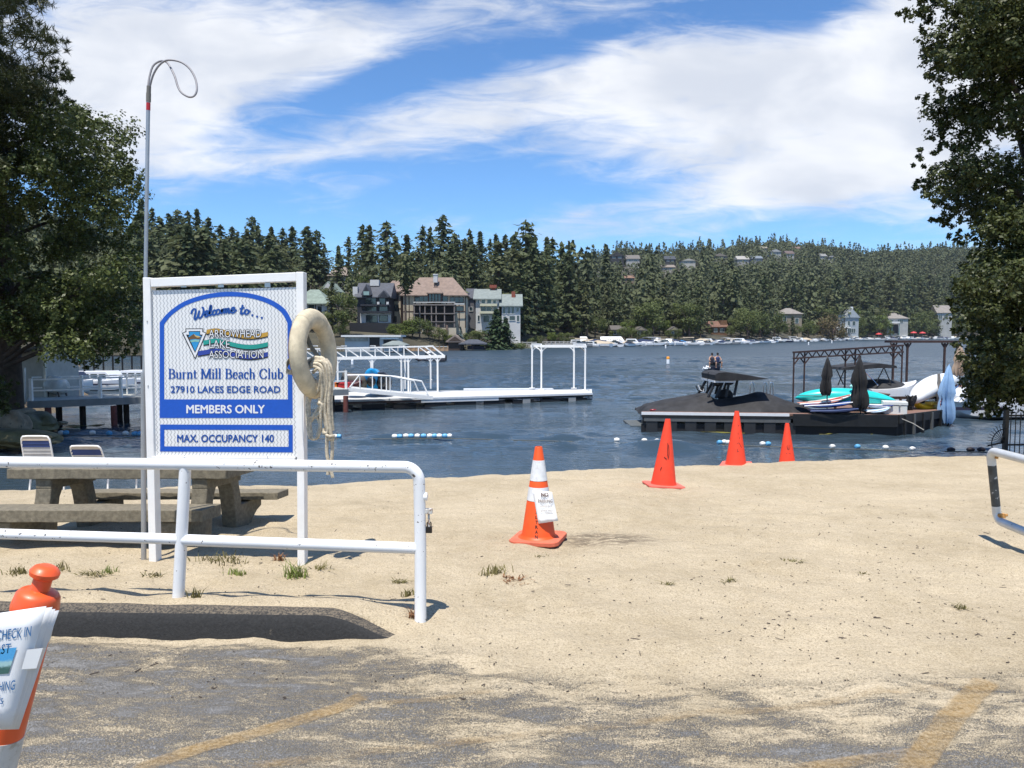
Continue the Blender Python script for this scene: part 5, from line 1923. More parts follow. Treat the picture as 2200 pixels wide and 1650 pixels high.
# ================================================================== MIDDLE DOCK AND PIER
def middle_dock():
    z0 = -1.35
    side = mat('dock_side_white', (.66, .68, .70), .5, var=.08)
    r = thing('floating_dock', 'low white floating dock on black floats in the middle of the cove', 'dock', (0, 38, W))
    dm = mat('pale_dock_deck', (.52, .52, .50), .7, var=.1)
    A, B_ = G(700, 861, z0), G(1272, 845, z0)
    bk = Vector((.3, 3.0, 0))
    mb = MB()
    poly = [A, B_, B_ + bk, G(880, 840, z0), G(700, 843, z0)]
    n = 5
    mb.add(poly + [p + Vector((0, 0, -.05)) for p in poly], [tuple(range(n))] + [(i, n + i, n + (i + 1) % n, (i + 1) % n) for i in range(n)])
    mb.build('deck', dm, r)
    d = (B_ - A)
    ang = math.atan2(d.y, d.x)
    o = Vector((d.y, -d.x, 0)).normalized()

    def strip(name, t0, t1, zt, zb, off, m):
        p, q = A.lerp(B_, t0), A.lerp(B_, t1)
        c = (p + q) / 2 + o * off
        mb = MB()
        mb.box((c.x, c.y, (zt + zb) / 2), ((q - p).length, .08, zt - zb), ang)
        mb.build(name, m, r)
    strip('edge_board', 0, 1, z0 + .02, z0 - .07, .05, side)
    strip('edge_board', .0, .33, z0 - .075, z0 - .16, .03, mat('brown_fascia', (.10, .06, .055), .7))
    strip('edge_board', .62, 1, z0 - .075, z0 - .16, .03, BLACKM)
    strip('edge_board', .33, .62, z0 - .075, z0 - .21, .03, side)
    for i in range(9):
        strip('float', .01 + i * .111, .09 + i * .111, z0 - (.22 if i not in (3, 4, 5) else .215), W - .12, .0, DARK)
    for t_ in (.715, .90):
        strip('float', t_, t_ + .03, z0 - .165, W - .06, .02, mat('grey_float', (.3, .31, .31), .6))
    # rear raised walkway
    mb = MB()
    a, b2 = P(995, 839, 42.6), P(1188, 834.5, 43.4)
    mb.box(((a.x + b2.x) / 2, 43.1, (a.z + b2.z) / 2 - .05), (b2.x - a.x, .9, .16), .05)
    mb.build('rear_walkway', side, r)
    # right lift frame
    r2 = thing('boat_lift_frame', 'plain white four post boat lift frame at the right end of the white dock', 'boat lift', G(1200, 842, z0))
    pts = {1143: 42.6, 1163: 41.2, 1233: 42.4, 1257: 40.8}
    zt = P(1200, 746, 42).z
    tops = {}
    for x, Y in pts.items():
        a = P(x, 800, Y)
        tops[x] = Vector((a.x, Y, zt))
        mb = MB()
        mb.beam((a.x, Y, zt), (a.x, Y, z0 + .005), .085)
        mb.build('post', WHITE, r2)
        mb = MB()
        mb.box((a.x, Y, z0 + .03), (.3, .22, .05))
        mb.build('foot', WHITE, r2)
    for a, b2 in ((1143, 1233), (1163, 1257)):
        mb = MB()
        e = (tops[b2] - tops[a]).normalized() * .08
        mb.beam(tops[a] - e + Vector((0, 0, .06)), tops[b2] + e + Vector((0, 0, .06)), .1, .12)
        mb.build('top_beam', WHITE, r2)
    for a, b2 in ((1143, 1163), (1233, 1257)):
        mb = MB()
        mb.beam(tops[a] + Vector((0, 0, .165)), tops[b2] + Vector((0, 0, .165)), .08)
        mb.build('cross_beam', WHITE, r2)
    for x, s in ((1143, 1), (1163, 1), (1233, -1), (1257, -1), (1163, -1), (1257, -1)):
        mb = MB()
        mb.tube(smooth_path([tops[x] - Vector((0, 0, .45)), tops[x] + Vector((s * .07, 0, -.15)), tops[x] + Vector((s * .3, 0, 0.02))], 4), .03, 6)
        mb.build('brace', WHITE, r2)
    # truss canopy frame
    r3 = thing('canopy_frame', 'white lattice canopy frame on slim posts over the white dock, right of the life ring', 'canopy frame', G(830, 850, z0))
    for Y, x0, x1, posts, dy in ((40.0, 560, 956, (725, 800, 877, 940), 0), (42.4, 560, 940, (797, 862, 870, 925), 0)):
        zb_ = lambda x: P(x, 766 + (940 - x) * .018, Y).z
        zt_ = lambda x: P(x, 744 + (928 - x) * .022, Y).z
        X = lambda x: P(x, 760, Y).x
        mb = MB()
        mb.beam((X(x0), Y, zb_(x0)), (X(x1), Y, zb_(x1)), .12, .15)
        mb.build('bottom_chord', WHITE, r3)
        mb = MB()
        mb.beam((X(x0), Y, zt_(x0)), (X(x1 - 27), Y, zt_(x1 - 27)), .07)
        mb.build('top_chord', WHITE, r3)
        mb = MB()
        mb.beam((X(x1 - 27), Y, zt_(x1 - 27)), (X(x1), Y, zb_(x1)), .07)
        mb.build('top_chord', WHITE, r3)
        xs = np.arange(930 - 31 * 12, 930, 31)
        for i, x in enumerate(xs):
            mb = MB()
            mb.beam((X(x), Y, zb_(x)), (X(x), Y, zt_(x)), .05)
            mb.build('upright', WHITE, r3)
            mb = MB()
            mb.beam((X(x), Y, zt_(x)), (X(x + 30), Y, zb_(x + 30)), .05)
            mb.build('diagonal', WHITE, r3)
        for x in posts:
            mb = MB()
            mb.beam((X(x), Y, zb_(x)), (X(x), Y, z0 + .003), .085)
            mb.build('post', WHITE, r3)
            for s in (-1, 1):
                mb = MB()
                mb.beam((X(x), Y, zb_(x) - .28), (X(x + s * 8), Y, zb_(x) - .05), .05)
                mb.build('brace', WHITE, r3)
    for x in np.arange(620, 940, 62):
        mb = MB()
        a = P(x, 745, 40)
        b2 = P(x - 10, 744.5, 42.4)
        mb.beam(a + Vector((0, 0, .04)), b2 + Vector((0, 0, .04)), .05)
        mb.build('cross_bar', WHITE, r3)
    # pier from the left bank
    zp = -0.735
    p0, p1 = G(58, 862, zp), G(748, 836, zp)
    d = (p1 - p0).normalized()
    nn = Vector((-d.y, d.x, 0))
    r4 = thing('pier', 'long grey pier with white railing and piles running out from the left bank', 'pier', ((p0.x + p1.x) / 2, 30, W))
    pm = mat('grey_pier_paint', (.20, .22, .23), .7, var=.15, vscale=3)
    pd = mat('pier_deck', (.40, .40, .36), .8, var=.12, vscale=3)
    L = (p1 - p0).length
    mid = (p0 + p1) / 2 + nn * .95
    ang = math.atan2(d.y, d.x)
    mb = MB()
    mb.box((mid.x, mid.y, zp - .03), (L, 1.9, .06), ang)
    mb.build('deck', pd, r4)
    mb = MB()
    c = (p0 + p1) / 2 - nn * .03
    mb.box((c.x, c.y, zp - .13), (L, .06, .25), ang)
    mb.build('fascia', pm, r4)
    redp = mat('red_brown_pile', (.16, .05, .04), .8, var=.3, vscale=8)
    dkp = mat('dark_pile', (.025, .02, .018), .85, var=.4)
    for x, off, m_ in ((102, .0, redp), (126, 1.2, dkp), (178, .8, dkp), (243, -.12, redp), (262, 1.4, dkp), (275, 1.0, dkp), (430, .3, dkp), (560, .3, dkp), (718, .3, dkp), (741, -.1, redp)):
        t_ = (P(x, 850, 28).x / 28)
        # point on the pier line at this column
        k = (p0.x - t_ * p0.y) / (t_ * d.y - d.x)
        q = p0 + d * k + nn * off
        mb = MB()
        mb.tube([(q.x, q.y, zp - .262 if off >= 0 else zp - .28), (q.x, q.y, W - .8)], .11, 10)
        mb.build('pile', m_, r4, smooth=60)

    def onpier(x, off):
        t_ = (x - 1100) / FPX
        k = (p0.x - t_ * p0.y) / (t_ * d.y - d.x)
        return p0 + d * k + nn * off
    for off, cols in ((.08, (64, 213, 258, 345, 430, 520, 610, 716, 744)), (1.82, (177, 280, 300, 390, 480, 575, 680, 728))):
        ps = []
        for x in cols:
            q = onpier(x, off)
            ps.append(q)
            mb = MB()
            mb.beam((q.x, q.y, zp), (q.x, q.y, zp + .80), .10 if x in (64, 177, 213, 258, 716, 744) else .05)
            mb.build('rail_post', WHITE, r4)
        for h_ in (.76, .36):
            mb = MB()
            a, b2 = ps[0], ps[-1]
            if off > 1:
                a = onpier(64, off)
            mb.beam((a.x, a.y, zp + h_), (b2.x, b2.y, zp + h_), .055)
            mb.build('rail', WHITE, r4)
    # gangway
    r5 = thing('gangway', 'white gangway with sloping hand rails leading down to the white dock', 'gangway', G(840, 850, z0))
    a0, a1 = P(747, 838, 33.9), P(930, 861, 34.9)
    a1.z = z0 + .09
    gm = mat('gangway_deck', (.45, .46, .46), .7)
    dd = (a1 - a0).normalized()
    gn = Vector((-dd.y, dd.x, 0)).normalized()
    mb = MB()
    mb.beam(a0 + gn * .55, a1 + gn * .55, 1.1, .05)
    mb.build('tread', gm, r5)
    for k in (0, 1.1):
        mb = MB()
        mb.beam(a0 + gn * k + Vector((0, 0, .03)), a1 + gn * k + Vector((0, 0, .03)), .06, .16)
        mb.build('stringer', WHITE, r5)
    for k, top in ((.0, [(752, 832), (772, 806), (838, 808), (889, 818), (899, 842)]), (1.1, [(746, 806), (800, 805), (850, 809), (906, 819), (919, 846)])):
        mb = MB()
        pts = []
        for x, y in top:
            t_ = (x - 747) / 183
            Y = a0.lerp(a1, t_).y + gn.y * k
            pts.append(P(x, y, Y))
        mb.tube(pts, .035, 8)
        mb.build('hand_rail', WHITE, r5, smooth=40)
        for x in (773, 819, 838, 866) if k == 0 else (800, 830, 862, 882):
            t_ = (x - 747) / 183
            lo_ = a0.lerp(a1, t_) + gn * k
            yy = np.interp(x, [p[0] for p in top], [p[1] for p in top])
            hi_ = P(x, yy, lo_.y)
            mb = MB()
            mb.tube([(hi_.x, lo_.y, lo_.z + .05), hi_], .025, 6)
            mb.build('baluster', WHITE, r5)
    # kayaks stored behind the gangway
    for lbl, a, b2, w_, h_, c_ in (
            ('bright blue kayak end behind the gangway rails', P(797, 821, 36.2), P(806, 820, 39.2), 1.0, 1.15, (.01, .24, .52)),
            ('striped black kayak end right of the bright blue one behind the gangway', P(818, 823, 36.4), P(824, 822, 39.4), 1.0, .95, (.02, .02, .025)),
            ('long brown grey kayak lying left of the bright blue one behind the gangway', P(735, 817, 37.2), P(800, 822, 36.6), .7, .85, (.10, .09, .075)),
            ('dark maroon kayak lying low behind the gangway', P(738, 826, 36.5), P(778, 829, 36.3), .6, .5, (.06, .012, .014))):
        rr = thing('kayak', lbl, 'kayak', ((a.x + b2.x) / 2, (a.y + b2.y) / 2, z0))
        mb = MB()
        spindle(mb, a, b2, w_, h_, 14, .35, .9)
        mb.build('hull', mat('kayak_%d' % int(c_[2] * 1000), c_, .35), rr, smooth=60)
        mb = MB()
        m_ = a.lerp(b2, .12)
        mb.ball(m_ + Vector((0, -.1, .05)), .32, 10, (.7, .6, .9))
        mb.build('cockpit', BLACKM, rr, smooth=60)
    for lbl, x, c_ in (('orange bin at the pier end beside the life ring rope', 716, (.75, .2, .03)), ('red bin at the pier end left of the gangway', 738, (.6, .03, .03))):
        rr = thing('storage_bin', lbl, 'bin', P(x, 834, 35))
        mb = MB()
        c = P(x, 829, 35)
        mb.box(c, (.55, .4, .22))
        mb.build('tub', mat('bin_%d' % x, c_, .5), rr, bevel=.02)
        mb = MB()
        mb.box(c + Vector((0, 0, .13)), (.6, .45, .04))
        mb.build('lid', mat('binlid_%d' % x, tuple(v * .8 for v in c_), .5), rr)


middle_dock()


# ================================================================== LEFT BANK
def left_bank():
    sid = mat('grey_siding', (.42, .41, .37), .8, var=.12, vscale=4)
    r = thing('shed', 'grey board shed with a slanted roof at the landward end of the pier', 'shed', P(62, 862, 29.5))
    zb = -.95
    a, b2 = P(28, 800, 29.8), P(98.5, 800, 29.2)
    zt0, zt1 = P(35, 768, 29.5).z, P(98, 747, 29.2).z
    mb = MB()
    n = 9
    for i in range(n):
        t0, t1 = i / n, (i + 1) / n
        x0, x1 = a.x + (b2.x - a.x) * t0, a.x + (b2.x - a.x) * t1 - .008
        y0 = a.y + (b2.y - a.y) * (t0 + t1) / 2
        z_ = zt0 + (zt1 - zt0) * (t0 + t1) / 2
        mb.ab((x0, y0, zb), (x1, y0 + 2.2 - (.004 if i % 2 else 0), z_))
    mb.build('wall', sid, r)
    mb = MB()
    mb.box((b2.x - .02, b2.y - .03, (zb + zt1) / 2), (.09, .06, zt1 - zb))
    mb.build('corner_board', mat('pale_trim', (.6, .59, .52), .7), r)
    mb = MB()
    q0, q1 = P(20, 766, 29.4), P(110, 744, 29.2)
    mb.beam(q0 + Vector((0, 1.1, .03)), q1 + Vector((0, 1.1, .03)), 2.8, .07)
    mb.build('roof', mat('shed_roof', (.12, .12, .12), .8), r)
    mb = MB()
    mb.tube([P(54, 868, 28.4), P(54, 790, 28.4)], .03, 8)
    mb.build('pipe', STEEL, r)
    mb = MB()
    mb.tube([P(45, 875, 28.3), P(46, 806, 28.3)], .025, 8)
    mb.build('pipe', STEEL, r)
    # round tank on stand
    r = thing('round_tank', 'round pale tank lying on a low dark stand on the pier beside the shed', 'tank', P(118, 857, 29.3))
    c = P(117, 826, 29.4)
    mb = MB()
    mb.lathe([(.05, -.30), (.22, -.28), (.31, -.20), (.345, -.05), (.345, .35), (.31, .5), (.2, .58)], n=28, m=Matrix.Translation(c) @ Matrix.Rotation(RAD(-75), 4, 'X') @ Matrix.Rotation(PI, 4, 'X') @ Matrix.Rotation(RAD(150), 4, 'X'))
    mb.build('drum', mat('pale_drum', (.50, .52, .50), .3, var=.2, vscale=2.5, dirt=((.2, .2, .18), 3, .6, .7)), r, smooth=50)
    mb = MB()
    zz = -.735
    for dx in (-.22, .22):
        for dy in (-.1, .4):
            mb.beam((c.x + dx, c.y + dy, zz), (c.x + dx * .8, c.y + dy, c.z - .28), .05)
    mb.build('stand', BLACKM, r)
    # rocks
    rockm = mat('tan_rock', (.30, .24, .165), .9, var=.35, vscale=3, bump=.02, bscale=7, dirt=((.09, .075, .05), 2.5, .58, .68))
    wetm = mat('algae_wet_rock', (.13, .115, .05), .6, var=.45, vscale=2.5, bump=.02, bscale=6)

    def rock(name, c, sz, m, lbl, seed, n=18):
        rr = np.random.default_rng(seed)
        ph = rr.random(9) * 6
        mb = MB()
        rows = []
        for i in range(n + 1):
            th = PI * i / n
            row = []
            for j in range(n * 2):
                a = 2 * PI * j / (n * 2)
                d = Vector((math.sin(th) * math.cos(a), math.sin(th) * math.sin(a), -math.cos(th)))
                k = 1 + .16 * math.sin(3 * d.x + ph[0] + 2 * d.z) + .12 * math.sin(5 * d.y + ph[1] + 3 * d.x) + .07 * math.sin(9 * d.z + ph[2] + 7 * d.x) + .04 * math.sin(17 * d.x + ph[3]) * math.cos(13 * d.y)
                k = min(k, 1.12)
                row.append(Vector(c) + Vector((d.x * sz[0] * k, d.y * sz[1] * k, max(d.z * k, -.7) * sz[2])))
            rows.append(row)
        mb.grid(rows, True)
        return tag(mb.build(name, m, smooth=38), lbl, 'rock')
    c = P(32, 912, 24.5)
    rock('boulder', (c.x, c.y, c.z), (.42, .5, .42), rockm, 'large rounded tan boulder at the waterline below the shed', 3)
    c = P(50, 887, 26.5)
    rock('boulder', (c.x, c.y, c.z), (.36, .4, .16), rockm, 'small pale flat rock above the tan boulder by the pier', 5)
    c = P(8, 896, 25.2)
    rock('boulder', (c.x, c.y, c.z - .1), (.5, .5, .3), rockm, 'grey tan rock at the left edge behind the tan boulder', 8)
    c = P(28, 938, 22.6)
    rock('rock_ledge', (c.x - .3, c.y, c.z - .1), (1.55, .8, .30), wetm, 'long low algae stained rock ledge in the water behind the lounge chairs', 9, 22)
    c = P(82, 906, 26.2)
    rock('boulder', (c.x, c.y, c.z - .05), (.62, .8, .38), wetm, 'sloping wet rock beside the foot of the pier', 12)
    c = P(132, 909, 26.9)
    rock('boulder', (c.x, c.y, c.z), (.20, .15, .08), rockm, 'small yellowish stone breaking the water under the pier', 15)
    # floating weed lines
    al = mat('yellow_green_algae', (.14, .13, .02), .7, var=.4, vscale=4)
    for k, (x0, x1, y, Y) in enumerate(((140, 225, 913, 0), (170, 300, 942, 0), (190, 300, 868, 0), (1430, 1520, 925, 0), (1505, 1600, 929, 0), (1600, 1700, 926, 0), (1790, 1830, 929, 0), (1760, 1790, 932, 0), (1870, 1895, 931, 0), (720, 860, 873, 0))):
        mb = MB()
        top, bot = [], []
        for i in range(15):
            t_ = i / 14
            x = x0 + (x1 - x0) * t_
            hw = (1.1 + .8 * math.sin(t_ * 9 + k)) * math.sin(PI * min(max(t_, .04), .96)) ** .5
            a = G(x, y + 1.5 * math.sin(t_ * 4 + k) - hw, W + .012)
            b3 = G(x, y + 1.5 * math.sin(t_ * 4 + k) + hw, W + .012)
            top.append(a)
            bot.append(b3)
        mb.grid([bot, top])
        tag(mb.build('algae', al), kind='stuff')
    # moored boats beyond the pier
    for k, (lbl, x0, x1, yw, yg, Y, cab) in enumerate((
            ('white motor boat with a dark windscreen moored beyond the pier near the shed', 96, 200, 850, 822, 44, 1),
            ('long white motor boat moored in the middle of the boats beyond the pier', 165, 290, 842, 818, 47, 2),
            ('white pontoon boat with rails half hidden by the welcome sign post', 262, 345, 838, 815, 50, 3))):
        r = thing('motor_boat', lbl, 'boat', (P((x0 + x1) / 2, yw, Y).x, Y, W))
        xa, xb = P(x0, 830, Y).x, P(x1, 830, Y).x
        zb = W - .2
        mb = MB()
        hull(mb, xb - xa, 2.2, P(x0, yg, Y).z - zb, Matrix.Translation(((xa + xb) / 2, Y, zb)))
        mb.build('hull', WHITEB, r, smooth=40)
        zg = P(x0, yg, Y).z
        mb = MB()
        xm = xa + (xb - xa) * .45
        mb.prism([(-.9, 0), (1.1, 0), (.6, .55), (-.8, .55)], 1.6, Matrix.Translation((xm, Y + .8, zg + .05)) @ Matrix.Rotation(PI / 2, 4, 'X'))
        mb.build('cabin', WHITEB if k else mat('boat_navy', (.02, .025, .05), .4), r, bevel=.03)
        for q in range(3):
            mb = MB()
            mb.box((xm - .6 + q * .5, Y - .81, zg + .33), (.38, .04, .24))
            mb.build('window', GLASS, r)
        mb = MB()
        mb.box(((xa + xb) / 2, Y - 1.11, zg - .16), ((xb - xa) * .8, .03, .10))
        mb.build('dark_stripe', MATS['navy_stripe'], r)
    r = thing('boat_dock', 'dock with dark railing posts behind the boats beyond the pier', 'dock', P(200, 812, 54))
    mb = MB()
    a, b2 = P(95, 805, 54), P(330, 805, 54)
    mb.ab((a.x, 53.5, -1.1), (b2.x, 55.5, -.98))
    mb.build('deck', mat('pale_dock_edge', (.55, .55, .56), .6), r)
    for x in np.linspace(100, 325, 12):
        mb = MB()
        q = P(x, 800, 53.6)
        mb.beam((q.x, 53.6, -.98), (q.x, 53.6, .15), .09)
        mb.build('rail_post', BLACKM, r)
    mb = MB()
    mb.beam((a.x, 53.6, .15), (b2.x, 53.6, .15), .08)
    mb.build('rail', BLACKM, r)
    r = thing('boat_canopy', 'white framed boat canopy with green awning behind the shed', 'canopy', P(120, 800, 50))
    for x in (101, 122, 138):
        mb = MB()
        q = P(x, 800, 50)
        mb.beam((q.x, 50, W), (q.x, 50, P(x, 775, 50).z), .09)
        mb.build('post', WHITE, r)
    for y in (777, 788, 796):
        mb = MB()
        mb.beam(P(100, y, 50), P(140, y, 50), .08)
        mb.build('rail', WHITE, r)
    mb = MB()
    c = P(140, 768, 51)
    mb.box(c, (3.0, 2, .12), 0, RAD(14))
    mb.build('awning', mat('green_awning', (.01, .11, .075), .8), r)
    # lounge chairs with their backs to us
    strapw = mat('vinyl_strap_white', (.50, .49, .47), .5)
    strapn = mat('vinyl_strap_navy', (.02, .045, .16), .5)
    strapb = mat('vinyl_strap_beige', (.55, .46, .36), .5)
    for lbl, xc, w_, yt, Y in (('lounge chair with raised back and navy strap, nearer the left edge', 75, 62, 937, 13.4), ('lounge chair with lower back and navy strap, right of the taller one', 182, 66, 958, 13.5)):
        s = Y / FPX
        gz = hz(P(xc, 1000, Y).x, Y)
        c = P(xc, yt, Y)
        r = thing('lounge_chair', lbl, 'lounge chair', (c.x, Y, gz), 'strap lounge chairs at the water')
        hw = w_ / 2 * s
        seat = gz + .36
        up = c.z - seat
        bot = Vector((c.x, Y + .14 * (1 if yt < 950 else 1.8), seat))
        topc = Vector((c.x, Y, c.z))
        ax = (topc - bot)
        M = lambda sx, t_: bot + ax * t_ + Vector((sx * hw, 0, 0))
        mb = MB()
        pts = [M(-1.04, 0), M(-1.0, .82), M(-.97, .93), M(-.86, .99), M(-.5, 1.0), M(.5, 1.0), M(.86, .99), M(.97, .93), M(1.0, .82), M(1.04, 0)]
        mb.tube(pts, .016, 8)
        mb.build('back_frame', WHITE, r, smooth=60)
        nst = int(ax.length / .062)
        for i in range(nst):
            t_ = .93 - i * .062 / ax.length
            if t_ < .04:
                break
            m_ = strapb if i == 0 else (strapn if i in (1, 2) else strapw)
            mb = MB()
            a, b2 = M(-1, t_), M(1, t_)
            for k in range(6):
                mb.beam(a.lerp(b2, k / 6), a.lerp(b2, (k + 1) / 6), .050, .006, up=ax.normalized()) if 0 else mb.box(a.lerp(b2, (k + .5) / 6) + Vector((0, -.006, 0)), ((b2 - a).length / 6, .008, .056), 0, 0)
            mb.build('back_strap', m_, r)
        mb = MB()
        mb.tube([M(-1.04, 0), Vector((c.x - hw, Y + 1.55, seat)), Vector((c.x + hw, Y + 1.55, seat)), M(1.04, 0)], .016, 8)
        mb.build('seat_frame', WHITE, r, smooth=40)
        for i in range(12):
            mb = MB()
            mb.box((c.x, bot.y + .12 + i * .095, seat), (2 * hw, .056, .008))
            mb.build('seat_strap', strapn if i == 5 else strapw, r)
        for sx in (-1, 1):
            for yy in (Y + .25, Y + 1.3):
                mb = MB()
                gx = c.x + sx * hw
                mb.tube([(gx, yy, seat), (gx + sx * .01, yy - .08, hz(gx, yy) - .03)], .016, 8)
                mb.build('leg', WHITE, r)


left_bank()


# ================================================================== THINGS ON THE WATER
def floats():
    wf = mat('float_white', (.74, .74, .70), .45, dirt=((.4, .38, .3), 9, .6, .75))
    bf = mat('float_blue', (.12, .38, .62), .45)
    kf = mat('float_dark', (.03, .02, .02), .6)
    rp = mat('float_rope', (.12, .12, .10), .9)
    pts = [(-60, 931), (5, 928), (35, 930), (55, 930), (100, 930), (132, 933), (142, 933), (199, 933), (235, 934), (270, 934), (290, 935), (302, 935), (720, 941), (728, 941), (848, 941), (859, 941), (872, 940), (883, 940), (897, 940), (910, 940), (923, 940), (934, 940), (944, 940), (956, 940), (966, 940),
           (1325, 949), (1384, 950), (1412, 951), (1546, 954), (1556, 953), (1564, 954), (1638, 957), (1650, 957), (1788, 963), (1842, 963), (1902, 965), (1960, 968)]
    blue = {142, 235, 290, 302, 728, 859, 883, 910, 934, 956, 1546, 1650, 1842}
    r = thing('swim_line', 'rope of white and blue floats marking the swimming area', 'float line', G(900, 941, W))
    mb = MB()
    mb.tube([G(x, y + 2, W + .03) for x, y in pts], .014, 6)
    mb.build('rope', rp, r)
    for x, y in pts:
        c = G(x, y + 2, W)
        s = c.y / FPX
        mb = MB()
        mb.lathe([(.02, -.5), (.75, -.42), (1.0, -.1), (1.0, .1), (.75, .42), (.02, .5)], n=12, m=Matrix.Translation((c.x, c.y, W + 3.2 * s + .035)) @ Matrix.Rotation(PI / 2, 4, 'Y') @ Matrix.Rotation(RAD((x * 37) % 50 - 25), 4, 'X') @ Matrix.Diagonal((5.2 * s, 5.2 * s, 12.5 * s, 1)))
        mb.build('float', bf if x in blue else wf, r, smooth=50)
    r = thing('dark_boom', 'rope with three dark weathered floats near the iron fence', 'float line', G(2080, 970, W))
    mb = MB()
    mb.tube([G(x, y + 2, W + .03) for x, y in ((1960, 968), (2043, 968), (2085, 969), (2108, 969), (2150, 970))], .02, 6)
    mb.build('rope', rp, r)
    for x in (2043, 2085, 2108):
        c = G(x, 971, W)
        s = c.y / FPX
        mb = MB()
        mb.ball((c.x, c.y, W + 3 * s + .03), 9.5 * s, 12, (1, .6, .55))
        mb.build('float', kf, r, smooth=60)
    # marker buoys
    buoy_o = mat('buoy_orange', (.75, .30, .02), .5)

    def buoy(x, yt, yb, lbl, orange):
        c = G(x, yb, W)
        h_ = (yb - yt) / FPX * c.y
        r = thing('buoy', lbl, 'buoy', c, 'marker buoys on the lake')
        q = MB()
        rad = max(.12, h_ * .2)
        q.lathe([(rad, -.2), (rad, h_ * .62), (rad * .95, h_ * .66)], c, 14)
        q.build('body', WHITEB, r, smooth=50)
        q = MB()
        q.lathe([(rad * 1.02, h_ * .66), (rad * 1.02, h_ * .93), (rad * .7, h_)], c, 14)
        q.build('cap', buoy_o if orange else WHITEB, r, smooth=50)
    buoy(1435, 766, 783, 'white marker buoy with orange top on the open water right of centre', 1)
    buoy(757, 772, 785, 'white marker buoy seen under the lattice canopy frame', 0)
    buoy(1430, 741, 748, 'small white marker buoy far out in front of the marina', 0)
    buoy(1737, 735, 741, 'small white buoy in front of the far right shore', 0)
    buoy(1787, 731, 737, 'white stub buoy in front of the white gabled house', 0)
    # two riders on a jet ski
    c = G(1534, 797, W)
    s = c.y / FPX
    r = thing('jet_ski', 'dark jet ski carrying two people on the open water', 'jet ski', c)
    mb = MB()
    hull(mb, 26 * s * 1.3, 1.15, .55, Matrix.Translation((c.x, c.y, W - .15)) @ Matrix.Rotation(RAD(-60), 4, 'Z'))
    mb.build('hull', mat('jetski_dark', (.02, .022, .04), .3), r, smooth=40)
    mb = MB()
    mb.box((c.x + .05, c.y + .1, W + .62), (.4, 1.1, .3), RAD(25))
    mb.build('seat', BLACKM, r, bevel=.05)
    skin = mat('skin', (.42, .24, .16), .6)
    hair = mat('dark_hair', (.02, .014, .01), .8)

    def rider(x, Y, lbl, shirt):
        b0 = P(x, 788, Y)
        hip = Vector((b0.x, Y, W + .80))
        me = bpy.data.meshes.new('person')
        J = [(0, 0, 0), (0, -.03, .25), (0, -.06, .48), (0, -.07, .60), (0, -.09, .74),
             (-.20, -.06, .46), (-.30, -.22, .24), (-.22, -.45, .18), (.20, -.06, .46), (.30, -.22, .24), (.22, -.45, .18),
             (-.16, -.05, -.02), (-.30, -.42, .02), (-.30, -.38, -.42), (-.30, -.50, -.46), (.16, -.05, -.02), (.30, -.42, .02), (.30, -.38, -.42), (.30, -.50, -.46)]
        E = [(0, 1), (1, 2), (2, 3), (3, 4), (2, 5), (5, 6), (6, 7), (2, 8), (8, 9), (9, 10), (0, 11), (11, 12), (12, 13), (13, 14), (0, 15), (15, 16), (16, 17), (17, 18)]
        Rr = [.16, .15, .16, .06, .11, .07, .05, .04, .07, .05, .04, .10, .085, .06, .05, .10, .085, .06, .05]
        me.from_pydata([Vector(j) for j in J], E, [])
        me.materials.append(skin)
        ob = bpy.data.objects.new('person', me)
        COL.objects.link(ob)
        ob.location = hip
        ORG[ob.name] = hip.copy()
        ob.modifiers.new('skin', 'SKIN')
        for i, q in enumerate(me.skin_vertices[0].data):
            q.radius = (Rr[i], Rr[i])
            q.use_root = i == 0
        ob.modifiers.new('sub', 'SUBSURF').levels = 1
        ob.modifiers['sub'].render_levels = 2
        tag(ob, lbl, 'person')
        q = MB()
        q.lathe([(.17, -.02), (.185, .1), (.19, .3), (.21, .44), (.12, .54)], tuple(hip + Vector((0, -.035, 0))), 14)
        q.build('life_vest', mat('vest_%d' % x, shirt, .7), ob, smooth=50)
        q = MB()
        q.ball(hip + Vector((0, -.07, .79)), .118, 10, (1, 1.05, .95))
        q.build('hair', hair, ob, smooth=60)
        q = MB()
        for sx in (-1, 1):
            q.tube([hip + Vector((sx * .15, -.05, -.02)), hip + Vector((sx * .30, -.42, .02))], .105, 10)
        q.build('shorts', mat('dark_shorts', (.015, .016, .03), .8), ob, smooth=60)
    rider(1529, c.y - .15, 'person in dark vest at the left of the pair riding the jet ski', (.03, .03, .05))
    rider(1541, c.y + .35, 'person in dark blue vest at the right of the pair riding the jet ski', (.03, .05, .14))
    # spray behind it
    mb = MB()
    for i in range(26):
        t_ = i / 25
        p = P(1524 - 13 * t_, 789 + 2.5 * t_, c.y - .4)
        mb.ball(p + Vector((random.uniform(-.1, .1), random.uniform(-.2, .2), random.uniform(-.1, .1))), .11 * (1 - .5 * t_), 5)
    tag(mb.build('spray', mat('white_spray', (.8, .82, .84), .8)), kind='stuff')
    # small motor boat under way
    Y = 96.0
    r = thing('motor_boat', 'dark hulled motor boat under way seen through the lattice canopy frame', 'boat', G(923, 776, W))
    cx = P(923, 770, Y).x
    mb = MB()
    hull(mb, 4.0, 1.8, .72, Matrix.Translation((cx, Y, W - .1)) @ Matrix.Rotation(PI, 4, 'Z'))
    mb.build('hull', mat('boat_grey', (.10, .09, .10), .4), r, smooth=40)
    mb = MB()
    mb.box((cx + .2, Y - .80, W + .42), (3.0, .06, .14))
    mb.build('white_stripe', WHITEB, r)
    mb = MB()
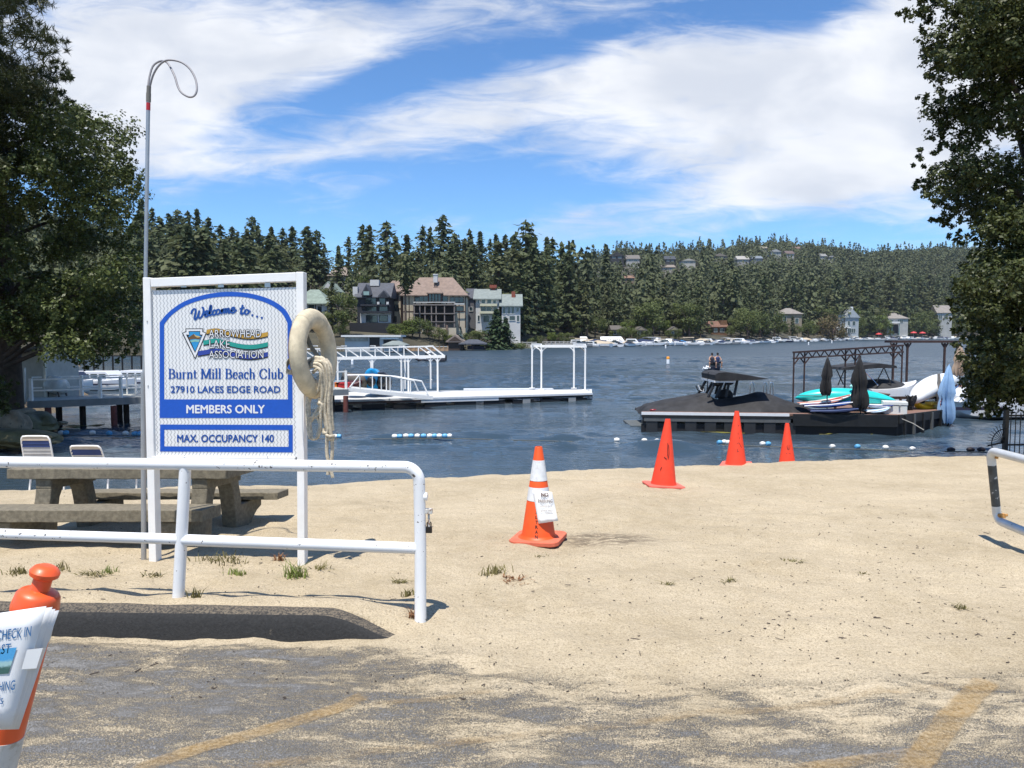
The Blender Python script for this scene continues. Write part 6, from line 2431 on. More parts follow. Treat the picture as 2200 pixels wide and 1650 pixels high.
    mb.prism([(-.5, 0), (.5, 0), (.25, .5), (-.2, .5)], 1.2, Matrix.Translation((cx - .2, Y + .6, W + .62)) @ Matrix.Rotation(PI / 2, 4, 'X'))
    mb.build('windscreen', GLASS, r)
    mb = MB()
    mb.ball((cx - .1, Y - .2, W + 1.05), .3, 8, (1, 1, .8))
    mb.build('seat', WHITEB, r, smooth=60)
    mb = MB()
    mb.box((cx + 1.95, Y, W + .45), (.35, .4, .7))
    mb.build('outboard', BLACKM, r)


floats()


def iron_fence():
    r = thing('iron_fence', 'black wrought iron fence ending in a fan of spikes at the right shore', 'fence', P(2160, 960, 14))
    Y = 14.0
    pc = P(2160, 940, Y)
    zb = hz(pc.x, Y) - .1
    mb = MB()
    mb.beam((pc.x, Y, zb), (pc.x, Y, P(2160, 880, Y).z), .07)
    mb.build('post', BLACKM, r)
    hub = P(2158, 951, Y - .02)
    for k in range(11):
        a = RAD(95 + k * 9.5)
        mb = MB()
        R0 = 43 * Y / FPX
        mb.tube([hub, hub + Vector((math.cos(a) * R0, -.06, math.sin(a) * R0))], [.007, .005], 6)
        mb.build('spike', BLACKM, r)
    mb = MB()
    mb.tube([hub + Vector((math.cos(RAD(90 + 10 * k)) * 31 * Y / FPX, -.045, math.sin(RAD(90 + 10 * k)) * 31 * Y / FPX)) for k in range(12)], .009, 6)
    mb.build('fan_hoop', BLACKM, r)
    mb = MB()
    mb.beam(hub, hub + Vector((-36 * Y / FPX, 0, -.05)), .02)
    mb.build('fan_bar', BLACKM, r)
    x0 = pc.x
    zt = P(2160, 886, Y).z
    for k in range(1, 26):
        mb = MB()
        x = x0 + k * .088
        mb.beam((x, Y, zb), (x, Y, zt), .012)
        mb.build('picket', BLACKM, r)
    for z in (zt - .06, P(2160, 958, Y).z + .02):
        mb = MB()
        mb.beam((x0, Y + .012, z), (x0 + 2.3, Y + .012, z), .03)
        mb.build('rail', BLACKM, r)


iron_fence()


# ================================================================== HOUSES ON THE FAR SHORE
HOUSES = []                                   # (x0, x1, depth, base row) keeps trees from hiding them


def roof_solid(mb, c, ux, L, D, H, hip=0.0, th=0.22):
    """c: centre of the eave plane, ux: unit ridge direction"""
    ux = Vector(ux)
    uy = Vector((-ux.y, ux.x, 0))
    c = Vector(c)
    e = [c + ux * (a * L / 2) + uy * (b * D / 2) for a, b in ((-1, -1), (1, -1), (1, 1), (-1, 1))]
    r0, r1 = c - ux * (L / 2 - hip) + Vector((0, 0, H)), c + ux * (L / 2 - hip) + Vector((0, 0, H))
    dn = [p - Vector((0, 0, th)) for p in e]
    v = e + [r0, r1] + dn
    mb.add(v, [(0, 1, 5, 4), (2, 3, 4, 5), (1, 2, 5), (3, 0, 4), (6, 7, 1, 0), (7, 8, 2, 1), (8, 9, 3, 2), (9, 6, 0, 3), (9, 8, 7, 6)])


def house(lbl, x0, x1, yr, ye, yb, r, wall, roof, kind='gx', wins=(), depth=None, group=None, ov=.6, hipk=.45, down=5.0, extra=None, cat='house', name='house', bars=False, framem=None, base=None):
    s = r / FPX
    xa, xb = P(x0, yb, r).x, P(x1, yb, r).x
    Wd = xb - xa
    D = depth or max(5.0, min(11.0, Wd * .8))
    zb, ze = P(x0, yb, r).z, P(x0, ye, r).z
    root = thing(name, lbl, cat, ((xa + xb) / 2, r + D / 2, zb), group)
    HOUSES.append((x0, x1, r, yb))
    mb = MB()
    mb.ab((xa, r, zb - down), (xb, r + D, ze))
    if kind == 'gy':
        zr = P((x0 + x1) / 2, yr, r).z
        xm = (xa + xb) / 2
        mb.add([(xa, r + .02, ze - .05), (xb, r + .02, ze - .05), (xm, r + .02, zr - .25), (xa, r + D - .02, ze - .05), (xb, r + D - .02, ze - .05), (xm, r + D - .02, zr - .25)], [(0, 1, 2), (5, 4, 3), (0, 3, 4, 1), (1, 4, 5, 2), (2, 5, 3, 0)])
    mb.build('wall', wall, root)
    mb = MB()
    if kind in ('gx', 'hip'):
        zr = P((x0 + x1) / 2, yr, r + D / 2).z
        roof_solid(mb, ((xa + xb) / 2, r + D / 2, ze), (1, 0, 0), Wd + 2 * ov, D + 2 * ov, max(.6, zr - ze), (Wd * hipk if kind == 'hip' else .05))
    elif kind == 'gy':
        roof_solid(mb, ((xa + xb) / 2, r + D / 2, ze), (0, 1, 0), D + 2 * ov, Wd + 2 * ov, zr - ze, 0.05)
        # open the gable front: the roof sits as a thin shell behind a wall-coloured gable
        q = MB()
        q.add([(xa + .15, r - ov - .03, ze), (xb - .15, r - ov - .03, ze), ((xa + xb) / 2, r - ov - .03, zr - .35), (xa + .15, r - ov + .1, ze), (xb - .15, r - ov + .1, ze), ((xa + xb) / 2, r - ov + .1, zr - .35)], [(0, 1, 2), (5, 4, 3), (0, 3, 4, 1), (1, 4, 5, 2), (2, 5, 3, 0)])
        q.build('gable', wall, root)
    else:
        mb.ab((xa - ov, r - ov, ze), (xb + ov, r + D + ov, ze + max(.25, (ye - yr) * s)))
    rf = mb.build('roof', roof, root)
    for wx0, wy0, wx1, wy1 in wins:
        a, b = P(wx0, wy1, r), P(wx1, wy0, r)
        mb = MB()
        mb.ab((a.x, r - .06, a.z), (b.x, r + .05, b.z))
        wo = mb.build('window', GLASS, root)
        mb = MB()
        t_ = .10
        fm = framem or MATS['trim_white']
        n = max(1, int((b.x - a.x) / 1.0))
        for k in range(n + 1):
            xx = a.x + (b.x - a.x) * k / n
            mb.ab((xx - t_ / 2, r - .12, a.z), (xx + t_ / 2, r - .061, b.z))
        mb.ab((a.x - t_ / 2, r - .13, a.z - t_), (b.x + t_ / 2, r - .059, a.z))
        mb.ab((a.x - t_ / 2, r - .13, b.z), (b.x + t_ / 2, r - .059, b.z + t_))
        mb.build('frame', fm, wo)
    if bars:
        for k in range(int(Wd / 1.3) + 1):
            xx = xa + k * Wd / max(1, int(Wd / 1.3))
            mb = MB()
            mb.ab((xx - .1, r - .05, zb), (xx + .1, r - .002, ze))
            mb.build('timber', MATS['dark_timber'], root)
        mb = MB()
        mb.ab((xa, r - .055, (zb + ze) / 2 - .1), (xb, r - .003, (zb + ze) / 2 + .1))
        mb.build('timber', MATS['dark_timber'], root)
    return root, (xa, xb, zb, ze, D, s, rf)


TRIM = mat('trim_white', (.70, .70, .68), .6)
BRNW = mat('brown_frames', (.085, .035, .028), .6)


def pbox(root, name, m, x0, y0, x1, y1, Y, D, parent=None):
    a, b = P(x0, y1, Y), P(x1, y0, Y)
    mb = MB()
    mb.ab((a.x, Y, a.z), (b.x, Y + D, b.z))
    return mb.build(name, m, parent or root)


def left_houses():
    cream = mat('cream_stucco', (.48, .42, .32), .85, var=.08, vscale=.6)
    white = mat('white_stucco', (.55, .55, .54), .8, var=.06, vscale=.6)
    navy = mat('navy_siding', (.018, .022, .032), .7, var=.25, vscale=1)
    slate = mat('slate_roof', (.060, .066, .082), .7, var=.22, vscale=1.6, bump=.02, bscale=6)
    brown = mat('brown_shingle', (.21, .155, .125), .85, var=.2, vscale=1.2, bump=.03, bscale=5)
    green = mat('green_grey_roof', (.19, .24, .205), .8, var=.22, vscale=1.5, bump=.02, bscale=5)
    grey = mat('grey_green_shingle', (.19, .22, .21), .8, var=.15, vscale=1.5)
    stone = mat('stone_wall', (.36, .33, .28), .9, var=.35, vscale=1.2)
    glassg = GLASS
    house('white half timbered house with a pale green roof right behind the life ring', 628, 704, 622, 652, 706, 172, white, green, 'hip', [(662, 655, 676, 672), (682, 658, 692, 672), (664, 682, 690, 694)], 9, bars=True)
    house('small half timbered house with a green gabled roof above the life ring', 690, 722, 604, 626, 646, 200, white, green, 'gy', [(698, 630, 714, 640)], 8, bars=True)
    house('tudor house with grey hipped roof among trees, highest at left', 708, 744, 574, 592, 616, 240, white, mat('grey_brown_roof', (.24, .20, .17), .85, var=.2, vscale=1.2), 'hip', [(713, 597, 722, 606), (729, 598, 738, 608)], 9, bars=True, hipk=.3)
    house('pale grey gabled house among trees above the navy house', 774, 800, 573, 590, 607, 240, white, mat('tan_grey_roof', (.30, .26, .21), .85, var=.15, vscale=1.2), 'gx', [(790, 594, 798, 602)], 8)
    # navy house
    r, (xa, xb, zb, ze, D, s, rf) = house('navy house with slate roof, white chimney and dark terrace wall', 768, 836, 608, 638, 694, 170, navy, slate, 'gx', [(785, 641, 808, 653), (815, 641, 828, 654), (786, 659, 809, 668), (815, 659, 833, 668), (787, 678, 811, 692), (815, 678, 833, 690)], 9, framem=navy)
    pbox(r, 'lower_wall', white, 774, 673, 840, 693.5, 169.95, .05 + .0)
    for c in ((795, 601, 814, 614), (758, 616, 768, 642)):
        pbox(r, 'chimney', white, *c, 170 + (3 if c[0] > 790 else .5), 1.6)
    for x0, x1, yp, yb_ in ((777, 799, 611, 636), (813, 838, 624, 640)):
        a = P((x0 + x1) / 2, yb_, 169.4)
        mb = MB()
        w_ = (x1 - x0) * s
        roof_solid(mb, (a.x, 171, a.z + .4), (0, 1, 0), 4.4, w_, (yb_ - yp) * s - .4)
        dm = mb.build('dormer', slate, r)
        mb = MB()
        mb.add([(a.x - w_ * .40, 168.72, a.z), (a.x + w_ * .40, 168.72, a.z), (a.x, 168.72, a.z + (yb_ - yp) * s * .84)], [(0, 1, 2)])
        mb.build('dormer_front', navy, dm)
    pbox(r, 'window', mat('pale_glass', (.25, .36, .34), .2), 781, 626, 793, 634, 168.6, .1)
    pbox(r, 'balcony', navy, 774, 653.5, 838, 657.5, 168.9, 1.0)
    pbox(r, 'balcony', navy, 772, 668.5, 841, 672.5, 168.8, 1.1)
    for x in (810, 830):
        pbox(r, 'lamp_box', white, x, 648.5, x + 5, 654, 168.7, .12)
    o = pbox(r, 'terrace_wall', mat('black_wall', (.012, .014, .02), .7), 751, 693.7, 849, 716, 167.5, 2.4)
    # big brown roofed house
    r, (xa, xb, zb, ze, D, s, rf) = house('large cream house with a broad brown hipped roof and timber colonnades', 866, 1000, 596, 634, 704, 176, cream, brown, 'hip', [(891, 637, 920, 648), (950, 637, 962, 648), (967, 639, 996, 650), (980, 658, 996, 668)], 11, framem=BRNW, hipk=.27, bars=True)
    pbox(r, 'chimney', white, 931, 590, 939.5, 607, 178, 1.4)
    pbox(r, 'chimney_cap', TRIM, 930, 588.5, 940.5, 590.3, 177.9, 1.6)
    pbox(r, 'bay', BRNW, 919, 629, 949, 650, 174.6, 1.35)
    for k in range(4):
        o = pbox(r, 'window', GLASS, 922 + k * 6.6, 632, 926.5 + k * 6.6, 648, 174.5, .12)
    mb = MB()
    a = P(934, 629, 174.3)
    roof_solid(mb, (a.x, 176, a.z), (1, 0, 0), 34 * s, 4.6, 1.2, 1.0)
    mb.build('bay_roof', brown, r)
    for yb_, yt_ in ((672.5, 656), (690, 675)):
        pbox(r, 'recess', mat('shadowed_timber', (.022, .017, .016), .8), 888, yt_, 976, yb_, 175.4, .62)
    pbox(r, 'deck', mat('grey_deck', (.18, .16, .15), .8), 886, 653.5, 978, 656, 173.2, 2.8)
    pbox(r, 'deck', MATS['grey_deck'], 886, 672.6, 978, 674.8, 173.2, 2.8)
    pbox(r, 'deck', MATS['grey_deck'], 886, 690.2, 978, 692, 173.2, 2.8)
    for x in (889, 901, 912, 926, 936, 954, 975):
        pbox(r, 'colonnade_post', mat('grey_timber', (.20, .17, .16), .8), x, 656, x + 2, 703, 173.3, .25)
    pbox(r, 'base_wall', MATS['grey_deck'], 888, 692.2, 976, 704, 174.5, 1.4)
    pbox(r, 'railing', TRIM, 888, 648.6, 978, 650, 173.1, .1)
    pbox(r, 'railing', TRIM, 976, 652, 998, 654, 174.9, .1)
    pbox(r, 'garden_wall', cream, 868, 704.3, 980, 722, 170.5, 1)
    for x in (916, 940, 958):
        pbox(r, 'garden_pillar', mat('brown_stone', (.20, .14, .11), .9), x, 698, x + 4, 722, 170.1, .4)
    mb = MB()
    a = P(936, 612, 177.5)
    mb.prism([(-.9, 0), (.9, 0), (.9, .9), (0, 1.7), (-.9, .9)], 2.5, Matrix.Translation((a.x, 180, a.z - 1.8)) @ Matrix.Rotation(PI / 2, 4, 'X'))
    mb.build('dormer', brown, r)
    house('brown roofed wing house left of the large cream house, behind a pine', 829, 862, 603, 626, 700, 178, cream, brown, 'hip', [(835, 632, 842, 644), (846, 632, 856, 646), (838, 655, 856, 668), (838, 680, 852, 692)], 8, framem=BRNW, bars=True)
    # green grey house
    r, (xa, xb, zb, ze, D, s, rf) = house('white balconied house with grey green roof behind the twin cypresses', 1022, 1072, 621, 642, 696, 188, white, grey, 'gx', [(1026, 645, 1030, 652), (1034, 644, 1043, 652), (1046, 644, 1056, 652), (1059, 645, 1066, 652), (1033, 659, 1056, 668), (1060, 660, 1068, 668), (1026, 678, 1031, 690), (1038, 678, 1052, 692)], 9)
    pbox(r, 'chimney', mat('red_brick', (.26, .07, .045), .85, var=.2, vscale=3), 1056, 614, 1064, 634, 192, 1.2)
    pbox(r, 'chimney_cap', MATS['red_brick'], 1052, 612, 1067, 618.5, 191.6, 2.0)
    for y in (652.5, 668.5):
        pbox(r, 'balcony', mat('pale_yellow', (.58, .56, .40), .7), 1031, y, 1068, y + 5, 186.4, 1.6)
    r, q = house('white gabled house with tall windows and grey green roof right of the twin cypresses', 1078, 1118, 632, 657, 697, 187, white, grey, 'gx', [(1090, 654, 1096.5, 674), (1098.5, 654, 1105, 674), (1094, 679, 1107, 688), (1109, 660, 1115, 670), (1080, 660, 1086, 674), (1081, 680, 1089, 690), (1110, 678, 1116, 690)], 9, hipk=.2)
    pbox(r, 'chimney', MATS['red_brick'], 1099, 626, 1107, 640, 190, 1.1)
    house('narrow grey slate clad house at the left of the balconied white house', 1002, 1021, 620, 640, 700, 190, mat('grey_cladding', (.12, .12, .13), .8), slate, 'gx', [(1008, 660, 1016, 668)], 8, ov=.3)
    # waterside buildings
    r, q = house('low white boathouse with two dark openings at the left waterline', 741, 856, 720, 724, 750, 151, white, TRIM, 'flat', [], 6, down=3, cat='boathouse', name='boathouse')
    pbox(r, 'stone_front', stone, 741, 721, 790, 733, 150.8, .25)
    pbox(r, 'opening', DARK, 794, 725, 815, 747, 150.85, .2)
    pbox(r, 'opening', DARK, 824, 729.5, 852, 747, 150.8, .25)
    pbox(r, 'sill', TRIM, 817, 725, 856, 729, 150.6, .5)

    def hipcanopy(lbl, x0, x1, yr, ye, yb, r_, roofm):
        s_ = r_ / FPX
        rt = thing('boat_shelter', lbl, 'boat shelter', P((x0 + x1) / 2, yb, r_))
        a = P((x0 + x1) / 2, ye, r_)
        mb = MB()
        roof_solid(mb, (a.x, r_ + 2.5, a.z), (1, 0, 0), (x1 - x0) * s_, 5.5, P(0, yr, r_ + 2.5).z - a.z, (x1 - x0) * s_ * .35)
        mb.build('roof', roofm, rt)
        for x in (x0 + 3, (x0 + x1) / 2, x1 - 3):
            q_ = P(x, ye, r_ + .4)
            mb = MB()
            mb.beam((q_.x, r_ + .4, q_.z), (q_.x, r_ + .4, W - .3), .16)
            mb.build('post', BRNW, rt)
        return rt
    hipcanopy('low grey green hipped boat shelter left of the brown gazebo', 820, 872, 732, 741, 754, 143, grey)
    rt = hipcanopy('wide dark hipped boat shelter over a navy covered boat', 985, 1046, 729, 738, 752, 160, slate)
    tag(pbox(None, 'moored_boat', mat('navy_cover', (.012, .014, .04), .7), 1004, 743, 1040, 751, 161.5, 2), 'navy covered boat under the wide dark hipped shelter', 'boat')
    r, q = house('small brown roofed boathouse with a gabled front at the waterline', 962, 994, 719, 733, 752, 161, mat('brown_boards', (.06, .04, .03), .8), mat('tan_roof', (.24, .19, .16), .85, var=.15), 'gy', [], 5, down=2, cat='boathouse', name='boathouse', ov=.4)
    for lb_, x0, y0, x1, y1, r_, m_ in (('grey stone retaining wall left of the plain lift frame on the far shore', 1103, 735, 1152, 749, 186, stone),
                                        ('pale balustraded wall above the plain white lift frame on the far shore', 1166, 734, 1238, 748, 202, mat('pale_stone', (.48, .46, .43), .9, var=.2, vscale=1)),
                                        ('tan stone shore wall right of the dark hipped boat shelter', 1044, 741, 1100, 752, 172, mat('tan_stone', (.42, .28, .17), .9, var=.3, vscale=1)),
                                        ('tan stone shore wall between the two hipped boat shelters', 872, 744, 962, 756, 157, MATS['tan_stone']),
                                        ('low stone shore wall beyond the lattice canopy frame', 600, 744, 741, 756, 152, stone)):
        rt = thing('shore_wall', lb_, 'wall', P((x0 + x1) / 2, y1, r_))
        pbox(rt, 'wall', m_, x0, y0 + 3, x1, y1 + 6, r_, 1.0)
        n = max(3, int((x1 - x0) / 9))
        for k in range(n + 1):
            x = x0 + (x1 - x0) * k / n
            pbox(rt, 'pillar', m_, x - 1, y0 - 1, x + 1, y1, r_ - .2, .5)
        pbox(rt, 'rail', TRIM, x0, y0, x1, y0 + 1, r_ - .1, .12)


left_houses()


def right_houses():
    white = mat('weathered_cream_boards', (.38, .38, .36), .8, var=.1, vscale=.5)
    grey = mat('weathered_grey_roof', (.22, .20, .18), .85, var=.15, vscale=.8)
    bw = mat('brown_cedar', (.16, .085, .045), .85, var=.2, vscale=.7)
    tan = mat('tan_siding', (.26, .22, .16), .85, var=.1, vscale=.7)
    r, q = house('brown cedar house with brown roof beside the marina', 1528, 1562, 690, 702, 726, 292, bw, mat('brown_roof', (.15, .08, .055), .85, var=.2, vscale=.8), 'gx', [(1534, 706, 1541, 713), (1547, 706, 1556, 713)], 9)
    pbox(r, 'gable_top', bw, 1548, 688, 1562, 702, 293, 6)
    house('grey roofed house behind trees left of the bare brown tree', 1676, 1722, 662, 674, 722, 372, tan, grey, 'hip', [(1682, 680, 1690, 690), (1708, 684, 1716, 694)], 10)
    r, q = house('pale blue grey gabled house with white balconies at the right shore', 1815, 1844, 664, 682, 724, 430, mat('pale_blue_siding', (.36, .40, .42), .8), mat('blue_grey_roof', (.30, .33, .35), .8, var=.1), 'gy', [(1821, 690, 1826, 699), (1831, 690, 1838, 699), (1821, 706, 1838, 715)], 11)
    pbox(r, 'balcony', TRIM, 1795, 702, 1828, 705, 428.5, 1.5)
    pbox(r, 'wing', MATS['pale_blue_siding'], 1800, 676, 1816, 722, 431, 9)
    pbox(r, 'cupola', TRIM, 1827, 659, 1833, 668, 434, 3)
    for x in (1796, 1804, 1812, 1820):
        pbox(r, 'post', TRIM, x, 705, x + 1.2, 724, 428.6, .5)
    r, q = house('white house with a steep pointed roof and corner balcony at the right shore', 1905, 1950, 672, 684, 722, 505, white, grey, 'hip', [(1912, 688, 1920, 694), (1928, 687, 1940, 694)], 12, hipk=.48)
    pbox(r, 'balcony', TRIM, 1900, 691, 1934, 694.5, 502.5, 2)
    for x in (1901, 1916, 1932):
        pbox(r, 'post', mat('teal_post', (.2, .42, .4), .7), x, 694.5, x + 1.3, 722, 503, .5)
    pbox(r, 'recess', DARK, 1912, 697, 1930, 716, 504.6, .3)
    house('tall pale house with a stepped grey roof beside the oak leaves at right', 2012, 2044, 656, 672, 720, 560, white, grey, 'gx', [(2016, 677, 2024, 685), (2028, 677, 2036, 685)], 11)
    house('tan gabled house in the trees above the white marina shelter', 1368, 1386, 701, 709, 728, 236, tan, mat('dark_roof', (.10, .09, .08), .85), 'gy', [(1370, 713, 1375, 717)], 7)
    house('olive gabled house half hidden by trees left of the sailing boat mast', 1440, 1456, 701, 709, 728, 258, mat('olive_siding', (.24, .22, .13), .85), MATS['dark_roof'], 'gy', [(1443, 713, 1448, 717)], 7)
    house('low dark roofed house behind the white marina shelter', 1316, 1342, 699, 708, 726, 235, tan, MATS['dark_roof'], 'gx', [(1318, 712, 1324, 718), (1330, 712, 1336, 718)], 7)
    # white roofed shelters over the marina
    for lb_, x0, x1, r_ in (('long white sheet roofed boat shelter at the left of the marina', 1291, 1342, 221), ('short white sheet roofed boat shelter left of the long one', 1247, 1266, 217)):
        rt = thing('boat_shelter', lb_, 'boat shelter', P((x0 + x1) / 2, 742, r_))
        a, b = P(x0, 733, r_), P(x1, 733, r_)
        t0 = P(x0, 723, r_ + 5)
        mb = MB()
        mb.add([(a.x, r_, a.z), (b.x, r_, b.z), (b.x - .3, r_ + 5, t0.z), (a.x + .3, r_ + 5, t0.z), (a.x, r_, a.z - .12), (b.x, r_, b.z - .12), (b.x - .3, r_ + 5, t0.z - .12), (a.x + .3, r_ + 5, t0.z - .12)], [(0, 1, 2, 3), (7, 6, 5, 4), (0, 4, 5, 1), (1, 5, 6, 2), (2, 6, 7, 3), (3, 7, 4, 0)])
        mb.build('roof', mat('white_sheet_roof', (.80, .81, .82), .5), rt)
        n = max(2, int((x1 - x0) / 9))
        for k in range(n + 1):
            x = a.x + .2 + (b.x - a.x - .4) * k / n
            mb = MB()
            mb.beam((x, r_ + .2, a.z - .1), (x, r_ + .2, W - .3), .14)
            mb.build('post', TRIM, rt)
        pbox(rt, 'float', mat('dark_float', (.05, .05, .055), .7), x0 - 6, 741, x1 + 3, 744, r_ - .5, 6)
    # houses high on the hill
    hl = [(1311, 1340, 541, 550, 566, 'dark gabled house at the left end of the hilltop', (.05, .05, .055), (.06, .065, .075)), (1346, 1374, 548, 556, 567, 'white hilltop house with low roofs right of the dark gabled one', (.62, .60, .56), (.22, .2, .18)),
          (1429, 1451, 550, 557, 568, 'dark hilltop house with slate blue gables', (.08, .085, .10), (.07, .08, .10)), (1465, 1494, 555, 560, 570, 'white and tan hilltop house with a broad roof', (.66, .63, .56), (.36, .33, .28)),
          (1584, 1609, 550, 557, 567, 'white roofed hilltop house left of the middle of the ridge', (.45, .43, .40), (.5, .48, .44)), (1616, 1638, 550, 555, 562, 'grey hilltop house with low blue roof', (.33, .34, .35), (.25, .29, .34)),
          (1656, 1678, 535, 541, 549, 'white hilltop house just below the ridge top', (.62, .62, .60), (.28, .28, .28)), (1690, 1706, 539, 545, 553, 'white gabled hilltop house right of the pale flagpole', (.66, .65, .62), (.18, .13, .12)),
          (1758, 1776, 545, 550, 556, 'pale hilltop house with flat grey roof at right', (.55, .55, .54), (.35, .35, .34)), (1780, 1794, 549, 552, 558, 'small white hilltop house farthest right', (.65, .65, .64), (.4, .4, .4)),
          (1422, 1450, 569, 574, 584, 'tan house on the slope below the slate blue one', (.5, .46, .38), (.33, .28, .23)), (1342, 1362, 592, 597, 602, 'orange brown roofed house low on the hillside', (.35, .25, .18), (.34, .2, .13)),
          (1530, 1562, 544, 550, 558, 'tan house on the ridge left of centre', (.34, .3, .25), (.28, .24, .21)), (1700, 1720, 530, 534, 538, 'brown roofed house on top of the ridge', (.30, .25, .22), (.26, .17, .14)),
          (1632, 1648, 529, 533, 539, 'pale roofed house on the ridge left of the top', (.42, .38, .33), (.42, .38, .3)), (1282, 1292, 582, 586, 590, 'small pale house low at the left of the hillside', (.6, .55, .5), (.4, .34, .3))]
    rs = np.linspace(250, 1100, 171)
    for i, (x0, x1, yr, ye, yb, lb_, wc, rc) in enumerate(hl):
        xm = (x0 + x1) / 2
        # farthest depth whose ground meets the house's foot row
        ys = HOR - (hill(np.full_like(rs, xm), rs) - HC) / rs * FPX
        ok = [k for k in range(len(rs)) if rs[k] > 320 and ys[k] <= yb + 9]
        r_ = rs[ok[0]] if ok else 860
        wm_ = mat('hill_wall_%d' % (i + 1), tuple(c * .62 for c in wc), .8)
        rm_ = mat('hill_roof_%d' % (i + 1), tuple(c * .62 for c in rc), .8)
        sc = (x1 - x0)
        house(lb_, x0, x1, yr, ye, yb, r_, wm_, rm_, 'gy' if i % 3 == 0 else 'gx', [(x0 + sc * .15, ye + 2, x0 + sc * .4, ye + 5), (x0 + sc * .58, ye + 2, x0 + sc * .85, ye + 5)], 12, group='houses on the far hilltop', down=14)
    rt = thing('flagpole', 'tall pale pole standing on the far hilltop', 'pole', P(1676, 553, 820))
    pbox(rt, 'pole', TRIM, 1675.2, 533, 1677, 553, 820, .8)
    pbox(rt, 'finial', TRIM, 1674.6, 531.5, 1677.6, 533, 820, 1)


right_houses()


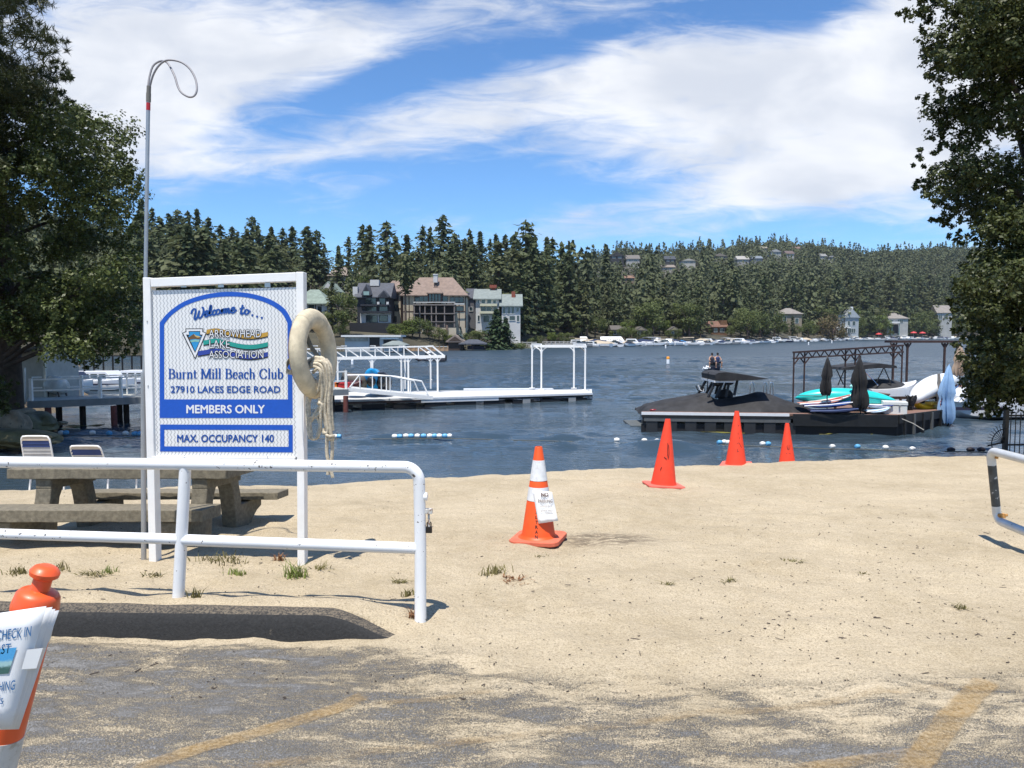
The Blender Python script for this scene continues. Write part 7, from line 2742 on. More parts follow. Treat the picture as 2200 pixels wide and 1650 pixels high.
# ================================================================== MARINA AND BOATS ALONG THE FAR SHORE
def marina():
    cols = {'white': (.74, .75, .76), 'navy': (.02, .03, .07), 'blue': (.05, .25, .55), 'green': (.02, .16, .14), 'tan': (.45, .38, .28), 'black': (.02, .02, .022), 'orange': (.70, .22, .06), 'grey': (.28, .29, .3), 'sky': (.25, .42, .55), 'red': (.5, .05, .05)}
    cm = {k: mat('boat_' + k + '_paint', c, .45) for k, c in cols.items()}

    def proto(hullc, cover, style):
        root = thing('moored_boat', 'x', 'boat', (0, 0, 0))
        mb = MB()
        hull(mb, 6.0, 2.1, .85, Matrix.Translation((0, 0, -.12)))
        mb.build('hull', cm[hullc], root, smooth=40)
        if style == 'cover':
            mb = MB()
            mb.grid([[Vector((x, b * 1.0 * s_, .78 + h * (1 - abs(s_) ** 1.8))) for s_ in np.linspace(-1, 1, 7)] for x, b, h in ((-2.95, .95, .12), (-1.2, 1.05, .55), (.4, 1.05, .75), (1.6, .8, .4), (2.7, .2, .1))])
            mb.build('cover', cm[cover], root, smooth=50)
        elif style == 'open':
            mb = MB()
            mb.prism([(-.2, .7), (1.0, .7), (.5, 1.35), (.35, 1.35)], 1.5, Matrix.Translation((0, .75, 0)) @ Matrix.Rotation(PI / 2, 4, 'X'))
            mb.build('windscreen', GLASS, root)
            mb = MB()
            mb.box((-1.1, 0, .95), (1.6, 1.5, .35))
            mb.build('seat', cm[cover], root, bevel=.04)
        elif style == 'canopy':
            mb = MB()
            mb.grid([[Vector((x, y, 1.75 + .12 * (1 - (y / 1.1) ** 2))) for y in (-1.1, -.5, 0, .5, 1.1)] for x in (-2.0, .9)])
            o = mb.build('canopy', cm[cover], root)
            o.modifiers.new('t', 'SOLIDIFY').thickness = .12
            for x in (-1.8, .7):
                for y in (-1, 1):
                    mb = MB()
                    mb.beam((x, y, .7), (x, y, 1.75), .06)
                    mb.build('post', cm['grey'], root)
            mb = MB()
            mb.box((-.6, 0, .95), (2.2, 1.4, .4))
            mb.build('seat', cm['grey'], root)
        elif style == 'cabin':
            mb = MB()
            mb.prism([(-1.5, .75), (1.5, .75), (.8, 1.7), (-1.3, 1.7)], 1.6, Matrix.Translation((0, .8, 0)) @ Matrix.Rotation(PI / 2, 4, 'X'))
            mb.build('cabin', cm['white'], root, bevel=.05)
            mb = MB()
            mb.prism([(-1.2, 1.15), (1.0, 1.15), (.7, 1.5), (-1.1, 1.5)], 1.66, Matrix.Translation((0, .83, 0)) @ Matrix.Rotation(PI / 2, 4, 'X'))
            mb.build('window', GLASS, root)
        return root
    kinds = [('white', 'white', 'open', 'open white motor boat moored in the far marina row'), ('white', 'navy', 'cover', 'white boat under a navy cover moored in the far marina row'),
             ('white', 'tan', 'cover', 'white boat under a tan cover moored in the far marina row'), ('white', 'white', 'cabin', 'small white cabin boat moored in the far marina row'),
             ('white', 'black', 'cover', 'white boat under a black cover moored in the far marina row'), ('grey', 'tan', 'canopy', 'boat with a pale tan canopy moored in the far marina row'),
             ('navy', 'white', 'open', 'dark hulled open boat moored in the far marina row'), ('white', 'blue', 'cover', 'white boat under a bright blue cover moored in the far marina row'),
             ('green', 'green', 'cover', 'boat under a dark green cover moored in the far marina row'), ('white', 'grey', 'canopy', 'white boat with a grey canopy moored in the far marina row')]
    used = {}
    r2 = random.Random(5)
    x = 1238.0
    spots = []
    while x < 2075:
        r_ = float(shore_r(x)) - 3.5
        spots.append((x + r2.uniform(-2, 2), r_))
        x += 9.5 * (226.0 / r_) ** .55 * r2.uniform(.8, 1.15)
    order = [3, 0, 0, 2, 1, 0, 4, 5, 0, 6, 2, 0, 3, 4, 1, 0, 9]
    i = 0

    def put(k, x_, r_, rz, sc=1.0, label=None):
        px = (x_ - 1100) / FPX * r_
        hc_, cv, st, lb_ = kinds[k]
        if k not in used:
            o = proto(hc_, cv, st)
            used[k] = o
            o['label'] = label or lb_
            o['group'] = 'boats moored along the far shore'
            o.location = (px, r_, W)
            o.rotation_euler = (0, 0, rz)
            o.scale = (sc, sc, sc)
        else:
            dup(used[k], (px, r_, W), rz, sc, label or lb_, 'boats moored along the far shore')
    for x_, r_ in spots:
        if 1455 < x_ < 1470:
            put(7, x_, r_ - 2, .2)
            continue
        if 1288 < x_ < 1343 and r2.random() < .3:
            continue
        k = order[i % len(order)]
        i += 1
        put(k, x_, r_ - r2.uniform(0, 5), r2.choice([0, PI, .6, -.5, 2.4, -2.2, 1.2]) + r2.uniform(-.3, .3), r2.uniform(1.0, 1.4))
        if r2.random() < .6:
            put(order[(i * 5 + 2) % len(order)], x_ + 5, r_ - 9, r2.uniform(0, 6), r2.uniform(.85, 1.2))
    # orange boat, sailing boat
    o = proto('orange', 'orange', 'cover')
    tag(o, 'orange covered boat among the white boats of the far marina', 'boat')
    o.location = ((1575 - 1100) / FPX * 268, 268, W)
    o.rotation_euler = (0, 0, .15)
    r = thing('sailing_boat', 'white sailing boat with a bare leaning mast in the far marina', 'boat', G(1485, 739, W))
    c = G(1485, 739, W)
    mb = MB()
    hull(mb, 6.5, 2.0, .9, Matrix.Translation((c.x, c.y, W - .1)) @ Matrix.Rotation(RAD(60), 4, 'Z'))
    mb.build('hull', WHITEB, r, smooth=40)
    mb = MB()
    mb.tube([Vector((c.x, c.y, W + .7)), P(1479, 700, c.y)], .09, 8)
    mb.build('mast', TRIM, r)
    mb = MB()
    mb.box((c.x, c.y, W + 1.05), (1.8, 1.1, .5), RAD(60))
    mb.build('cabin', WHITEB, r, bevel=.05)
    # docks of the marina
    dk = mat('marina_dock', (.36, .33, .29), .8, var=.15, vscale=.5)
    dl = ['dock of weathered planks along the left part of the far marina', 'dock of weathered planks in the middle of the far marina', 'dock of weathered planks below the grey roofed house', 'dock of weathered planks before the pale blue grey house', 'dock of weathered planks below the red parasols']
    for k, (x0, x1) in enumerate(((1235, 1400), (1400, 1600), (1600, 1780), (1780, 1920), (1920, 2075))):
        rt = thing('marina_dock', dl[k], 'dock', P((x0 + x1) / 2, 735, float(shore_r((x0 + x1) / 2))))
        a, b = float(shore_r(x0)) - 1, float(shore_r(x1)) - 1
        mb = MB()
        mb.beam(((x0 - 1100) / FPX * a, a, W + .55), ((x1 - 1100) / FPX * b, b, W + .55), 2.2, .25)
        mb.build('deck', dk, rt)
        n = 9
        for j in range(n + 1):
            t_ = j / n
            q = Vector(((x0 + (x1 - x0) * t_ - 1100) / FPX * (a + (b - a) * t_), a + (b - a) * t_ - 1.0, W))
            mb = MB()
            mb.beam(q - Vector((0, 0, .6)), q + Vector((0, 0, 1.5)), .22)
            mb.build('pile', TRIM if j % 2 else dk, rt)
    # lighthouse shaped ornament
    c = G(1603, 736, W)
    r = thing('lighthouse', 'small white toy lighthouse with a red cap on the far marina shore', 'lighthouse', (c.x, c.y + 3, W + .5))
    h_ = 20 / FPX * c.y
    mb = MB()
    mb.lathe([(1.0, 0), (.62, h_ * .66), (.75, h_ * .68), (.75, h_ * .72)], (c.x, c.y + 3, W + .6), 14)
    mb.build('tower', WHITEB, r, smooth=40)
    mb = MB()
    mb.lathe([(.45, 0), (.45, h_ * .14), (.6, h_ * .15), (.05, h_ * .30)], (c.x, c.y + 3, W + .6 + h_ * .72), 12)
    mb.build('lantern', cm['red'], r, smooth=40)
    # red parasols and shore furniture
    for k, (x_, y_) in enumerate(((1963, 715), (1982, 715.5), (1888, 718))):
        lb_ = ['red open parasol on the right shore, left of the pair', 'red open parasol on the right shore, right of the pair', 'low red parasol on the shore left of the pointed roof house'][k]
        Y = 470 + k * 4
        c = P(x_, y_, Y)
        r = thing('parasol', lb_, 'parasol', (c.x, Y, c.z - 2))
        mb = MB()
        mb.lathe([(.05, .9), (1.2, .5), (2.1, -.15), (2.0, -.15), (1.1, .4)], tuple(c), 8, cap=False)
        mb.build('canopy', cm['red'], r)
        mb = MB()
        mb.tube([(c.x, Y, c.z - 3), (c.x, Y, c.z + .9)], .08, 6)
        mb.build('pole', TRIM, r)


marina()


# ================================================================== TREES
def quads(centers, normals, lng, wid, spin=None, r=rng, tang=None):
    """diamond shaped leaves: returns vertices and faces"""
    n = len(centers)
    nr = normals / np.linalg.norm(normals, axis=1, keepdims=True)
    t_ = r.normal(size=(n, 3)) if tang is None else tang + 0.0
    t_ -= nr * (t_ * nr).sum(1, keepdims=True)
    t_ /= np.linalg.norm(t_, axis=1, keepdims=True) + 1e-9
    b = np.cross(nr, t_)
    L, Wd = np.asarray(lng)[:, None] / 2, np.asarray(wid)[:, None] / 2
    v = np.stack([centers - t_ * L, centers + b * Wd - t_ * L * .1, centers + t_ * L, centers - b * Wd - t_ * L * .1], 1).reshape(-1, 3)
    f = np.arange(4 * n).reshape(n, 4)
    return v, f


BARK = mat('bark', (.055, .042, .034), .95, var=.4, vscale=6, bump=.01, bscale=20)
BARKF = mat('far_bark', (.10, .07, .055), .95, var=.3, vscale=2)
CON = [leafmat('conifer_needles', (.040, .058, .026), (.118, .138, .062), .6, .25, .2), leafmat('olive_conifer_needles', (.046, .056, .024), (.112, .124, .054), .6, .25, .2)]
DEC = [leafmat('broad_leaves', (.055, .075, .024), (.14, .165, .055), .6, .2, .2), leafmat('bright_leaves', (.07, .10, .02), (.15, .19, .05), .6, .25, .2), leafmat('dry_leaves', (.085, .07, .035), (.15, .12, .065), .7, .15, .1)]


def conifer(seed, H=24.0, R0=4.0, c0=.08, pw=.8, dens=1.0, sparse=0.0, m=None, irregular=.25):
    r = np.random.default_rng(seed)
    C, N, Ls, Ws, T = [], [], [], [], []
    z = c0 * H
    gap = r.random(3) * 2 * PI
    while z < H * .985:
        t_ = (z - c0 * H) / (H * (1 - c0))
        Rz = R0 * ((1 - t_) ** pw) * (1 + irregular * (r.random() - .5) * 2) * min(1, .55 + t_ * 3.0)
        nb = max(4, int((6 + 3 * (1 - t_)) * dens))
        for k in range(nb):
            a = r.random() * 2 * PI
            if r.random() < sparse:
                continue
            Lb = Rz * (.55 + .6 * r.random()) * (1 + .22 * math.sin(2 * a + gap[0] + z * .4))
            nt = max(2, int(Lb / .75))
            for j in range(nt):
                u = (j + .7) / nt
                rr = Lb * u
                dz = -.22 * rr * (1 - t_ * .8) + .10 * rr * u
                C.append((rr * math.cos(a) + r.normal() * .12, rr * math.sin(a) + r.normal() * .12, z + dz + r.normal() * .15))
                out_ = np.array((math.cos(a), math.sin(a), -.25 + .3 * t_)) + r.normal(size=3) * .35
                T.append(out_)
                N.append(np.array((.62 * math.cos(a), .62 * math.sin(a), .62)) + r.normal(size=3) * .42)
                Ls.append(1.05 + .7 * r.random())
                Ws.append(.55 + .45 * r.random())
        z += (.55 + .35 * r.random()) * (1.0 - .35 * t_)
    for k in range(6):
        C.append((0, 0, H * (.96 + .008 * k)))
        T.append(np.array((r.normal() * .2, r.normal() * .2, 1)))
        N.append(np.array((math.cos(k), math.sin(k), .1)))
        Ls.append(.8)
        Ws.append(.35)
    v, f = quads(np.array(C), np.array(N), np.array(Ls), np.array(Ws), r=r, tang=np.array(T))
    return v, f, np.repeat(r.random(len(C)) * .7 + .3 * r.random(len(C)), 4)


def make_conifer(seed, m, **kw):
    v, f, a = conifer(seed, **kw)
    H = kw.get('H', 24.0)
    root = thing('conifer', 'x', 'tree', (0, 0, 0))
    mb = MB()
    mb.tube([(0, 0, -2.5), (0, 0, H * .3), (.05, 0, H * .65), (0, 0, H * .97)], [.42, .34, .2, .04], 7)
    mb.build('trunk', BARKF, root, smooth=60)
    arrays_mesh('crown', v, f, m, {'rnd': a}, root)
    return root


def make_broadleaf(seed, m, H=12.0, R0=5.0, ncl=16, leaf=.55, per=130):
    r = np.random.default_rng(seed)
    C, N = [], []
    for k in range(ncl):
        a, u = r.random() * 2 * PI, r.random()
        zc = H * (.30 + .62 * u)
        rad = R0 * math.sin(PI * min(.93, max(.12, (zc / H - .12) / .95))) ** .7 * r.random() ** .4 * .72
        c = np.array((rad * math.cos(a), rad * math.sin(a), zc))
        rc = R0 * (.28 + .16 * r.random())
        d = r.normal(size=(per, 3))
        d /= np.linalg.norm(d, axis=1, keepdims=True)
        p = c + d * rc * (r.random((per, 1)) ** .35) * np.array((1, 1, .75))
        C.append(p)
        N.append(d + r.normal(size=(per, 3)) * .6 + np.array((0, 0, .5)))
    C, N = np.concatenate(C), np.concatenate(N)
    n = len(C)
    v, f = quads(C, N, leaf * (.7 + .6 * r.random(n)), leaf * .7 * (.7 + .6 * r.random(n)), r=r)
    root = thing('broadleaf_tree', 'x', 'tree', (0, 0, 0))
    mb = MB()
    mb.tube([(0, 0, -2), (.1, 0, H * .25), (0, .1, H * .5), (.1, 0, H * .8)], [.35, .28, .18, .05], 7)
    for k in range(5):
        a = k * 1.3
        mb.tube([(0, 0, H * (.2 + .06 * k)), (R0 * .3 * math.cos(a), R0 * .3 * math.sin(a), H * (.4 + .06 * k)), (R0 * .55 * math.cos(a), R0 * .55 * math.sin(a), H * (.55 + .07 * k))], [.15, .10, .04], 6)
    mb.build('trunk', BARKF, root, smooth=60)
    arrays_mesh('crown', v, f, m, {'rnd': np.repeat(r.random(n), 4)}, root)
    return root


PROTO_C = [make_conifer(1, CON[0], R0=4.3, c0=.06, pw=.68), make_conifer(2, CON[0], R0=4.8, c0=.12, pw=.58, irregular=.45), make_conifer(3, CON[1], R0=4.6, c0=.10, pw=.6, irregular=.5, sparse=.15),
           make_conifer(4, CON[1], R0=3.9, c0=.22, pw=.55, irregular=.55, sparse=.2), make_conifer(5, CON[0], R0=3.8, c0=.04, pw=.75, dens=1.2), make_conifer(6, CON[0], R0=4.4, c0=.18, pw=.5, irregular=.5, sparse=.1),
           make_conifer(7, CON[0], R0=4.2, c0=.05, pw=.62, irregular=.6, sparse=.25), make_conifer(8, CON[1], R0=4.8, c0=.30, pw=.42, irregular=.5, sparse=.15)]
PROTO_D = [make_broadleaf(1, DEC[0]), make_broadleaf(2, DEC[0], H=11, R0=5.6), make_broadleaf(3, DEC[1], H=10, R0=5.2)]
PROTO_D.append(make_broadleaf(4, DEC[2], H=12, R0=6.0, per=70))
USED = set()
PL = {id(p): p for p in PROTO_C + PROTO_D}


def plant(p, x, r_, h, wk=1.0, label=None, group=None, rz=None):
    px = (x - 1100) / FPX * r_
    zg = hillz(x, r_) - .3
    H = 24.0 if p in PROTO_C else (12.0, 11.0, 10.0, 12.0)[PROTO_D.index(p)]
    s = h / H
    loc = (px, r_, zg)
    sc = (s * wk, s * wk, s)
    rz = rng.random() * 6.28 if rz is None else rz
    if p.name not in USED:
        USED.add(p.name)
        p.location = loc
        p.scale = sc
        p.rotation_euler = (0, 0, rz)
        p['label'] = label
        if group:
            p['group'] = group
        return p
    return dup(p, loc, rz, sc, label, group)


SKY = [(300, 470), (313, 432), (336, 450), (352, 470), (371, 463), (390, 453), (412, 457), (431, 453), (455, 470), (480, 486), (505, 490), (548, 468), (560, 488), (588, 490), (612, 492), (633, 490), (665, 490), (684, 497), (700, 525), (730, 530), (752, 510), (782, 487), (797, 487), (833, 478), (852, 510), (876, 507), (910, 487), (926, 492), (954, 466), (978, 503), (1010, 496), (1032, 500), (1066, 504), (1086, 508), (1106, 507), (1129, 477), (1148, 512), (1174, 512), (1186, 513), (1206, 524), (1222, 540)]
GL = 'trees on the left hill behind the houses'
LBL_L = 'tall dark conifer in the forest rising behind the lakeside houses at left'
rr = random.Random(3)
nC = 0
for i, (x, yt) in enumerate(SKY):
    r_ = float(shore_r(x)) + rr.uniform(55, 110)
    if x > 1100:
        r_ = float(shore_r(x)) + rr.uniform(14, 50)
    ztop = HC + (HOR - yt) / FPX * r_
    h = ztop - hillz(x, r_) + .3
    if h > 34:
        r_ += (h - 32) / .12
        ztop = HC + (HOR - yt) / FPX * r_
        h = ztop - hillz(x, r_) + .3
    p = PROTO_C[[0, 4, 6, 0, 1, 5][i % 6]]
    plant(p, x, r_, max(h, 12), (1.2 if h > 22 else 1.4) * rr.uniform(.9, 1.2), LBL_L, GL)
    nC += 1
env = lambda x: np.interp(x, [s[0] for s in SKY], [s[1] for s in SKY])
envx = lambda x: max(env(x - 14), env(x), env(x + 14))


def blocked(x, r_, wpx, ztop):
    yt = HOR - (ztop - HC) / r_ * FPX
    for x0, x1, hr, yb in HOUSES:
        if r_ < hr + 9 and x0 - wpx * .8 < x < x1 + wpx * .8 and yt < yb - 2 and hr < 700:
            return True
    return False


tries = 0
while nC < 175 and tries < 6000:
    tries += 1
    x = rr.uniform(285, 1238)
    sr = float(shore_r(x))
    r_ = sr + (rr.uniform(5, 120) if x < 1105 else rr.uniform(3, 75))
    zg = hillz(x, r_)
    cap = HC + (HOR - (envx(x) + rr.uniform(8, 60))) / FPX * r_ - zg
    h = min(rr.uniform(15, 27), cap)
    if h < 9:
        continue
    wpx = 4.0 * h / 24 / r_ * FPX
    if blocked(x, r_, wpx, zg + h):
        continue
    plant(rr.choice(PROTO_C), x, r_, h, rr.uniform(1.2, 1.6), LBL_L, GL)
    nC += 1
# single trees among the houses
pine1 = make_conifer(33, CON[1], R0=4.3, c0=.52, pw=.42, irregular=.5, dens=1.2)
PROTO_C.append(pine1)
cyp = make_conifer(31, leafmat('cypress_green', (.022, .045, .020), (.055, .085, .036), .6, .1, .2), R0=5.6, c0=.02, pw=.85, dens=2.4, irregular=.12)
PROTO_C.append(cyp)
plant(pine1, 872, 168, 17.8, 1.0, 'pine with a bare trunk standing in front of the large brown roofed house')
plant(PROTO_C[3], 716, 165, 11, 1.4, 'spreading dark pine between life ring and navy house')
plant(cyp, 1067, 170, 12.6, 1.75, 'left and taller one of the twin dark cypresses at the shore', 'twin cypresses')
plant(cyp, 1087, 171, 10.6, 1.6, 'right and shorter one of the twin dark cypresses at the shore', 'twin cypresses')
sp = make_conifer(21, leafmat('blue_spruce_needles', (.05, .085, .085), (.10, .15, .145), .6, .1, .2), R0=5.5, c0=.03, pw=.9)
PROTO_C.append(sp)
plant(sp, 990, 163, 6.6, 1.0, 'blue grey spruce in front of the cream garden wall')
plant(PROTO_D[0], 738, 160, 9.3, .95, 'round green tree left of the navy house')
plant(PROTO_D[2], 770, 226, 7.5, 1.15, 'bright yellow green round tree below the pale grey gabled house')
plant(PROTO_D[1], 706, 190, 6.5, 1.2, 'round green tree below the small half timbered house')
SHRUBS = [(886, 163, 4.2), (902, 163, 4.8), (922, 164, 3.2), (944, 164, 3.4), (965, 165, 2.4), (1012, 170, 3.4), (1030, 172, 5.0), (1046, 172, 4.2), (1098, 180, 5.2), (1113, 182, 5.0), (1130, 186, 4.0), (1152, 196, 4.6), (1182, 206, 3.2), (1200, 209, 3.4), (1222, 213, 3.8), (734, 158, 3.2), (850, 163, 3.2), (866, 164, 3.4), (700, 162, 4.5), (676, 162, 4.2)]
for k, (x, r_, h) in enumerate(SHRUBS):
    plant(PROTO_D[k % 2 if k % 4 else 2], x, r_, h, 1.25, 'rounded green shrub on the bank below the lakeside houses', 'shrubs below the lakeside houses')
# right shore: individual trees in the front rows
nR, tries = 0, 0
LBL_R = 'tall dark conifer in the forest along the far right shore'
while nR < 118 and tries < 6000:
    tries += 1
    x = rr.uniform(1238, 2160)
    sr = float(shore_r(x))
    d = rr.uniform(5, 75)
    r_ = sr + d
    yt = np.interp(x, [1240, 1330, 1500, 1700, 1900, 2160], [590, 610, 605, 585, 575, 580]) + rr.uniform(-14, 50)
    zg = hillz(x, r_)
    h = HC + (HOR - yt) / FPX * r_ - zg
    h = min(h, 37)
    if h < 9:
        continue
    if blocked(x, r_, 4.0 * h / 24 / r_ * FPX, zg + h):
        continue
    plant(rr.choice(PROTO_C[:8]), x, r_, h, rr.uniform(.95, 1.35), LBL_R, 'conifers along the far right shore')
    nR += 1
nD, tries = 0, 0
while nD < 90 and tries < 5000:
    tries += 1
    x = rr.uniform(1240, 2150)
    r_ = float(shore_r(x)) + rr.uniform(2, 30)
    h = rr.uniform(3.5, 12.5) * (1 + (r_ - 220) / 700)
    zg = hillz(x, r_)
    if blocked(x, r_, 5.0 * h / 12 / r_ * FPX * .35, zg + h - 3.5):
        continue
    plant(PROTO_D[rr.choice([0, 0, 1, 1, 2])], x, r_, h, rr.uniform(.9, 1.2), 'rounded green broadleaf tree at the water of the far right shore', 'broadleaf trees along the far right shore')
    nD += 1
for k, (x, w_, y_) in enumerate(((1690, 9, 700), (1712, 10, 697), (1668, 8, 695), (1735, 9, 690), (1808, 7, 706), (1836, 7, 708), (1852, 9, 690), (1866, 9, 680), (1893, 8, 690), (1912, 5, 708), (1926, 6, 706), (1948, 9, 690), (1962, 9, 688), (1990, 9, 690), (2006, 9, 684), (2024, 8, 697), (2040, 8, 700), (2056, 9, 680), (1524, 6, 706), (1568, 8, 700), (1364, 6, 706), (1390, 7, 705), (1380, 4, 716), (1436, 6, 706), (1458, 7, 704), (1452, 4, 716), (1312, 6, 708), (1346, 6, 706))):
    hr = [h_[2] for h_ in HOUSES if h_[0] - 14 < x < h_[1] + 14 and h_[2] < 700] or [float(shore_r(x)) + 8]
    r_ = max(min(hr) - 3.5, float(shore_r(x)) + 1)
    plant(PROTO_D[k % 2], x, r_, max(2.5, HC + (HOR - y_) / FPX * r_ - hillz(x, r_)), 1.0, 'rounded green broadleaf tree at the water of the far right shore', 'broadleaf trees along the far right shore')
for x, y_, w_ in ((1701, 678, 1.2), (1684, 688, 1.2), (1940, 683, 1.0), (2030, 690, 1.3), (2010, 676, 1.1), (1848, 686, 1.0), (1808, 694, 1.1), (1900, 688, 1.0), (1372, 708, 1.2), (1450, 708, 1.2), (1110, 690, 1.2)):
    hr = [h_[2] for h_ in HOUSES if h_[0] - 14 < x < h_[1] + 14 and h_[2] < 700] or [float(shore_r(x)) + 8]
    r_ = max(min(hr) - 4.5, float(shore_r(x)) + .5)
    plant(PROTO_C[0], x, r_, max(2.5, HC + (HOR - y_) / FPX * r_ - hillz(x, r_)), w_ * 1.3, LBL_R, 'conifers along the far right shore')
plant(PROTO_D[3], 1788, 392, 19, 1.15, 'bare looking brown round tree left of the pale blue grey house')


# the rest of the forest, one mass on the hillside
def forest():
    r = np.random.default_rng(77)
    V, F, A = [], [], []
    base = 0
    n = 0
    hz_list = [(a, b, c, d) for a, b, c, d in HOUSES if c > 330]

    def addtree(x, r_, h, round_, nq):
        nonlocal base
        zg = float(hill(np.array([x]), np.array([r_]))[0]) - .5
        px = (x - 1100) / FPX * r_
        u = r.random(nq)
        a = r.random(nq) * 2 * PI
        if round_:
            rad = h * .48 * np.sqrt(np.clip(1 - (2 * u - 1) ** 2, .05, 1)) * (.75 + .25 * r.random(nq))
            z = h * (.12 + .88 * u)
            sz = h * .24 * (44 / nq) ** .5
        else:
            rad = h * .19 * (1 - u) ** .75 * (.6 + .5 * r.random(nq))
            z = h * (.08 + .92 * u)
            sz = h * .115 * (44 / nq) ** .4
        C = np.stack([px + rad * np.cos(a), r_ + rad * np.sin(a), zg + z], 1)
        N = np.stack([np.cos(a) * .7, np.sin(a) * .7, np.full(nq, .7)], 1) + r.normal(size=(nq, 3)) * .4
        T = np.stack([np.cos(a), np.sin(a), np.full(nq, -.5)], 1) + r.normal(size=(nq, 3)) * .4
        v, f = quads(C, N, sz * (.7 + .6 * r.random(nq)), sz * .7 * (.7 + .6 * r.random(nq)), r=r, tang=T)
        V.append(v)
        F.append(f + base)
        A.append(np.repeat(np.clip(r.random() ** 1.4 * .85 + .25 * r.random(nq), 0, 1), 4))
        base += 4 * nq
    while n < 4300:
        x = r.uniform(1215, 2330)
        sr = float(shore_r(x))
        q = r.random() ** .8
        r_ = sr + 25 + q * (960 - sr)
        k = (r_ - sr) / (940 - sr)
        rd = r.random() < (.15 + .6 * k)
        h = r.uniform(13, 27) * (1.2 - .5 * k) if not rd else r.uniform(8, 15)
        if k > .55 and rd:
            h *= .85
        h *= .72 + .56 * float(fbm(np.array([x * .022]), np.array([r_ * .014]), 8, 3)[0])
        zt = float(hill(np.array([x]), np.array([r_]))[0]) + h
        yt = HOR - (zt - HC) / r_ * FPX
        if any(r_ < hr + 4 and x0 - 7 < x < x1 + 7 and yt < yb - 5 for x0, x1, hr, yb in hz_list):
            continue
        addtree(x, r_, h, rd, int(44 + 60 * (1 - k)))
        n += 1
    # left hill behind the named trees
    for _ in range(700):
        x = r.uniform(-260, 1240) if _ < 450 else r.uniform(-260, 420)
        sr = float(shore_r(x))
        r_ = sr + r.uniform(12, 165)
        zg = float(hill(np.array([x]), np.array([r_]))[0])
        rd = r.random() < .3
        h = r.uniform(7, 14)
        if x > 280:
            cap = HC + (HOR - (envx(x) + r.uniform(15, 60))) / FPX * r_ - zg
            h = min(h, cap)
        if h < 4 or blocked(x, r_, 9, zg + h):
            continue
        addtree(x, r_, h, rd, 240)
    m = leafmat('forest_leaves', (.034, .046, .023), (.112, .126, .062), .65, .12, .15)
    o = arrays_mesh('forest', np.concatenate(V), np.concatenate(F), m, {'rnd': np.concatenate(A)})
    tag(o, 'dense mixed forest covering the far hillsides', kind='stuff')


forest()


# ------------------------------------------------------------------ near trees framing the picture
OAK = leafmat('oak_leaves', (.016, .027, .006), (.088, .108, .024), .5, .07, .28)
OAKR = leafmat('live_oak_leaves', (.015, .023, .006), (.085, .100, .024), .5, .07, .28)
PINE = leafmat('pine_needles', (.014, .022, .007), (.070, .080, .022), .5, .06, .25)


def inside(poly, x, y):
    c = False
    n = len(poly)
    j = n - 1
    for i in range(n):
        xi, yi = poly[i]
        xj, yj = poly[j]
        if (yi > y) != (yj > y) and x < (xj - xi) * (y - yi) / (yj - yi) + xi:
            c = not c
        j = i
    return c


def near_crown(poly, Y0, Yd, ncl, rc, leaf, per, seed, edge=(), aspect=.55, needle=False, keep=lambda x, y: True):
    """leaf clumps spread through the volume behind an outline; returns clump centres and leaf arrays"""
    r = np.random.default_rng(seed)
    mx = sum(p[0] for p in poly) / len(poly)
    poly = [(x + (24 if mx > 1100 else -20), y) for x, y in poly]
    edge = [(x + (12 if mx > 1100 else -9), y) for x, y in edge]
    xs, ys = [p[0] for p in poly], [p[1] for p in poly]
    cen = []
    guard = 0
    while len(cen) < ncl and guard < 40000:
        guard += 1
        x, y = r.uniform(min(xs), max(xs)), r.uniform(min(ys), max(ys))
        if inside(poly, x, y) and keep(x, y):
            cen.append((x, y, Y0 + r.normal() * Yd * .5))
    cen += [(x, y, Y0 + r.normal() * Yd * .25) for x, y in edge]
    C, N, T, L = [], [], [], []
    for k, (x, y, Y) in enumerate(cen):
        c = np.array(P(x, y, Y))
        small = k >= ncl
        R_ = rc * (r.uniform(.55, 1.2) if not small else r.uniform(.38, .62))
        m = int(per * (R_ / rc) ** 2)
        d = r.normal(size=(m, 3))
        d /= np.linalg.norm(d, axis=1, keepdims=True)
        sub = r.normal(size=(max(4, m // 22), 3))
        sub /= np.linalg.norm(sub, axis=1, keepdims=True)
        sub = sub * R_ * (.45 + .6 * r.random((len(sub), 1)))
        w_ = r.integers(0, len(sub), m)
        p = c + sub[w_] * np.array((1.15, 1.15, .72)) + d * R_ * .24 * r.random((m, 1)) ** .5
        C.append(p)
        if needle:
            T.append(d + np.array((0, 0, .25)))
            N.append(r.normal(size=(m, 3)))
        else:
            N.append(d * .45 + sub[w_] / R_ * .5 + r.normal(size=(m, 3)) * .45 + np.array((0, -.1, .55)))
            T.append(r.normal(size=(m, 3)) + np.array((0, 0, -.3)))
        L.append(leaf * (.65 + .7 * r.random(m)))
    C, N, T, L = np.concatenate(C), np.concatenate(N), np.concatenate(T), np.concatenate(L)
    v, f = quads(C, N, L, L * aspect, r=r, tang=T)
    return cen, v, f, np.repeat(r.random(len(C)), 4)


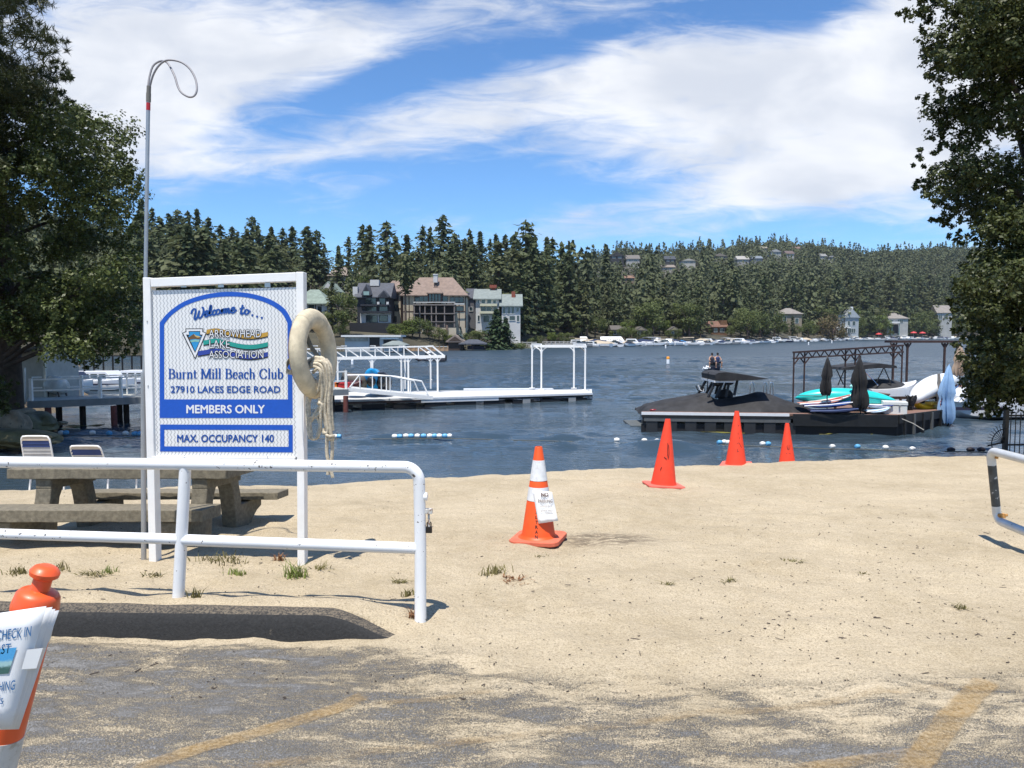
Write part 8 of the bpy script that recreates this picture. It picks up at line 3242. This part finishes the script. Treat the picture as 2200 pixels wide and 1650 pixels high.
def near_tree(name, lbl, trunk, tr, cen, v, f, a, leafm, nl=14, seed=0):
    r = random.Random(seed)
    base = Vector(trunk[0])
    root = thing(name, lbl, 'tree', base)
    mb = MB()
    mb.tube([Vector(p) for p in trunk], tr, 12)
    mb.build('trunk', BARK, root, smooth=60)
    pts = [Vector(p) for p in trunk]
    for k in range(nl):
        x, y, Y = r.choice(cen)
        e = P(x, y, Y)
        t_ = r.uniform(.35, .95)
        i = min(int(t_ * (len(pts) - 1)), len(pts) - 2)
        s = pts[i].lerp(pts[i + 1], t_ * (len(pts) - 1) - i)
        if s.z > e.z:
            s.z = max(base.z + 1.2, e.z - .8)
        mid = s.lerp(e, .55) + Vector((0, 0, .35))
        mb = MB()
        mb.tube(smooth_path([s, mid, e], 4), [float(q) for q in np.linspace(.085, .014, 9)], 7)
        mb.build('limb', BARK, root, smooth=60)
    arrays_mesh('crown', v, f, leafm, {'rnd': a}, root)
    return root


# left: oak over the shed and pier, taller pine at the edge, shrub at the bank
polyL = [(-330, 180), (-60, 150), (60, 225), (130, 225), (150, 232), (185, 240), (220, 255), (245, 280), (262, 315), (288, 345), (292, 385), (286, 415), (262, 432), (250, 455), (268, 470), (288, 505), (292, 560), (294, 620), (290, 690), (284, 715), (262, 740), (225, 748), (180, 742), (140, 734), (100, 718), (60, 706), (0, 700), (-330, 730)]
edgeL = [(135, 210), (175, 232), (232, 262), (268, 318), (292, 352), (296, 392), (280, 425), (240, 470), (285, 500), (297, 545), (298, 600), (296, 660), (290, 715), (275, 745), (250, 768), (205, 778), (165, 768), (290, 470), (150, 160)] + [(random.Random(i).uniform(60, 292), random.Random(i + 500).uniform(590, 738)) for i in range(90)]
cen, v, f, a = near_crown(polyL, 24.8, 4.0, 330, .74, .102, 800, 101, edgeL, keep=lambda x, y: not (228 < x < 262 and 420 < y < 470))
b0 = P(40, 860, 27)
near_tree('oak_tree', 'large dark green oak overhanging the shed and the pier at left', [(b0.x, 26.5, -1.2), (b0.x + .15, 26.3, 1.5), (b0.x + .5, 25.6, 4.2), (b0.x + .9, 25, 7.5), (b0.x + 1.0, 24.8, 9.5)], [.45, .38, .3, .2, .08], cen, v, f, a, OAK, 18, 4)
polyP = [(-340, -160), (40, -160), (68, -40), (64, 10), (88, 45), (104, 80), (126, 95), (138, 130), (128, 165), (120, 200), (100, 225), (40, 250), (10, 320), (-20, 420), (-340, 480)]
cen, v, f, a = near_crown(polyP, 23, 3.2, 190, .64, .26, 800, 202, [(72, -10), (98, 60), (128, 90), (146, 158), (134, 140), (110, 215), (20, 290), (60, 240)], .085, True)
b0 = P(-150, 870, 25)
near_tree('pine_tree', 'tall pine with drooping needle clumps at the upper left edge', [(b0.x, 24, -1), (b0.x, 24, 4), (b0.x + .2, 23.8, 9), (b0.x + .3, 23.6, 14)], [.5, .42, .3, .1], cen, v, f, a, PINE, 12, 5)
polyS = [(-240, 800), (-20, 800), (10, 812), (30, 832), (36, 858), (20, 880), (-240, 890)]
cen, v, f, a = near_crown(polyS, 22.5, 1.4, 36, .36, .085, 420, 303, [(38, 840), (28, 826), (8, 808)])
b0 = P(-20, 900, 23)
near_tree('bank_shrub', 'leafy shrub on the bank at the left edge beside the shed', [(b0.x, 22.6, -1.1), (b0.x + .1, 22.6, -.6), (b0.x + .2, 22.5, -.1)], [.06, .05, .02], cen, v, f, a, OAK, 4, 6)
# right: tall live oak and a brighter one in front
polyR = [(2420, -180), (1990, -180), (1972, -60), (1968, 0), (2000, 30), (2012, 60), (1996, 90), (2012, 130), (2008, 175), (1998, 205), (2012, 250), (2020, 290), (1990, 330), (1976, 340), (1990, 375), (1984, 410), (2004, 420), (2030, 430), (2040, 470), (2062, 500), (2080, 560), (2095, 600), (2140, 640), (2420, 700)]
edgeR = [(1950, 20), (1968, 5), (1985, 55), (1992, 95), (2000, 150), (1990, 210), (2002, 225), (1980, 330), (1970, 345), (1972, 395), (1968, 400), (1990, 410), (2020, 445), (2030, 470), (2012, 478), (2050, 510), (2070, 560), (2080, 575), (2005, 265), (1996, 120), (2055, 500), (2010, 300)]
cen, v, f, a = near_crown(polyR, 16.5, 2.8, 300, .52, .082, 760, 404, edgeR, keep=lambda x, y: not (2105 < x < 2150 and 270 < y < 330))
near_tree('live_oak', 'tall dark live oak reaching the top right corner', [(11.9, 16.6, -1.0), (11.8, 16.6, 1.0), (11.5, 16.5, 3.5), (11.2, 16.5, 6.5), (11.0, 16.4, 9)], [.34, .28, .22, .15, .05], cen, v, f, a, OAKR, 16, 7)
polyR2 = [(2420, 470), (2180, 478), (2150, 500), (2138, 540), (2105, 560), (2082, 600), (2062, 650), (2068, 690), (2088, 720), (2078, 760), (2080, 800), (2095, 830), (2088, 850), (2100, 868), (2150, 880), (2420, 900)]
edgeR2 = [(2060, 640), (2054, 655), (2068, 700), (2080, 735), (2072, 770), (2076, 800), (2086, 832), (2082, 860), (2098, 874), (2085, 600), (2110, 552), (2148, 498), (2175, 480), (2200, 470), (2120, 880)]
cen, v, f, a = near_crown(polyR2, 14.6, 1.9, 180, .45, .080, 700, 505, edgeR2)
near_tree('live_oak', 'brighter leafy live oak at the right edge above the iron fence', [(10.3, 14.9, -.9), (10.3, 14.8, .2), (10.2, 14.8, 1.4), (10.2, 14.7, 2.6)], [.2, .17, .12, .04], cen, v, f, a, OAKR, 9, 8)


# ------------------------------------------------------------------ weeds and litter on the sand
def weeds():
    wg = leafmat('weed_green', (.10, .14, .03), (.26, .30, .09), .6, .2, .2)
    wo = leafmat('weed_olive', (.12, .11, .045), (.22, .19, .08), .7, .1, .1)
    wr = leafmat('weed_dry_red', (.20, .09, .04), (.38, .22, .12), .7, .1, .1)
    kinds = {'g': wg, 'o': wo, 'r': wr}
    lst = [(633, 1240, 52, 46, 'g', 90, 'bright green grass tuft at the foot of the right sign post'), (508, 1234, 40, 22, 'g', 55, 'small green grass tuft behind the railing between the sign posts'), (600, 1206, 26, 22, 'r', 40, 'dry reddish weed left of the bright green grass tuft'),
           (200, 1236, 54, 16, 'o', 50, 'low olive weed in the sand above the delineator knob'), (230, 1232, 34, 20, 'g', 30, 'low green weed right of the olive one behind the railing'), (40, 1232, 56, 20, 'o', 46, 'straggly olive weed at the left edge behind the kerb'), (130, 1226, 40, 26, 'o', 40, 'straggly olive weed under the picnic bench shadow at left'),
           (330, 1238, 44, 14, 'o', 36, 'low olive weed at the foot of the left sign post'), (420, 1300, 26, 34, 'o', 24, 'thin weed beside the foot of the middle railing post'), (862, 1252, 40, 16, 'o', 44, 'small dark weed left of the railing end post'), (877, 1282, 36, 24, 'o', 36, 'weed in the railing shadow beside the end post'),
           (888, 1330, 26, 40, 'r', 30, 'dry straw coloured weed at the foot of the railing end post'), (1062, 1232, 62, 26, 'o', 70, 'sprawling dark weed in the sand in front of the striped cone'), (1105, 1248, 60, 12, 'r', 60, 'creeping reddish vine stems right of the sprawling dark weed'), (1437, 1256, 18, 14, 'o', 18, 'tiny weed alone in the middle of the sand'),
           (1565, 1248, 40, 10, 'o', 30, 'flat dry weed right of the tiny one on the sand'), (1708, 1206, 44, 9, 'o', 26, 'flat dry weed on the sand below the red cones'), (2065, 1308, 26, 18, 'o', 22, 'small twiggy weed at the right of the sand'), (1855, 1232, 20, 9, 'o', 14, 'little twiggy sprig left of the gate shadow'), (480, 1208, 120, 22, 'o', 90, 'row of thin grass stems along the sign shadow'), (690, 1222, 60, 18, 'o', 40, 'thin grass stems right of the right sign post'), (1165, 1194, 30, 8, 'o', 20, 'flat dark sprig under the striped cone')]
    r = np.random.default_rng(9)
    for x, y, wpx, hpx, k, n, lb in lst:
        g = G(x, y, 0.0)
        g = G(x, y, hz(g.x, g.y))
        s = g.y / FPX
        n = int(n * 1.0)
        V, F = [], []
        for i in range(n):
            a = r.random() * 2 * PI
            bx, by = g.x + r.normal() * wpx * .24 * s, g.y + r.normal() * wpx * .16 * s
            zb = hz(bx, by) - .004
            L = hpx * s * (.25 + .65 * r.random())
            lean = r.normal(size=2) * (.45 if hpx > 18 else 1.5)
            tip = np.array((bx + lean[0] * L, by + lean[1] * L, zb + L))
            mid = np.array((bx + lean[0] * L * .35, by + lean[1] * L * .35, zb + L * .62))
            w_ = .0028 + .0026 * r.random()
            o = np.array((math.cos(a), math.sin(a), 0)) * w_
            b0 = np.array((bx, by, zb))
            j = len(V)
            V += [b0 - o, b0 + o, mid + o * .8, mid - o * .8, tip, tip]
            F += [(j, j + 1, j + 2, j + 3), (j + 3, j + 2, j + 4, j + 5)]
            if r.random() < .5:
                q = mid + r.normal(size=3) * np.array((.02, .02, .008))
                j = len(V)
                V += [mid, mid + o, q + o, q]
                F += [(j, j + 1, j + 2, j + 3)]
        V = np.array(V)
        V[:, 2] += 0
        o = arrays_mesh('weed', V, np.array(F), kinds[k], {'rnd': r.random(len(V))}, loc=tuple(g))
        tag(o, lb, 'weed', 'weeds growing in the sand')
    # scattered twigs, bark and needles
    V, F = [], []
    for i in range(1100):
        if i % 3:
            x, y = r.uniform(0, 2200), 990 + 560 * r.random() ** .8
        else:
            x, y = r.uniform(1500, 2200), 1000 + 420 * r.random()
        g = G(x, y, -.1)
        if g.y > 12.5 or g.y < 3.0 or g.y > float(np.interp(g.x, CRX, CRY)) - .2:
            continue
        if g.x < -.6 and 4.0 < g.y < 4.32:
            continue
        z = hz(g.x, g.y)
        L = .003 + .009 * r.random() ** 2.5 + (.02 if r.random() < .03 else 0)
        a = r.random() * PI
        d = np.array((math.cos(a), math.sin(a), .25 * r.normal())) * L
        o = np.array((-math.sin(a), math.cos(a), 0)) * (.0014 + .0018 * r.random())
        c = np.array((g.x, g.y, z + .002))
        up = np.array((0, 0, .002 + .004 * r.random()))
        j = len(V)
        V += [c - d - o, c - d + o, c + d + o, c + d - o, c - d * .8 + up, c + d * .8 + up]
        F += [(j, j + 4, j + 5, j + 3), (j + 1, j + 2, j + 5, j + 4)]
    o = arrays_mesh('twig_litter', V, np.array(F), mat('dark_litter', (.045, .034, .027), .9, var=.4), None)
    tag(o, 'small dark twigs and bark bits scattered over the sand', kind='stuff')


weeds()


# ------------------------------------------------------------------ the air over the lake
def haze():
    m = bpy.data.materials.new('haze')
    m.use_nodes = True
    m.node_tree.nodes.clear()
    t = NT(m.node_tree)
    v = t.node('ShaderNodeVolumePrincipled')
    v.inputs['Color'].default_value = (0.78, 0.87, 1.0, 1)
    v.inputs['Density'].default_value = 0.00007
    v.inputs['Anisotropy'].default_value = 0.2
    t.l.new(v.outputs[0], t.node('ShaderNodeOutputMaterial').inputs['Volume'])
    mb = MB()
    mb.ab((-2600, -50, -6.0), (2600, 2700, 190))
    o = mb.build('haze', m)
    tag(o, 'thin blue summer haze over the lake and the far hills', kind='stuff')


haze()
